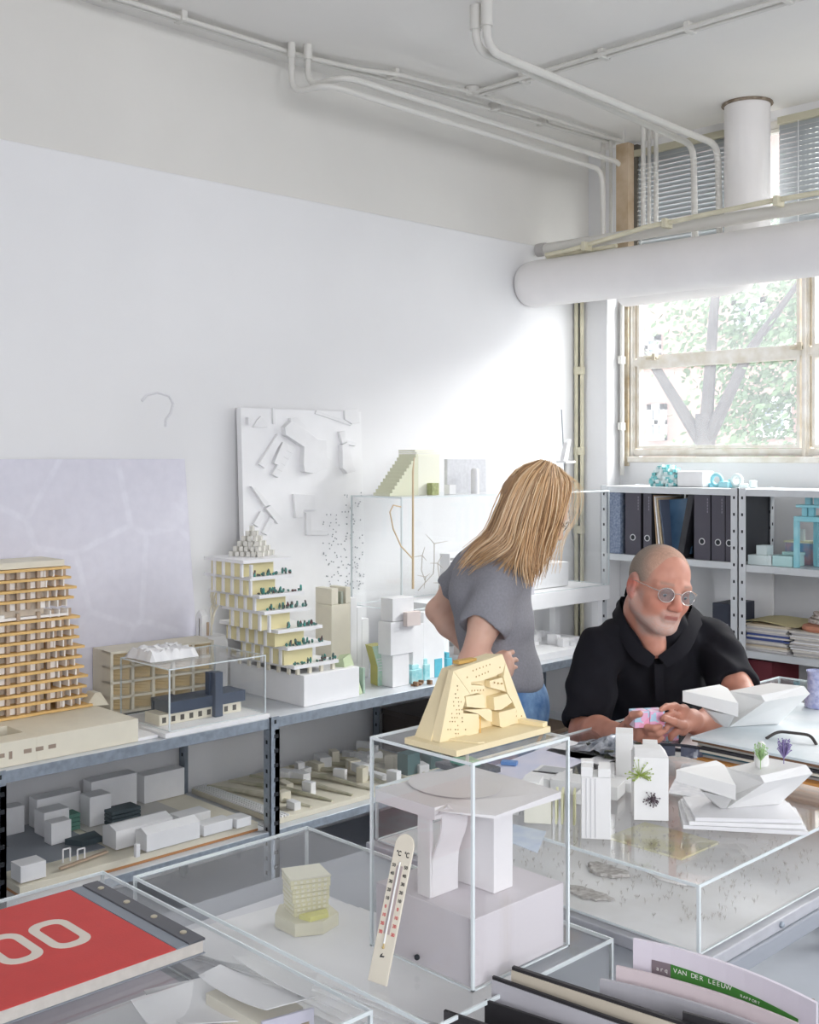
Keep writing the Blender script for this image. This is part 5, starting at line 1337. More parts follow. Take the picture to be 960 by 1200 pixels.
# loose folders
kraft = mat('kraft_folder', 'b3977a', .75)
for i, (px, m, l, h, lab) in enumerate(((767, kraft, 4, .29, 'kraft folder leaning beside the narrow binder'), (770, PAP, 6, .285, 'white folder leaning next to the kraft one'), (773.5, mat('tan_folder', 'cdb89a', .7), 7, .28, 'tan folder leaning, third of the loose ones'),
                            (777, mat('slate_folder', '5d6577', .6), 8, .27, 'slate blue folder leaning behind the picture book'))):
    o = MB().box(-.003, 0, 0, .003, .23, h).build('folder', m, loc=(col_px(px) + .01, F + .01, S1 + .001)); o.rotation_euler = (0, math.radians(-l), 0)
    tag(o, lab, 'folder', 'loose folders on the window shelf')
o = MB().box(-.004, 0, 0, .004, .26, .27)
r = thing('picture_book', 'blue picture book leaning with its cover turned to the camera', 'book', (col_px(789), F + .06, S1 + .013))
bk = MB().box(-.065, 0, 0, .065, .012, .262).build('cover', mat('blue_sky_cover', '5f83a5', .35, c2='365878', scale=6), r, bevel=.001)
MB().box(-.067, -.001, 0, -.063, .013, .262).build('spine', PAP, r); r.rotation_euler = (math.radians(-5), math.radians(-6), math.radians(-6))
tag(MB().box(0, 0, 0, .11, .01, .31).build('grey_board', mat('warm_grey_board', '98938c', .7), loc=(col_px(771), F + .24, S1)), 'warm grey board standing behind the loose folders', 'board')
r = thing('box_file', 'black box file at the end of the left bay, seen from its long side', 'binder', (QX1 - .044, F + .03, S1))
MB().box(0, 0, 0, .034, .26, .315).build('case', mat('black_box_file', '3b3d42', .5, var=.1, scale=6), r, bevel=.002)
MB().box(.006, -.0015, .22, .028, 0, .28).build('label', LBL, r)
# white panel and dark box one level lower
S2 = QZ[2] + .001
tag(MB().box(0, 0, 0, .30, .012, .335).build('panel', PLY, loc=(col_px(803), SY1 - .055, S2 + .001)), 'plain white panel standing at the back of the middle shelf', 'panel')
r = thing('dark_box', 'dark blue box on the middle shelf right behind the seated man', 'box', (col_px(835), F, S2))
MB().box(0, 0, 0, .10, .20, .19).build('box_body', mat('dark_navy_box', '2c3140', .5), r, bevel=.002); MB().box(.03, -.001, .05, .08, 0, .10).build('label', LBL, r)
# right bay, binder level: foam pieces and turquoise models
R1 = QZ[1] - .005
def rpx(px): return at(px, 640, y=SY0 + .03).x
FW = mat('frosty_foam', 'dfecec', .5); FM = mat('mint_foam', 'bfe3e3', .5)
r = thing('stepped_foam_model', 'frosted white stepped foam block model beside the post in the right bay', 'foam model', (rpx(886), SY0 + .09, R1))
for q in ((-.045, -.05, 0, .05, .05, .042), (-.015, -.03, .0425, .035, .03, .085), (.0505, -.05, 0, .075, .04, .046)): MB().box(*q).build('block', FW, r, bevel=.001)
r = thing('mint_foam_model', 'mint foam block next to the stepped white one', 'foam model', (rpx(915), SY0 + .10, R1))
MB().box(-.05, -.06, 0, .05, .05, .046).build('block', FM, r, bevel=.002); MB().box(-.03, -.0, .0465, .055, .05, .06).build('block', FM, r, bevel=.002)
r = thing('picture_box', 'small box with blue and pink pictures and a yellow-white lid behind the mint foam', 'box', (rpx(917), SY0 + .22, R1))
MB().box(-.07, -.03, 0, .09, .05, .095).build('box_body', mat('pictured_side', '6fa8cc', .4, c2='d9b3b8', scale=16), r)
MB().box(-.075, -.035, .0955, .095, .055, .103).build('lid', mat('yellow_white_lid', 'eff0d0', .5), r)
tag(MB().box(-.02, -.012, 0, .02, .012, .05).build('white_sprig_block', FW, loc=(rpx(912), SY0 + .23, R1 + .104)), 'tiny pale block standing on the lid of the pictured box', 'foam model')
TQ = mat('turquoise_painted_foam', '86cbd8', .5, c2='a8dbe4', scale=12)
r = thing('turquoise_frame_model', 'turquoise foam model of stacked tables and legs at the right picture edge', 'foam model', (rpx(952), SY0 + .10, R1))
for q in ((-.085, -.07, .20, .12, .08, .222), (-.08, -.06, .10 + .16, .10, .06, .272), (-.065, -.05, .315, .09, .05, .328)): MB().box(*q).build('slab', TQ, r, bevel=.0015)
for (x, y) in ((-.075, -.06), (-.04, .05), (.06, -.06), (.10, .05)): MB().box(x - .01, y - .01, .0, x + .01, y + .01, .1995).build('leg', TQ, r, bevel=.001)
for (x, y, z0, z1) in ((-.05, -.03, .2225, .2595), (-.02, -.03, .2225, .2595), (.05, -.03, .2225, .2595), (-.04, -.02, .2725, .3145), (.0, -.02, .2725, .3145), (.03, -.0, .2725, .3145)): MB().box(x - .012, y - .012, z0, x + .012, y + .012, z1).build('post', TQ, r, bevel=.001)
# right bay paper stacks
R2 = QZ[2] - .005
def pile(x0, x1, n, label, seeds, cols, top=None):
    rn = random.Random(seeds); z = R2
    for i in range(n):
        th = rn.uniform(.004, .009); c = cols[i % len(cols)]; dx, a = rn.uniform(-.012, .012), rn.uniform(-3, 3)
        o = MB().box(-(x1 - x0) / 2, -.11, 0, (x1 - x0) / 2, .11, th).build('paper_bundle', c, loc=((x0 + x1) / 2 + dx, SY0 + .145 + rn.uniform(-.006, .006), z + .0004), bevel=.0005, seg=1)
        o.rotation_euler.z = math.radians(a); tag(o, label, 'papers', label); z += th + .0006
    return z
WP1 = mat('warm_paper', 'ddd8d0', .8, var=.1, scale=60); NV = mat('navy_folder', '4a5a94', .6); BF = mat('beige_folder', 'cfc0a8', .7); GP = mat('grey_paper', 'c6c3c4', .8)
xa, xb, xc = rpx(872), rpx(921), rpx(927)
zt_ = pile(xa, xb, 15, 'papers and folders in the left pile of the right bay', 2, [GP, WP1, BF, GP, WP1, GP, NV, NV, WP1, NV, GP, WP1])
o = MB(); g = [[(-.13 + .26 * i / 8, -.11 + .22 * j / 6, .004 + .02 * (i / 8) ** 2 * (j / 6) + .006 * math.sin(i * .7)) for j in range(7)] for i in range(9)]
o.sheet(g, .0015); tag(o.build('manila_folder', mat('manila_card', 'dccf9f', .7), loc=((xa + xb) / 2 + .018, SY0 + .17, zt_ + .004), smooth=True), 'curling manila folder lying on top of the left paper pile', 'folder')
zt2 = pile(xc, xc + .26, 15, 'papers in the right pile of the right bay', 5, [WP1, GP, WP1, PAP])
r = thing('rope_coil', 'coil of grey brown rope on an orange cloth on top of the right paper pile', 'rope', (xc + .10, SY0 + .13, zt2 + .001))
MB().lathe([(.085, 0), (.092, .01), (.085, .022), (.05, .028)], 20).build('orange_cloth', mat('salmon_cloth', 'cf8f74', .8, var=.15, scale=20), r, smooth=True)
rn = random.Random(6)
for k in range(7):
    pts = []
    a0, rr_, tilt = rn.uniform(0, 6), rn.uniform(.03, .07), rn.uniform(-.5, .5)
    for i in range(25):
        a = a0 + 2 * PI * i / 24; pts.append((rr_ * math.cos(a), rr_ * .7 * math.sin(a), .036 + .005 * k + tilt * .03 * math.sin(a + a0)))
    MB().tube(pts, .006, 7, cap=False).build('rope_loop', mat('braided_rope', 'a08f85', .85, c2='d5cdc6', scale=70) if k == 0 else bpy.data.materials['braided_rope'], r, smooth=True)
# lower level: dark red binder, black portfolio
S3 = QZ[3] + .001
tag(MB().box(0, 0, 0, .13, .25, .30).build('red_box_file', mat('dark_red_card', '6e2a34', .6, var=.1, scale=8), loc=(QX1 + .012, SY0 + .04, QZ[3] - .005), bevel=.002), 'dark red box file low on the shelf beside the man', 'binder')
# top of the shelving
T1 = QZ[0] + .001
r = thing('foam_mosaic_model', 'turquoise and white cube cluster model on top of the window shelving', 'foam model', (at(781, 560, y=SY0 + .14).x, SY0 + .15, T1))
rn = random.Random(2); CB1, CB2 = MB(), MB()
for k in range(150):
    a, u = rn.uniform(0, 2 * PI), rn.uniform(0, 1); R_ = .085 * math.sqrt(1 - u * u * .9)
    (CB1 if k % 2 else CB2).cb(R_ * math.cos(a), R_ * .7 * math.sin(a), max(0, u * .098 - .006), .017, .017, .014, rn.uniform(0, 1.5))
CB1.build('turquoise_cubes', mat('turquoise_cube', '7cc6c9', .5), r)['kind'] = 'stuff'; CB2.build('white_cubes', FW, r)['kind'] = 'stuff'
MB().ball((0, 0, .035), .07, .05, .05, 14, 8).build('inner_lump', FW, r)
o = tag(MB().box(-.07, -.05, 0, .07, .05, .075).build('white_foam_box', PLY, loc=(at(814, 560, y=SY0 + .14).x, SY0 + .15, T1), bevel=.006), 'plain rounded white foam box on top of the window shelving', 'foam model')
r = thing('foam_ring_model', 'turquoise rings and pale chunks on top of the window shelving', 'foam model', (at(850, 560, y=SY0 + .14).x, SY0 + .15, T1))
for x, z, R_, m in ((-.05, .03, .026, TQ), (.055, .03, .024, FW)):
    MB().tube([(x + R_ * math.cos(a), 0, z + .004 + R_ * math.sin(a)) for a in [i * PI / 10 for i in range(21)]], .009, 8, cap=False).build('ring', m, r, smooth=True)
for x, y, w_, h, m in ((-.09, .02, .03, .02, TQ), (0, -.01, .05, .028, TQ), (.02, .03, .04, .04, FM), (.09, 0, .04, .02, FW), (.12, .03, .03, .035, FW), (-.02, .035, .03, .03, FW)):
    MB().cb(x, y, 0, w_, .04, h, x * 5).build('chunk', m, r, bevel=.004)
# grey cart with black portfolios on the floor behind the table's end
r = thing('low_cabinet', 'low grey cabinet behind the table end, carrying black portfolios', 'cabinet', (-2.05, 4.28, 0))
MB().box(-.42, -.22, .03, .60, .20, .60).build('carcass', mat('grey_cabinet', 'b3b5ba', .5), r, bevel=.003)
MB().box(-.43, -.23, .6005, .61, .21, .62).build('top', LIGHTSTEEL, r, bevel=.002)
for x in (-.41, .1): MB().box(x, -.226, .06, x + .49, -.2205, .57).build('door', mat('grey_cabinet_door', 'a9acb2', .5), r, bevel=.001)
o = MB().box(-.2, -.14, 0, .22, .14, .012).build('portfolio', mat('black_folder_card', '4c4b4f', .5, var=.1, scale=12), loc=(-2.10, 4.26, .6215), bevel=.001); o.rotation_euler.z = .1
tag(o, 'black portfolio lying flat on the low cabinet behind the folded model', 'portfolio')
o = MB().box(-.2, -.13, 0, .22, .13, .03).build('portfolio', mat('dark_binder_card', '3c3c42', .5), loc=(-1.62, 4.24, .6215), bevel=.002); o.rotation_euler.z = -.1
tag(o, 'thicker dark portfolio right of the flat one on the low cabinet', 'portfolio')
# ---------------------------------------------------------------- file trolley at the near right
r = thing('file_trolley', 'grey file trolley standing against the table, holding hanging folders', 'trolley', (-.52, 1.15, 0))
TG = mat('trolley_grey', '7d848c', .5, var=.05, scale=6)
MB().box(-.42, -.42, .60, .60, .50, .62).build('shelf', TG, r, bevel=.002)
MB().box(-.42, -.42, .16, .60, .50, .18).build('shelf', TG, r, bevel=.002)
for x in (-.41, .57):
    for y in (-.41, .47): MB().box(x, y, .05, x + .02, y + .02, .60).build('upright', GALVD, r)
for x in (-.40, .58):
    for y in (-.40, .48): o = MB().lathe([(.02, -.01), (.024, 0), (.02, .01)], 16).build('castor', BK, r, loc=(x, y, .026)); o.rotation_euler = (PI / 2, 0, 0)
BLK = mat('black_folder', '2a282b', .55, var=.1, scale=10); BLG = mat('folder_lining', 'c9bfae', .7); GRAY = mat('grey_folder', 'b9b7bd', .6); GREEN = mat('green_band', '3f7d33', .6); MAU = mat('mauve_label', '7d7076', .6)
FZ = .6215
def file_(name, label, ax, ay, bx, by, top_a, top_b, m, th=.004, lining=None, curve=0.0, cat='folder', group='files standing in the trolley', corner=0):
    """standing sheet between two picture points of its upper edge (heights given)"""
    A = at(ax, ay, z=top_a); B = at(bx, by, z=top_b); c = Vector(((A.x + B.x) / 2, (A.y + B.y) / 2, FZ))
    r = thing(name, label, cat, c, group=group)
    d = Vector((B.x - A.x, B.y - A.y, 0)); L_ = d.length; d.normalize(); n = Vector((-d.y, d.x, 0)); b = MB()
    V = []; K = 10
    for i in range(K + 1):
        t = i / K; p = A.lerp(B, t) + n * curve * 4 * t * (1 - t); zt = top_a + (top_b - top_a) * t - corner * max(0, t - .75) ** 2
        V.append((p - c, zt - FZ))
    def slab(o0, o1, shrink=0):
        vs = []; 
        for q, z in V: vs += [(q.x + n.x * o0, q.y + n.y * o0, 0), (q.x + n.x * o1, q.y + n.y * o1, 0), (q.x + n.x * o1, q.y + n.y * o1, z - shrink), (q.x + n.x * o0, q.y + n.y * o0, z - shrink)]
        fs = [(0, 1, 2, 3), (4 * K, 4 * K + 3, 4 * K + 2, 4 * K + 1)]
        for i in range(K):
            a = 4 * i; fs += [(a, a + 4, a + 5, a + 1), (a + 1, a + 5, a + 6, a + 2), (a + 2, a + 6, a + 7, a + 3), (a + 3, a + 7, a + 4, a)]
        return MB().add(vs, fs)
    slab(0, th).build('cover', m, r)
    if lining: slab(-.0018, -.0002, .004).build('lining', lining, r)
    return r, d, n, A - c, L_, V
file_('file_folder', 'nearest black folder, lowest in the corner of the picture', 520, 1184, 640, 1225, .90, .90, BLK)
file_('file_folder', 'black folder, second from the front in the trolley', 568, 1172, 720, 1222, .90, .895, BLK)
file_('file_folder', 'black folder with grey lining, third from the front', 577, 1144, 760, 1208, .92, .91, BLK, lining=GRAY)
file_('file_folder', 'black folder with a cream lining facing the camera, behind the third', 600, 1133, 836, 1210, .93, .92, BLK, th=.006, lining=BLG)
file_('file_folder', 'thin black folder in front of the grey plastic one', 800, 1186, 930, 1222, .93, .92, BLK)
file_('plastic_folder', 'grey plastic folder between the cream lined and the pink ones', 703, 1147, 900, 1206, .925, .92, GRAY, curve=.01)
file_('paper_folder', 'pale pink-grey folder just before the green banded brochure', 722, 1132, 935, 1200, .935, .925, mat('pink_grey_folder', 'd6c8cb', .7), curve=.012)
rr, d, n, A_, L_, V = file_('brochure', 'white brochure with a green band and small white lettering, tallest of the files', 742, 1100, 957, 1176, .962, .945, mat('brochure_white', 'd9d2dc', .6), th=.005, curve=.02, cat='brochure')
g1, g2 = MB(), MB()
def on(t, dz, off=-.0012):
    i = min(9, int(t * 10)); u = t * 10 - i; q = V[i][0].lerp(V[i + 1][0], u); z = V[i][1] + (V[i + 1][1] - V[i][1]) * u
    return Vector((q.x + n.x * off, q.y + n.y * off, z - dz))
K = 16
def band(t0, t1, za0, zb0, za1, zb1, m, name):
    vs = []; fs = []
    for i in range(K + 1):
        s_ = i / K; t = t0 + (t1 - t0) * s_; za = za0 + (za1 - za0) * s_; zb = zb0 + (zb1 - zb0) * s_
        vs += [on(t, zb, -.0012), on(t, za, -.0012), on(t, za, -.0002), on(t, zb, -.0002)]
    for i in range(K):
        a = 4 * i; fs += [(a, a + 4, a + 5, a + 1), (a + 1, a + 5, a + 6, a + 2), (a + 2, a + 6, a + 7, a + 3), (a + 3, a + 7, a + 4, a)]
    fs += [(0, 1, 2, 3), (4 * K, 4 * K + 3, 4 * K + 2, 4 * K + 1)]
    return MB().add(vs, fs).build(name, m, rr)
band(.10, .20, .022, .040, .022, .040, MAU, 'label'); band(.2005, .90, .022, .040, .030, .036, GREEN, 'green_band')
ang = math.atan2(d.y, d.x)
LW = mat('lettering_white', 'e6e6e0', .6)
def word(s_, t, dz, size, step):
    for ch in s_:
        if ch != ' ':
            q = on(t, dz, -.0016); t2 = on(t + .04, dz, -.0016); a = math.atan2(t2.y - q.y, t2.x - q.x); sl = math.atan2(t2.z - q.z, (t2 - q).to_2d().length)
            textmesh(ch, size, LW, 'letter', rr, q, (PI / 2 - 0.0, -sl * 0, a), ext=.0001)
        t += step
word('arq', .125, .034, .008, .022); word('VAN DER LEEUW', .215, .0315, .0085, .0235); word('RAPPORT', .58, .0345, .005, .016)
file_('paper_sheet', 'single white sheet poking up behind the brochure', 872, 1160, 905, 1158, .87, .87, PAP, cat='paper')
file_('photo_card', 'small card with a yellow and green picture at the far end of the trolley', 915, 1168, 955, 1172, .86, .86, mat('brown_frame_card', '8f7d72', .7), lining=mat('yellow_green_picture', 'c9b53f', .5, c2='2e4a2a', scale=60), cat='card')
# ---------------------------------------------------------------- people: smooth blended bodies
class Field:
    def __init__(s, lo, hi, res):
        s.lo = np.array(lo, float); s.res = res
        s.n = np.ceil((np.array(hi) - s.lo) / res).astype(int) + 1
        s.F = np.full(tuple(s.n), 0.5, np.float32)
    def _win(s, lo, hi):
        a = np.clip(np.floor((np.array(lo) - s.lo) / s.res).astype(int), 0, s.n - 1)
        b = np.clip(np.ceil((np.array(hi) - s.lo) / s.res).astype(int) + 1, 1, s.n)
        if (b <= a).any(): return None
        g = [(s.lo[i] + s.res * np.arange(a[i], b[i])).astype(np.float32) for i in range(3)]
        return tuple(slice(a[i], b[i]) for i in range(3)), g[0][:, None, None], g[1][None, :, None], g[2][None, None, :]
    def _mix(s, sl, d, k, sub):
        F = s.F[sl]
        if sub:
            h = np.clip(.5 - .5 * (F + d) / k, 0, 1); s.F[sl] = F * (1 - h) + (-d) * h + k * h * (1 - h)
        else:
            h = np.clip(.5 + .5 * (F - d) / k, 0, 1); s.F[sl] = F * (1 - h) + d * h - k * h * (1 - h)
    def cap(s, a, b, ra, rb=None, k=.01, sub=False):
        a, b = np.array(a, float), np.array(b, float); rb = ra if rb is None else rb; m = max(ra, rb) + k + s.res * 3
        w = s._win(np.minimum(a, b) - m, np.maximum(a, b) + m)
        if w is None: return s
        sl, X, Y, Z = w; d = b - a; L2 = max(float(d @ d), 1e-9)
        t = np.clip(((X - a[0]) * d[0] + (Y - a[1]) * d[1] + (Z - a[2]) * d[2]) / L2, 0, 1)
        q = np.sqrt((X - a[0] - t * d[0]) ** 2 + (Y - a[1] - t * d[1]) ** 2 + (Z - a[2] - t * d[2]) ** 2) - (ra + (rb - ra) * t)
        s._mix(sl, q, k, sub); return s
    def ell(s, c, r, ax=None, k=.01, sub=False):
        c = np.array(c, float); r = np.array(r, float); A = np.eye(3) if ax is None else np.array([list(v) for v in ax], float)
        m = r.max() + k + s.res * 3; w = s._win(c - m, c + m)
        if w is None: return s
        sl, X, Y, Z = w; X, Y, Z = X - c[0], Y - c[1], Z - c[2]
        u = [(A[i][0] * X + A[i][1] * Y + A[i][2] * Z) for i in range(3)]
        k0 = np.sqrt((u[0] / r[0]) ** 2 + (u[1] / r[1]) ** 2 + (u[2] / r[2]) ** 2) + 1e-6
        k1 = np.sqrt((u[0] / r[0] ** 2) ** 2 + (u[1] / r[1] ** 2) ** 2 + (u[2] / r[2] ** 2) ** 2) + 1e-6
        s._mix(sl, (k0 * (k0 - 1) / k1).astype(np.float32), k, sub); return s
    def chain(s, pts, rs, k=.006):
        for a, b, ra, rb in zip(pts, pts[1:], rs, rs[1:]): s.cap(a, b, ra, rb, k)
        return s
    def mesh(s, name, mat_, parent, color=None, origin=(0, 0, 0)):
        F = s.F; ins = F < 0; nx, ny, nz = F.shape
        C = np.zeros((nx - 1, ny - 1, nz - 1), np.int8)
        for i in (0, 1):
            for j in (0, 1):
                for k in (0, 1): C += ins[i:nx - 1 + i, j:ny - 1 + j, k:nz - 1 + k]
        act = (C > 0) & (C < 8); idx = np.full(C.shape, -1, np.int64); I, J, K = np.nonzero(act); idx[I, J, K] = np.arange(len(I))
        P = np.zeros((len(I), 3)); cnt = np.zeros(len(I))
        cor = [(i, j, k) for i in (0, 1) for j in (0, 1) for k in (0, 1)]
        for a in cor:
            for ax in range(3):
                if a[ax]: continue
                b = list(a); b[ax] = 1
                fa = F[I + a[0], J + a[1], K + a[2]]; fb = F[I + b[0], J + b[1], K + b[2]]; m = (fa < 0) != (fb < 0)
                t = np.where(m, fa / np.where(m, fa - fb, 1), 0)
                for q in range(3): P[:, q] += np.where(m, a[q] + (t if q == ax else 0), 0)
                cnt += m
        P = P / cnt[:, None] + np.stack([I, J, K], 1); P = P * s.res + s.lo
        quads = []
        for ax in range(3):
            sl0 = [slice(None)] * 3; sl1 = [slice(None)] * 3; sl0[ax] = slice(0, -1); sl1[ax] = slice(1, None)
            A, B = ins[tuple(sl0)], ins[tuple(sl1)]; E = np.nonzero(A != B); o1, o2 = [(1, 2), (2, 0), (0, 1)][ax]
            ok = (E[o1] > 0) & (E[o2] > 0) & (E[o1] < F.shape[o1] - 1) & (E[o2] < F.shape[o2] - 1)
            E = [e[ok] for e in E]
            def g(d1, d2):
                e = [x.copy() for x in E]; e[o1] -= d1; e[o2] -= d2; return idx[e[0], e[1], e[2]]
            q = np.stack([g(1, 1), g(0, 1), g(0, 0), g(1, 0)], 1); inside_first = A[E[0], E[1], E[2]]
            q = np.where(inside_first[:, None], q, q[:, ::-1]); quads.append(q)
        Q = np.concatenate(quads); Q = Q[(Q >= 0).all(1)]
        # light smoothing
        for _ in range(2):
            S = P.copy(); n_ = np.ones(len(P))
            for a, b in ((0, 1), (1, 2), (2, 3), (3, 0)):
                np.add.at(S, Q[:, a], P[Q[:, b]]); np.add.at(n_, Q[:, a], 1)
                np.add.at(S, Q[:, b], P[Q[:, a]]); np.add.at(n_, Q[:, b], 1)
            P = P * .45 + .55 * S / n_[:, None]
        me = bpy.data.meshes.new(name); og = np.array(origin)
        me.vertices.add(len(P)); me.vertices.foreach_set('co', (P - og).astype(np.float32).ravel())
        me.loops.add(len(Q) * 4); me.loops.foreach_set('vertex_index', Q.astype(np.int32).ravel())
        me.polygons.add(len(Q)); me.polygons.foreach_set('loop_start', (np.arange(len(Q)) * 4).astype(np.int32)); me.polygons.foreach_set('loop_total', np.full(len(Q), 4, np.int32))
        me.polygons.foreach_set('use_smooth', np.ones(len(Q), bool)); me.update(calc_edges=True); me.validate()
        me.materials.append(mat_)
        if color is not None:
            c = color(P); c4 = np.ones((len(P), 4), np.float32); c4[:, :3] = c
            at_ = me.color_attributes.new('Col', 'FLOAT_COLOR', 'POINT'); at_.data.foreach_set('color', c4.ravel())
        o = bpy.data.objects.new(name, me); COL.objects.link(o)
        if parent: o.parent = parent
        return o
def V3(*a): return np.array(a, float)
def A_(px, py, t): return np.array(at(px, py, t=t))
def lc(h): return np.array(lin(h))
def sst(x, a, b):
    t = np.clip((x - a) / (b - a), 0, 1); return t * t * (3 - 2 * t)
def vnoise(P, s, seed=0):
    q = P * s; r = np.zeros(len(P))
    for i, (a, b, c) in enumerate(((1.0, 2.3, 1.7), (2.1, -1.3, 1.9), (-1.7, 1.1, 2.9), (3.1, 2.2, -1.4))):
        r += np.sin(q[:, 0] * a + q[:, 1] * b + q[:, 2] * c + seed * 1.7 + i * 2.1)
    return r / 4
class HeadFrame:
    """local x: to the person's own left, y: where the face points, z: up"""
    def __init__(s, c, fwd, roll=0.0, sc=1.0):
        f = np.array(fwd, float); f /= np.linalg.norm(f); l = np.cross([0, 0, 1], f); l /= np.linalg.norm(l); u = np.cross(f, l)
        cr, sr = math.cos(roll), math.sin(roll); l, u = l * cr + u * sr, u * cr - l * sr
        s.c, s.l, s.f, s.u, s.s = np.array(c, float), l, f, u, sc; s.ax = [l, f, u]
    def p(s, x, y, z): return s.c + (s.l * x + s.f * y + s.u * z) * s.s
    def loc(s, P): d = (P - s.c) / s.s; return d @ s.l, d @ s.f, d @ s.u
def head(Fd, H, ears=True, female=False):
    p, S = H.p, H.s; g = 0.9 if female else 1.0
    Fd.ell(p(0, -.012, .032), V3(.074, .096, .084) * S, H.ax, .02)
    Fd.ell(p(0, .026, -.032), V3(.062, .060, .074) * S, H.ax, .03)
    for sx in (-1, 1):
        Fd.cap(p(sx * .052, -.008, -.048), p(sx * .022, .058, -.090), .021 * S * g, .017 * S * g, .022)
        Fd.ell(p(sx * .038, .054, -.026), V3(.022, .024, .024) * S, H.ax, .02)
        Fd.cap(p(sx * .012, .081, .024), p(sx * .046, .066, .020), .011 * S, .009 * S, .014)
        Fd.ell(p(sx * .031, .096, .002), V3(.017, .016, .012) * S, H.ax, .010, sub=True)
        Fd.ell(p(sx * .031, .0715, .001), V3(.0150, .0135, .0125) * S, H.ax, .004)
    Fd.ell(p(0, .066, -.096), V3(.021, .019, .017) * S, H.ax, .02)
    Fd.cap(p(0, .083, .012), p(0, .105, -.030), .0085 * S * g, .0125 * S * g, .010)
    for sx in (-1, 1): Fd.ell(p(sx * .0125, .095, -.034), V3(.0085, .011, .008) * S, H.ax, .006)
    Fd.cap(p(-.019, .081, -.057), p(.019, .081, -.057), .0062 * S, k=.008); Fd.cap(p(-.015, .0805, -.067), p(.015, .0805, -.067), .0066 * S, k=.008)
    Fd.cap(p(-.021, .091, -.0617), p(.021, .091, -.0617), .0032 * S, k=.003, sub=True)
    if ears:
        for sx in (-1, 1):
            Fd.ell(p(sx * .079, -.012, -.002), V3(.009, .021, .033) * S, H.ax, .006); Fd.ell(p(sx * .076, -.008, -.028), V3(.007, .011, .013) * S, H.ax, .006)
            Fd.ell(p(sx * .089, -.006, .002), V3(.006, .011, .020) * S, H.ax, .004, sub=True)
SKIN_T = attr_mat('skin', rough=.5, bump=.06, bscale=260, sss=.12, spec=.4)
EYEW = mat('eye_white', 'c9c2be', .2); IRIS = mat('iris_grey_blue', '38414a', .15); 
def eyes(H, parent, lookdown=.35):
    for sx in (-1, 1):
        c = H.p(sx * .031, .0735, .0005); b = MB(); b.ball((0, 0, 0), .0118 * H.s, n=16, m=10)
        o = b.build('eyeball', EYEW, parent, smooth=True, loc=Vector(c) - parent.location)
        d = Vector(H.f - H.u * lookdown).normalized(); q = MB().ball((0, 0, 0), .0058 * H.s, n=12, m=8)
        MB_ = q.build('iris', IRIS, o, smooth=True); MB_.location = d * .0072 * H.s
# ---------------------------------------------------------------- the seated man
mroot = thing('person', 'man in a black polo shirt and round metal glasses, seated, holding two pastel cubes', 'person', (-1.87, 2.74, 0))
MO = np.array([-1.87, 2.74, 0.])
toC = np.array(-_f); RR = np.array(_r); UP = V3(0, 0, 1)
Rs, Ls = A_(702, 762, 3.12), A_(834, 750, 3.22)
sax = (Ls - Rs) * V3(1, 1, 0); sax /= np.linalg.norm(sax); fax = np.cross(sax, UP) ; fax = fax if fax @ toC > 0 else -fax
TA = [sax, fax, UP]
neckb = A_(762, 722, 3.17); hd = math.radians(18); pt = math.radians(7)
hf = (toC * math.cos(hd) + RR * math.sin(hd)) * math.cos(pt) - UP * math.sin(pt)
HM = HeadFrame(A_(773, 689, 3.05), hf, roll=math.radians(-10), sc=.99)
chest, belly, pel = A_(765, 792, 3.22), A_(760, 872, 3.29), V3(-1.93, 2.83, .60)
Re, Rw = A_(686, 858, 3.02), A_(731, 862, 2.77)
Le, Lw = A_(874, 826, 2.97), A_(817, 849, 2.80)
B = Field((-2.22, 2.12, .52), (-1.28, 3.14, 1.46), .0036)
B.ell(chest, (.150, .104, .165), TA, .03).ell(belly, (.155, .125, .16), TA, .05).ell(pel, (.16, .13, .12), TA, .05)
B.cap(Rs, Ls, .050, k=.04); B.cap(neckb - UP * .03, neckb - UP * .02 + fax * .03, .075, .07, .04)
B.cap(neckb - UP * .02 - fax * .015, HM.p(0, -.035, -.045), .060, .056, .03)
B.cap(neckb + fax * .02, HM.p(0, .01, -.07), .045, .04, .03)
B.cap(A_(758, 716, 3.10), A_(768, 758, 3.068), .062, .030, .02)
head(B, HM)
B.chain([Rs, (Rs + Re) / 2, Re], [.050, .047, .040], .02); B.chain([Re, Re + (Rw - Re) * .35, Rw], [.040, .042, .027], .02)
B.chain([Ls, (Ls + Le) / 2, Le], [.050, .047, .040], .02); B.chain([Le, Le + (Lw - Le) * .35, Lw], [.040, .041, .027], .02)
for sx in (-1, 1): B.ell(HM.p(sx * .031, .0755, .0055), V3(.0135, .0115, .0065) * HM.s, HM.ax, .003)
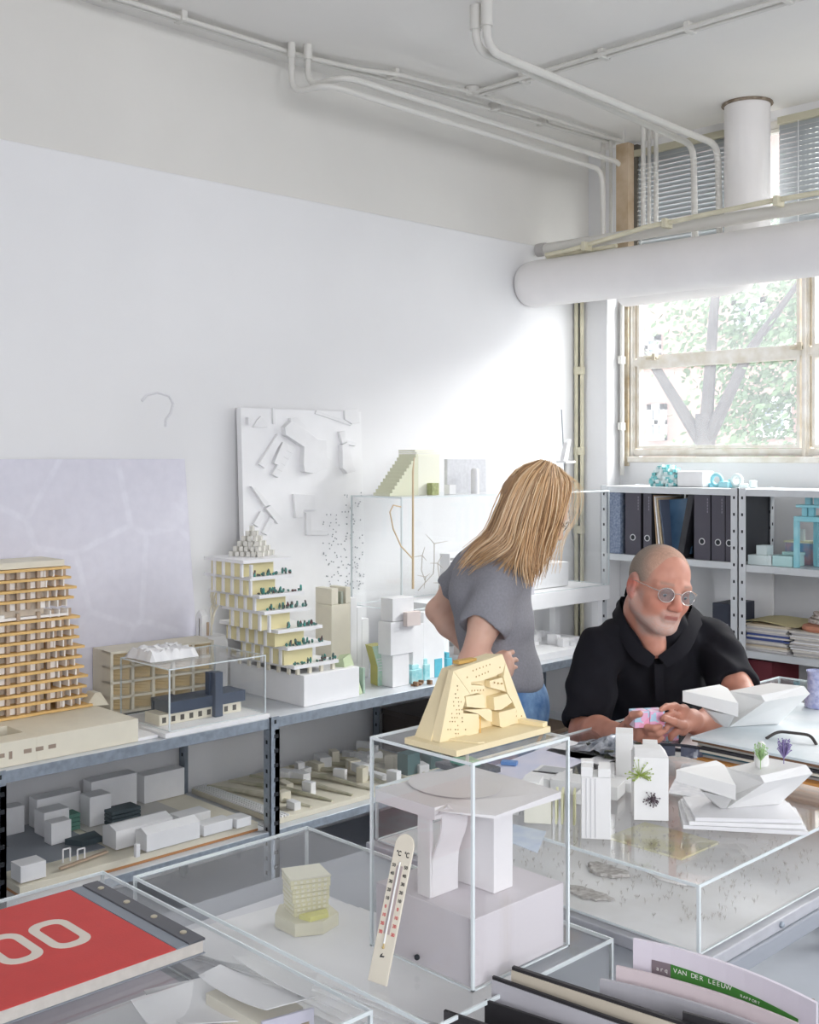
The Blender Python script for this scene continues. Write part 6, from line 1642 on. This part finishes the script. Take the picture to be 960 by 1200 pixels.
# hands
def hand(wr, palm, fingers, thumb, r=.0082):
    for k, q in enumerate(palm): B.cap(wr if k == 0 else palm[0] * .35 + wr * .65, q, .020, .0125, .014)
    for a, b in zip(palm, palm[1:]): B.cap(a, b, .0125, .0125, .010)
    for f in fingers: B.chain(f, [r * 1.12, r * 1.02, r * .95, r * .80][:len(f)], .0035)
    B.chain(thumb, [.013, .0105, .0092, .0085][:len(thumb)], .006)
rk = [A_(750, 845, 2.705), A_(753, 853, 2.70), A_(752, 861, 2.70), A_(749, 868, 2.71)]
hand(Rw, rk, [[rk[0], A_(758, 852, 2.665), A_(767, 853.5, 2.650), A_(774, 851, 2.652)], [rk[1], A_(763, 860, 2.665), A_(772, 860, 2.652), A_(779, 857, 2.655)],
              [rk[2], A_(761, 867, 2.670), A_(770, 868, 2.660), A_(776, 865, 2.662)], [rk[3], A_(756, 873, 2.69), A_(763, 875, 2.68), A_(768, 873, 2.68)]],
     [A_(736, 855, 2.74), A_(737, 845, 2.70), A_(742, 838, 2.665), A_(750, 836.5, 2.645)])
lk = [A_(801, 832, 2.735), A_(797, 839.5, 2.725), A_(797, 847.5, 2.725), A_(800, 855, 2.73)]
hand(Lw, lk, [[lk[0], A_(791, 827, 2.705), A_(781, 828, 2.685), A_(775, 831.5, 2.665)], [lk[1], A_(788, 836.5, 2.69), A_(780.5, 839, 2.675), A_(776, 843, 2.662)],
              [lk[2], A_(788, 847, 2.69), A_(782, 851, 2.68), A_(780, 856, 2.675)], [lk[3], A_(792, 858, 2.70), A_(787, 862, 2.695), A_(786, 866, 2.695)]],
     [A_(810, 848, 2.755), A_(801, 850, 2.705), A_(790, 846, 2.665), A_(779, 841.5, 2.645)])
def man_col(P):
    x, y, z = HM.loc(P); n = vnoise(P, 55); n2 = vnoise(P, 420, 3)
    c = np.tile(lc('cd9480'), (len(P), 1)); red = lc('c4826f'); c = c + (lc('bf8370') - c) * sst(n, -.2, .8)[:, None] * .5
    inh = (np.sqrt(x * x + y * y + z * z) < .17)
    def mixc(m, col): 
        nonlocal c
        m = (m * inh)[:, None]; c = c * (1 - m) + col * m
    mixc(sst(np.abs(x), .070, .078) * sst(y, .03, .0) * sst(z, .045, .03) * sst(z, -.05, -.035), lc('c9705f'))
    mixc(np.exp(-((np.abs(x) - .036) ** 2 + (z + .03) ** 2) / .0005) * sst(y, .03, .06) * .45, lc('c4735f'))
    mixc(np.exp(-(x ** 2 + (z + .03) ** 2) / .0003) * sst(y, .08, .1) * .5, lc('c8705e'))
    beard = sst(z + .35 * (np.abs(x) - .03).clip(0), -.052, -.072) * sst(y, -.02, .0) * sst(z, -.14, -.118)
    side = sst(np.abs(x), .052, .062) * sst(y, -.025, -.01) * sst(y, .045, .025) * sst(z, .01, -.02) * sst(z, -.12, -.1)
    mous = sst(y, .07, .08) * sst(z, -.060, -.056) * sst(z, -.038, -.045) * sst(np.abs(x), .034, .026)
    bd = np.clip(beard + side * .7 + mous * .5, 0, 1); mixc(bd * (.52 + .28 * n2 + .15 * n), lc('bfb5af'))
    lips = sst(y, .078, .084) * sst(np.abs(z + .0615), .0075, .0035) * sst(np.abs(x), .023, .018); mixc(lips * .8, lc('8f4a44'))
    hair = sst(z - .25 * (-y).clip(0) * -1 , .005, .02) * sst(.055 - np.abs(x) + (z - .05) * .9, .02, -.02); hair = np.clip(hair, 0, 1)
    back = sst(y, -.045, -.065) * sst(z, -.035, -.01)
    h = np.clip(hair * sst(y, .06, .03) + back, 0, 1); mixc(h * (.55 + .2 * n2), lc('8f857b'))
    br = np.exp(-((z - .026 + .25 * (np.abs(x) - .03) ** 2 * 10) ** 2) / .00002) * sst(np.abs(x), .012, .018) * sst(np.abs(x), .052, .045) * sst(y, .05, .06); mixc(br * .6, lc('8d7668'))
    lid = np.exp(-((np.abs(x) - .031) ** 2 / .00025 + (z - .006) ** 2 / .00006)) * sst(y, .06, .07); mixc(lid * .5, lc('a8705f'))
    arm = (P[:, 2] < 1.02) & ~inh; k = (arm * (.25 + .2 * n))[:, None]; c = c * (1 - k) + lc('b97c66') * k
    return c
body = B.mesh('body', SKIN_T, mroot, man_col, MO)
eyes(HM, mroot, .75)
# cropped grey hair as a thin shell
HB = Field(HM.c - .16, HM.c + .16, .0036)
HB.ell(HM.p(0, -.0125, .0315), V3(.0760, .0975, .0850) * HM.s, HM.ax, .001)
HB.ell(HM.p(0, .098, .035), V3(.066, .070, .075), HM.ax, .004, sub=True); HB.ell(HM.p(0, .085, -.02), V3(.10, .068, .11), HM.ax, .004, sub=True)
for sx in (-1, 1): HB.ell(HM.p(sx * .08, -.008, -.012), V3(.02, .028, .04), HM.ax, .004, sub=True)
HB.ell(HM.p(0, .0, -.085), V3(.12, .12, .075), HM.ax, .004, sub=True)
def hcol(P): n = vnoise(P, 500, 2); x, y, z = HM.loc(P); m = (sst(z * .5 + y, .015, .085))[:, None]; return (lc('968a7f') * (1 - m) + lc('cda48f') * m) * (1 + .2 * n[:, None])
HB.mesh('hair', attr_mat('cropped_grey_hair', rough=.8, bump=.5, bscale=500), mroot, hcol, MO)
# black polo shirt
S = Field((-2.26, 2.30, .56), (-1.38, 3.16, 1.30), .0052)
S.ell(chest, (.170, .118, .175), TA, .03).ell(belly, (.170, .140, .18), TA, .05).ell(pel, (.175, .15, .12), TA, .05)
S.cap(Rs, Ls, .064, k=.04); S.cap(neckb - UP * .04, neckb - UP * .03 + fax * .03, .092, .085, .04); S.cap(neckb - UP * .03, neckb + UP * .022 - fax * .03, .083, .074, .02)
Rh = Re * .80 + Rs * .20; Lh_ = Ls + (Le - Ls) * .66
S.chain([Rs, (Rs + Rh) / 2, Rh], [.064, .063, .064], .02); S.chain([Ls, (Ls + Lh_) / 2, Lh_], [.064, .062, .062], .02)
S.cap(Rs * .8 + neckb * .2 - UP * .01, neckb - UP * .02, .045, .06, k=.03); S.cap(Ls * .8 + neckb * .2 - UP * .01, neckb - UP * .02, .045, .06, k=.03)
# hems cut flat, cloth folds
dr = (Rh - Rs) / np.linalg.norm(Rh - Rs); dl = (Lh_ - Ls) / np.linalg.norm(Lh_ - Ls)
S.cap(Rh + dr * .095, Rh + dr * .14, .092, k=.004, sub=True); S.cap(Lh_ + dl * .10, Lh_ + dl * .14, .092, k=.004, sub=True)
# open neck with a V down to the placket
vpt = A_(769, 776, 3.07)
S.cap(neckb - fax * .015 + UP * .02, HM.p(0, -.03, -.04), .067, .075, k=.004, sub=True)
S.cap(A_(759, 712, 3.07), A_(769, 762, 3.055), .060, .014, k=.004, sub=True); S.cap(A_(760, 712, 3.12), A_(769, 761, 3.10), .066, .022, k=.004, sub=True); S.cap(A_(759, 712, 3.02), A_(769, 758, 3.01), .055, .014, k=.004, sub=True)
X, Y, Z = np.meshgrid(*[S.lo[i] + S.res * np.arange(S.n[i]) for i in range(3)], indexing='ij', sparse=True)
u_ = (X * sax[0] + Y * sax[1]); S.F += (.006 * np.sin(u_ * 48 + 3 * np.sin(Z * 16)) * np.sin(Z * 26 + u_ * 20) + .003 * np.sin(Z * 60 + 40 * u_ + 2 * np.sin(u_ * 30))).astype(np.float32)
BLKS = mat('black_polo_cotton', '1b1b21', .9, bump=.12, bscale=500, spec=.2)
S.mesh('polo_shirt', BLKS, mroot, None, MO)
# collar flaps and placket
nape = neckb - fax * .088
for sd, tops, outs in ((-1, [nape + UP * .030, A_(728, 699, 3.19), A_(729, 716, 3.11), A_(744, 748, 3.055), A_(768, 769, 3.035)], [nape - UP * .012 - fax * .012, A_(719, 716, 3.19), A_(722, 735, 3.10), A_(739, 768, 3.045), A_(760, 781, 3.025)]),
                       (1, [nape + UP * .030, A_(806, 706, 3.24), A_(807, 722, 3.14), A_(794, 750, 3.06), A_(771, 769, 3.035)], [nape - UP * .012 - fax * .012, A_(820, 720, 3.24), A_(819, 738, 3.12), A_(805, 766, 3.05), A_(782, 781, 3.025)])):
    def sp(P):
        P = [2 * P[0] - P[1]] + list(P) + [2 * P[-1] - P[-2]]; o = []
        for i in range(1, len(P) - 2):
            for k in range(4):
                t = k / 4; q, r_, u, v = P[i - 1:i + 3]; o.append(.5 * ((2 * r_) + (-q + u) * t + (2 * q - 5 * r_ + 4 * u - v) * t * t + (-q + 3 * r_ - 3 * u + v) * t ** 3))
        o.append(P[-2]); return o
    T1_, O1_ = sp(tops), sp(outs)
    MB().sheet([[tuple(p - MO), tuple((p + q) / 2 + fax * .006 - MO), tuple(q - MO)] for p, q in zip(T1_, O1_)], .0035).build('collar', BLKS, mroot, smooth=True)
pb = vpt - MO
MB().bar(Vector(pb + fax * .012 - UP * .004), Vector(pb + fax * .020 - UP * .10), .026, .004, up=tuple(fax)).build('placket', BLKS, mroot)
# trousers and shoes under the table
TRM = mat('dark_trousers', '2c3342', .85); T_ = Field((-2.2, 2.05, .0), (-1.35, 3.1, .75), .009)
T_.ell(pel - UP * .02, (.175, .15, .12), TA, .04)
fw = V3(.35, -.90, 0) / np.linalg.norm([.35, .9])
for sd in (-1, 1):
    hip = pel + sax * sd * .085 - UP * .04; kn = hip + fw * .40 + sax * sd * .05 - UP * .06; an = kn - UP * .40 - fw * .04
    T_.chain([hip, kn, an], [.088, .065, .046], .03)
T_.mesh('trousers', TRM, mroot, None, MO)
for sd in (-1, 1):
    hip = pel + sax * sd * .085 - UP * .04; kn = hip + fw * .40 + sax * sd * .05 - UP * .06; an = kn - UP * .42 - fw * .04
    q = Field(an - .25, an + .25, .008); q.ell(V3(an[0], an[1], .045) + fw * .07, (.045, .13, .042), [np.cross(fw, UP), fw, UP], .01).cap(V3(an[0], an[1], .06), V3(an[0], an[1], .12), .042, k=.02)
    q.F = np.maximum(q.F, (.002 - (q.lo[2] + q.res * np.arange(q.n[2])))[None, None, :].astype(np.float32)); q.mesh('shoe', BLK, mroot, None, MO)
# round metal glasses
gr = mat('silver_wire', 'd9d4cf', .25, .8); gl_ = clear_mat('spectacle_lens', tint=(.78, .80, .81), strength=1.2, base=.08)  # grey lens tint also carries the dark shadow over the eyes
gb = MB(); 
def HL(x, y, z): return Vector(HM.p(x, y, z) - MO)
for sx in (-1, 1):
    c = (sx * .033, .094, -.002); ring = [HL(c[0] + .0225 * math.cos(a), c[1] - .006 * abs(math.cos(a)) * (1 if math.cos(a) * sx > 0 else 0), c[2] + .0185 * math.sin(a)) for a in [i * PI / 14 for i in range(29)]]
    gb.tube(ring, .0013, 6, cap=False); gb.tube([HL(sx * .055, .090, .006), HL(sx * .068, .078, .008), HL(sx * .083, .0, .012), HL(sx * .082, -.02, .004)], .0013, 6)
    lens = MB(); rg = [HL(c[0] + .0215 * math.cos(a), c[1] - .001, c[2] + .0175 * math.sin(a)) for a in [i * PI / 12 for i in range(24)]]
    dv = Vector(HM.f) * .0012; lens.extrude(rg, dv); lens.build('lens', gl_, mroot)
gb.tube([HL(-.0115, .094, .004), HL(0, .100, .007), HL(.0115, .094, .004)], .0013, 6)
gb.build('spectacle_frame', gr, mroot, smooth=True)
# the two cubes he holds: one piece
hc = A_(758, 841, 2.683)
hx = (RR * .97 + np.array(_f) * .2); an_ = math.atan2(hx[1], hx[0])
for dx, lab in ((-.0190, 'pastel pink and blue cube held in his right fingers'), (.0190, 'pastel patterned cube held between both hands, nearer his left')):
    q = hc + hx / np.linalg.norm(hx) * dx
    o = MB().box(-.0185, -.0185, -.019, .0185, .0185, .019).build('pastel_cube', PAST, loc=tuple(q), bevel=.0015); o.rotation_euler = (0, 0, an_); tag(o, lab, 'cube')
# stool
r = thing('stool', 'plain grey stool under the seated man', 'stool', (-1.90, 2.82, 0))
MB().lathe([(.17, .45), (.18, .46), (.18, .475), (.165, .48)], 28).build('seat', BK, r, smooth=True)
for a in range(4): x, y = math.cos(a * PI / 2 + .6), math.sin(a * PI / 2 + .6); MB().tube([(x * .12, y * .12, .45), (x * .19, y * .19, 0)], .012, 8).build('leg', GALVD, r, smooth=True)
# ---------------------------------------------------------------- the standing woman
wroot = thing('person', 'woman with long blond hair in a grey T-shirt and jeans, leaning forward, hands on hips', 'person', (-2.13, 2.42, 0))
WO = np.array([-2.13, 2.42, 0.])
wf = RR * .93 + toC * .37; wf /= np.linalg.norm(wf); ws = np.cross(UP, wf)      # her facing direction and her left
WA = [ws, wf, UP]
wh = wf * math.cos(math.radians(32)) - UP * math.sin(math.radians(32))
HW = HeadFrame(A_(628, 597, 3.20), wh, sc=.93)
wneck = A_(588, 650, 3.21); wch = A_(575, 700, 3.22); wwa = A_(583, 768, 3.22); whp = A_(594, 830, 3.22)
Rs2, Re2, Rw2 = A_(586, 676, 3.10), A_(553, 777, 3.00), A_(582, 779, 3.10)
Ls2, Le2, Lw2 = A_(556, 668, 3.35), A_(513, 716, 3.40), A_(546, 756, 3.34)
tl = np.array(wch - whp); tl /= np.linalg.norm(tl); tf = np.cross(ws, tl) * -1; tf = np.cross(tl, ws); tf = tf if tf @ wf > 0 else -tf
WT = [ws, tf, tl]
W_ = Field((-2.52, 1.98, .55), (-1.72, 2.78, 1.68), .0038)
W_.ell(wch, (.135, .095, .15), WT, .03).ell(wwa, (.115, .085, .13), WT, .05).ell(whp, (.15, .115, .14), WT, .05)
W_.cap(Rs2, Ls2, .045, k=.04); W_.cap(wneck - tl * .02, HW.p(0, -.03, -.05), .047, .043, .03)
head(W_, HW, female=True)
W_.chain([Rs2, (Rs2 + Re2) / 2, Re2], [.047, .041, .034], .03); W_.chain([Re2, Re2 + (Rw2 - Re2) * .4, Rw2], [.034, .035, .024], .02)
W_.chain([Ls2, (Ls2 + Le2) / 2, Le2], [.047, .040, .033], .03); W_.chain([Le2, Le2 + (Lw2 - Le2) * .4, Lw2], [.033, .034, .023], .02)
def hand2(wr, kn, fs, th, r=.0072):
    for k, q in enumerate(kn): W_.cap(wr if k == 0 else kn[0] * .35 + wr * .65, q, .017, .011, .012)
    for a, b in zip(kn, kn[1:]): W_.cap(a, b, .011, k=.010)
    for f in fs: W_.chain(f, [r * 1.1, r, r * .95, r * .8][:len(f)], .003)
    W_.chain(th, [.011, .009, .0075][:len(th)], .005)
k2 = [A_(593, 768, 3.085), A_(596, 775, 3.08), A_(597, 782, 3.08), A_(596, 789, 3.085)]
hand2(Rw2, k2, [[k2[0], A_(600, 764, 3.10), A_(604, 766, 3.13)], [k2[1], A_(604, 773, 3.10), A_(608, 776, 3.13)], [k2[2], A_(604, 782, 3.10), A_(608, 785, 3.13)], [k2[3], A_(602, 791, 3.10), A_(606, 793, 3.12)]],
      [A_(584, 770, 3.09), A_(588, 762, 3.10), A_(592, 759, 3.12)])
k3 = [A_(556, 764, 3.33), A_(558, 770, 3.33), A_(559, 776, 3.33), A_(558, 782, 3.33)]
hand2(Lw2, k3, [[q, q + A_(568, 770, 3.30) - A_(560, 768, 3.32)] for q in k3], [A_(550, 762, 3.31), A_(556, 757, 3.29)])
def wcol(P):
    x, y, z = HW.loc(P); inh = np.sqrt(x * x + y * y + z * z) < .15; c = np.tile(lc('dcb4a0'), (len(P), 1)); n = vnoise(P, 60)
    c = c + (lc('cf9a86') - c) * sst(n, 0, 1)[:, None] * .4
    lips = (sst(y, .078, .084) * sst(np.abs(z + .061), .012, .008) * sst(np.abs(x), .025, .02) * inh * .8)[:, None]; c = c * (1 - lips) + lc('b8605c') * lips
    el = (np.exp(-((P - Re2) ** 2).sum(1) / .004) * .35)[:, None]; c = c * (1 - el) + lc('c27f70') * el
    return c
W_.mesh('body', SKIN_T, wroot, wcol, WO)
eyes(HW, wroot, .4)
# grey T-shirt
G = Field((-2.56, 1.98, .80), (-1.78, 2.80, 1.42), .0048)
G.ell(wch, (.15, .112, .165), WT, .03).ell(wwa - tl * .01, (.138, .108, .17), WT, .05).ell(A_(589, 795, 3.22), (.145, .108, .07), WT, .03)
G.cap(Rs2, Ls2, .058, k=.04); G.cap(wneck - tl * .045, wneck - tl * .02, .075, .060, .03)
Rh2 = Rs2 + (Re2 - Rs2) * .52; Lh2 = Ls2 + (Le2 - Ls2) * .45
G.chain([Rs2, Rh2], [.061, .066], .03); G.chain([Ls2, Lh2], [.058, .062], .03)
d1 = (Rh2 - Rs2) / np.linalg.norm(Rh2 - Rs2); d2 = (Lh2 - Ls2) / np.linalg.norm(Lh2 - Ls2)
G.cap(Rh2 + d1 * .085, Rh2 + d1 * .13, .088, k=.004, sub=True); G.cap(Lh2 + d2 * .085, Lh2 + d2 * .13, .086, k=.004, sub=True)
G.cap(Rh2 + d1 * .01, Rh2 + d1 * .06, .050, k=.004, sub=True)
G.cap(wneck + tl * .0, HW.p(0, -.03, -.05), .052, .06, k=.004, sub=True)
X, Y, Z = np.meshgrid(*[G.lo[i] + G.res * np.arange(G.n[i]) for i in range(3)], indexing='ij', sparse=True)
u_ = X * wf[0] + Y * wf[1]
G.F += (.007 * np.sin(u_ * 55 + Z * 26 + 2 * np.sin(Z * 20)) * sst(Z, 1.3, 1.0) + .0025 * np.sin(Z * 58 - u_ * 44 + 1.5 * np.sin(u_ * 35))).astype(np.float32)
G.F = np.maximum(G.F, (.865 + .18 * (u_ - float(whp @ wf)) * 0 - Z).astype(np.float32) + np.zeros_like(G.F))
GT = mat('heather_grey_jersey', '8f8f96', .9, var=.12, scale=160, bump=.1, bscale=400)
G.mesh('t_shirt', GT, wroot, None, WO)
# jeans
J = Field((-2.48, 2.05, .0), (-1.80, 2.78, 1.0), .008)
J.ell(whp, (.156, .118, .13), WT, .03).ell(A_(590, 798, 3.22), (.125, .094, .07), WT, .03); 
for sd in (-1, 1):
    hp = whp + ws * sd * .08 - UP * .05; kn = V3(whp[0], whp[1], .47) + ws * sd * .10 + wf * .02; an = V3(whp[0], whp[1], .07) + ws * sd * .12 - wf * .03
    J.chain([hp, kn, an], [.09, .062, .048], .03)
J.F = np.maximum(J.F, ((J.lo[2] + J.res * np.arange(J.n[2])) - .965)[None, None, :].astype(np.float32))
JM = mat('blue_denim', '4f78ab', .85, c2='86a9cf', scale=22, bump=.2, bscale=300)
J.mesh('jeans', JM, wroot, None, WO)
for sd in (-1, 1):
    an = V3(whp[0], whp[1], .07) + ws * sd * .12 - wf * .03; q = Field(an - .22, an + .22, .008)
    q.ell(V3(an[0], an[1], .045) + wf * .06, (.040, .118, .040), [ws, wf, UP], .01).cap(V3(an[0], an[1], .05), V3(an[0], an[1], .10), .036, k=.02)
    q.F = np.maximum(q.F, (.002 - (q.lo[2] + q.res * np.arange(q.n[2])))[None, None, :].astype(np.float32)); q.mesh('shoe', PLY, wroot, None, WO)
# blond hair: a soft inner mass and long strands combed over it
HR = Field(HW.c - .30, HW.c + .24, .0048)
HR.ell(HW.p(0, -.02, .034), V3(.078, .102, .088) * HW.s, HW.ax, .02)
HR.ell(HW.p(0, .10, -.03), V3(.050, .085, .090), HW.ax, .01, sub=True)
def hairpath(s, k): return None
near = 3.11
HR.chain([A_(612, 580, 3.14), A_(598, 615, 3.15), A_(575, 640, 3.16), A_(546, 655, 3.17)], [.06, .045, .030, .012], .03)
HR.chain([A_(628, 590, 3.125), A_(624, 630, 3.12), A_(618, 668, 3.12)], [.052, .042, .012], .03)
HR.chain([A_(640, 590, 3.14), A_(638, 625, 3.13), A_(630, 650, 3.13)], [.035, .026, .010], .03)
HM1 = mat('dark_blond_hair', 'a5825e', .55, bump=.2, bscale=80); HM2 = mat('blond_hair', 'cfa87c', .5); HM3 = mat('light_blond_hair', 'e2c6a0', .5)
HR.mesh('hair_mass', HM1, wroot, None, WO)
GU = [[(632, 541, 3.20), (606, 552, 3.16), (587, 585, 3.13), (571, 622, 3.14), (548, 645, 3.10), (533, 668, 3.10)],
      [(636, 541, 3.17), (614, 558, 3.10), (597, 592, 3.07), (583, 627, 3.07), (560, 647, 3.07), (540, 667, 3.09)],
      [(640, 542, 3.16), (624, 565, 3.08), (608, 605, 3.07), (600, 637, 3.04), (583, 650, 3.03), (556, 664, 3.06)],
      [(644, 543, 3.16), (634, 568, 3.07), (622, 610, 3.06), (614, 642, 3.03), (612, 664, 3.02), (617, 686, 3.02)],
      [(648, 545, 3.17), (646, 570, 3.08), (638, 612, 3.07), (630, 640, 3.075), (625, 664, 3.05), (622, 690, 3.05)],
      [(651, 547, 3.18), (658, 570, 3.11), (652, 605, 3.09), (643, 632, 3.09), (638, 656, 3.09), (632, 682, 3.09)],
      [(655, 550, 3.19), (668, 566, 3.15), (662, 592, 3.11), (652, 620, 3.10), (645, 640, 3.10), (637, 660, 3.11)]]
GP3 = [[A_(*q) for q in g] for g in GU]
def spline(P, n=14):
    P = [2 * P[0] - P[1]] + P + [2 * P[-1] - P[-2]]; out = []
    for i in range(1, len(P) - 2):
        for k in range(n // (len(P) - 3) + 1):
            t = k / (n // (len(P) - 3) + 1); a, b, c, d = P[i - 1:i + 3]
            out.append(.5 * ((2 * b) + (-a + c) * t + (2 * a - 5 * b + 4 * c - d) * t * t + (-a + 3 * b - 3 * c + d) * t ** 3))
    out.append(P[-2]); return out
rn = random.Random(11); hs = [MB(), MB(), MB()]
for k in range(900):
    s = rn.uniform(0, len(GP3) - 1.001); i = int(s); f = s - i; L_ = rn.uniform(.80, 1.02); off = np.array([rn.gauss(0, .0022) for _ in range(3)]); dep = rn.uniform(-.010, .016)
    P = [GP3[i][j] * (1 - f) + GP3[i + 1][j] * f + np.array(_f) * dep * min(1, j * .5) + off * (1 + j * .5) for j in range(6)]
    wv = rn.uniform(0, 6); Q = spline(P); Q = Q[:max(5, int(len(Q) * L_))]
    Q = [q + RR * .0022 * math.sin(wv + n_ * .8) for n_, q in enumerate(Q)]
    n_ = len(Q); r0 = rn.uniform(.0011, .0021); rad = [r0 * (1 - .75 * (m / (n_ - 1)) ** 3) for m in range(n_)]
    hs[rn.choice([0, 1, 1, 2])].tube([Vector(q - WO) for q in Q], rad, 4, cap=False)
# stray hairs in front of the face
for k in range(26):
    a = rn.uniform(0, 1); x = 660 + a * 18; P = [A_(655, 549, 3.18), A_(x + 4, 565 + 6 * a, 3.15), A_(x + 2, 600, 3.12), A_(x - 8 - 6 * a, 632, 3.10), A_(x - 20, 648 + rn.uniform(0, 25), 3.10)]
    Q = spline([p + RR * rn.gauss(0, .004) for p in P]); hs[2].tube([Vector(q - WO) for q in Q], .0005, 3, cap=False)
for b, m in zip(hs, (HM1, HM2, HM3)): o = b.build('hair_strands', m, wroot, smooth=True); o['kind'] = 'stuff'
# thin dark glasses she wears, a sliver of them shows
gb = MB()
def WL(x, y, z): return Vector(HW.p(x, y, z) - WO)
for sx in (-1, 1):
    gb.tube([WL(sx * .033 + .024 * math.cos(a), .098, .0 + .017 * math.sin(a)) for a in [i * PI / 12 for i in range(25)]], .0013, 6, cap=False)
gb.tube([WL(-.01, .098, .004), WL(0, .103, .006), WL(.01, .098, .004)], .0013, 6)
gb.build('spectacle_frame', DKM, wroot, smooth=True)
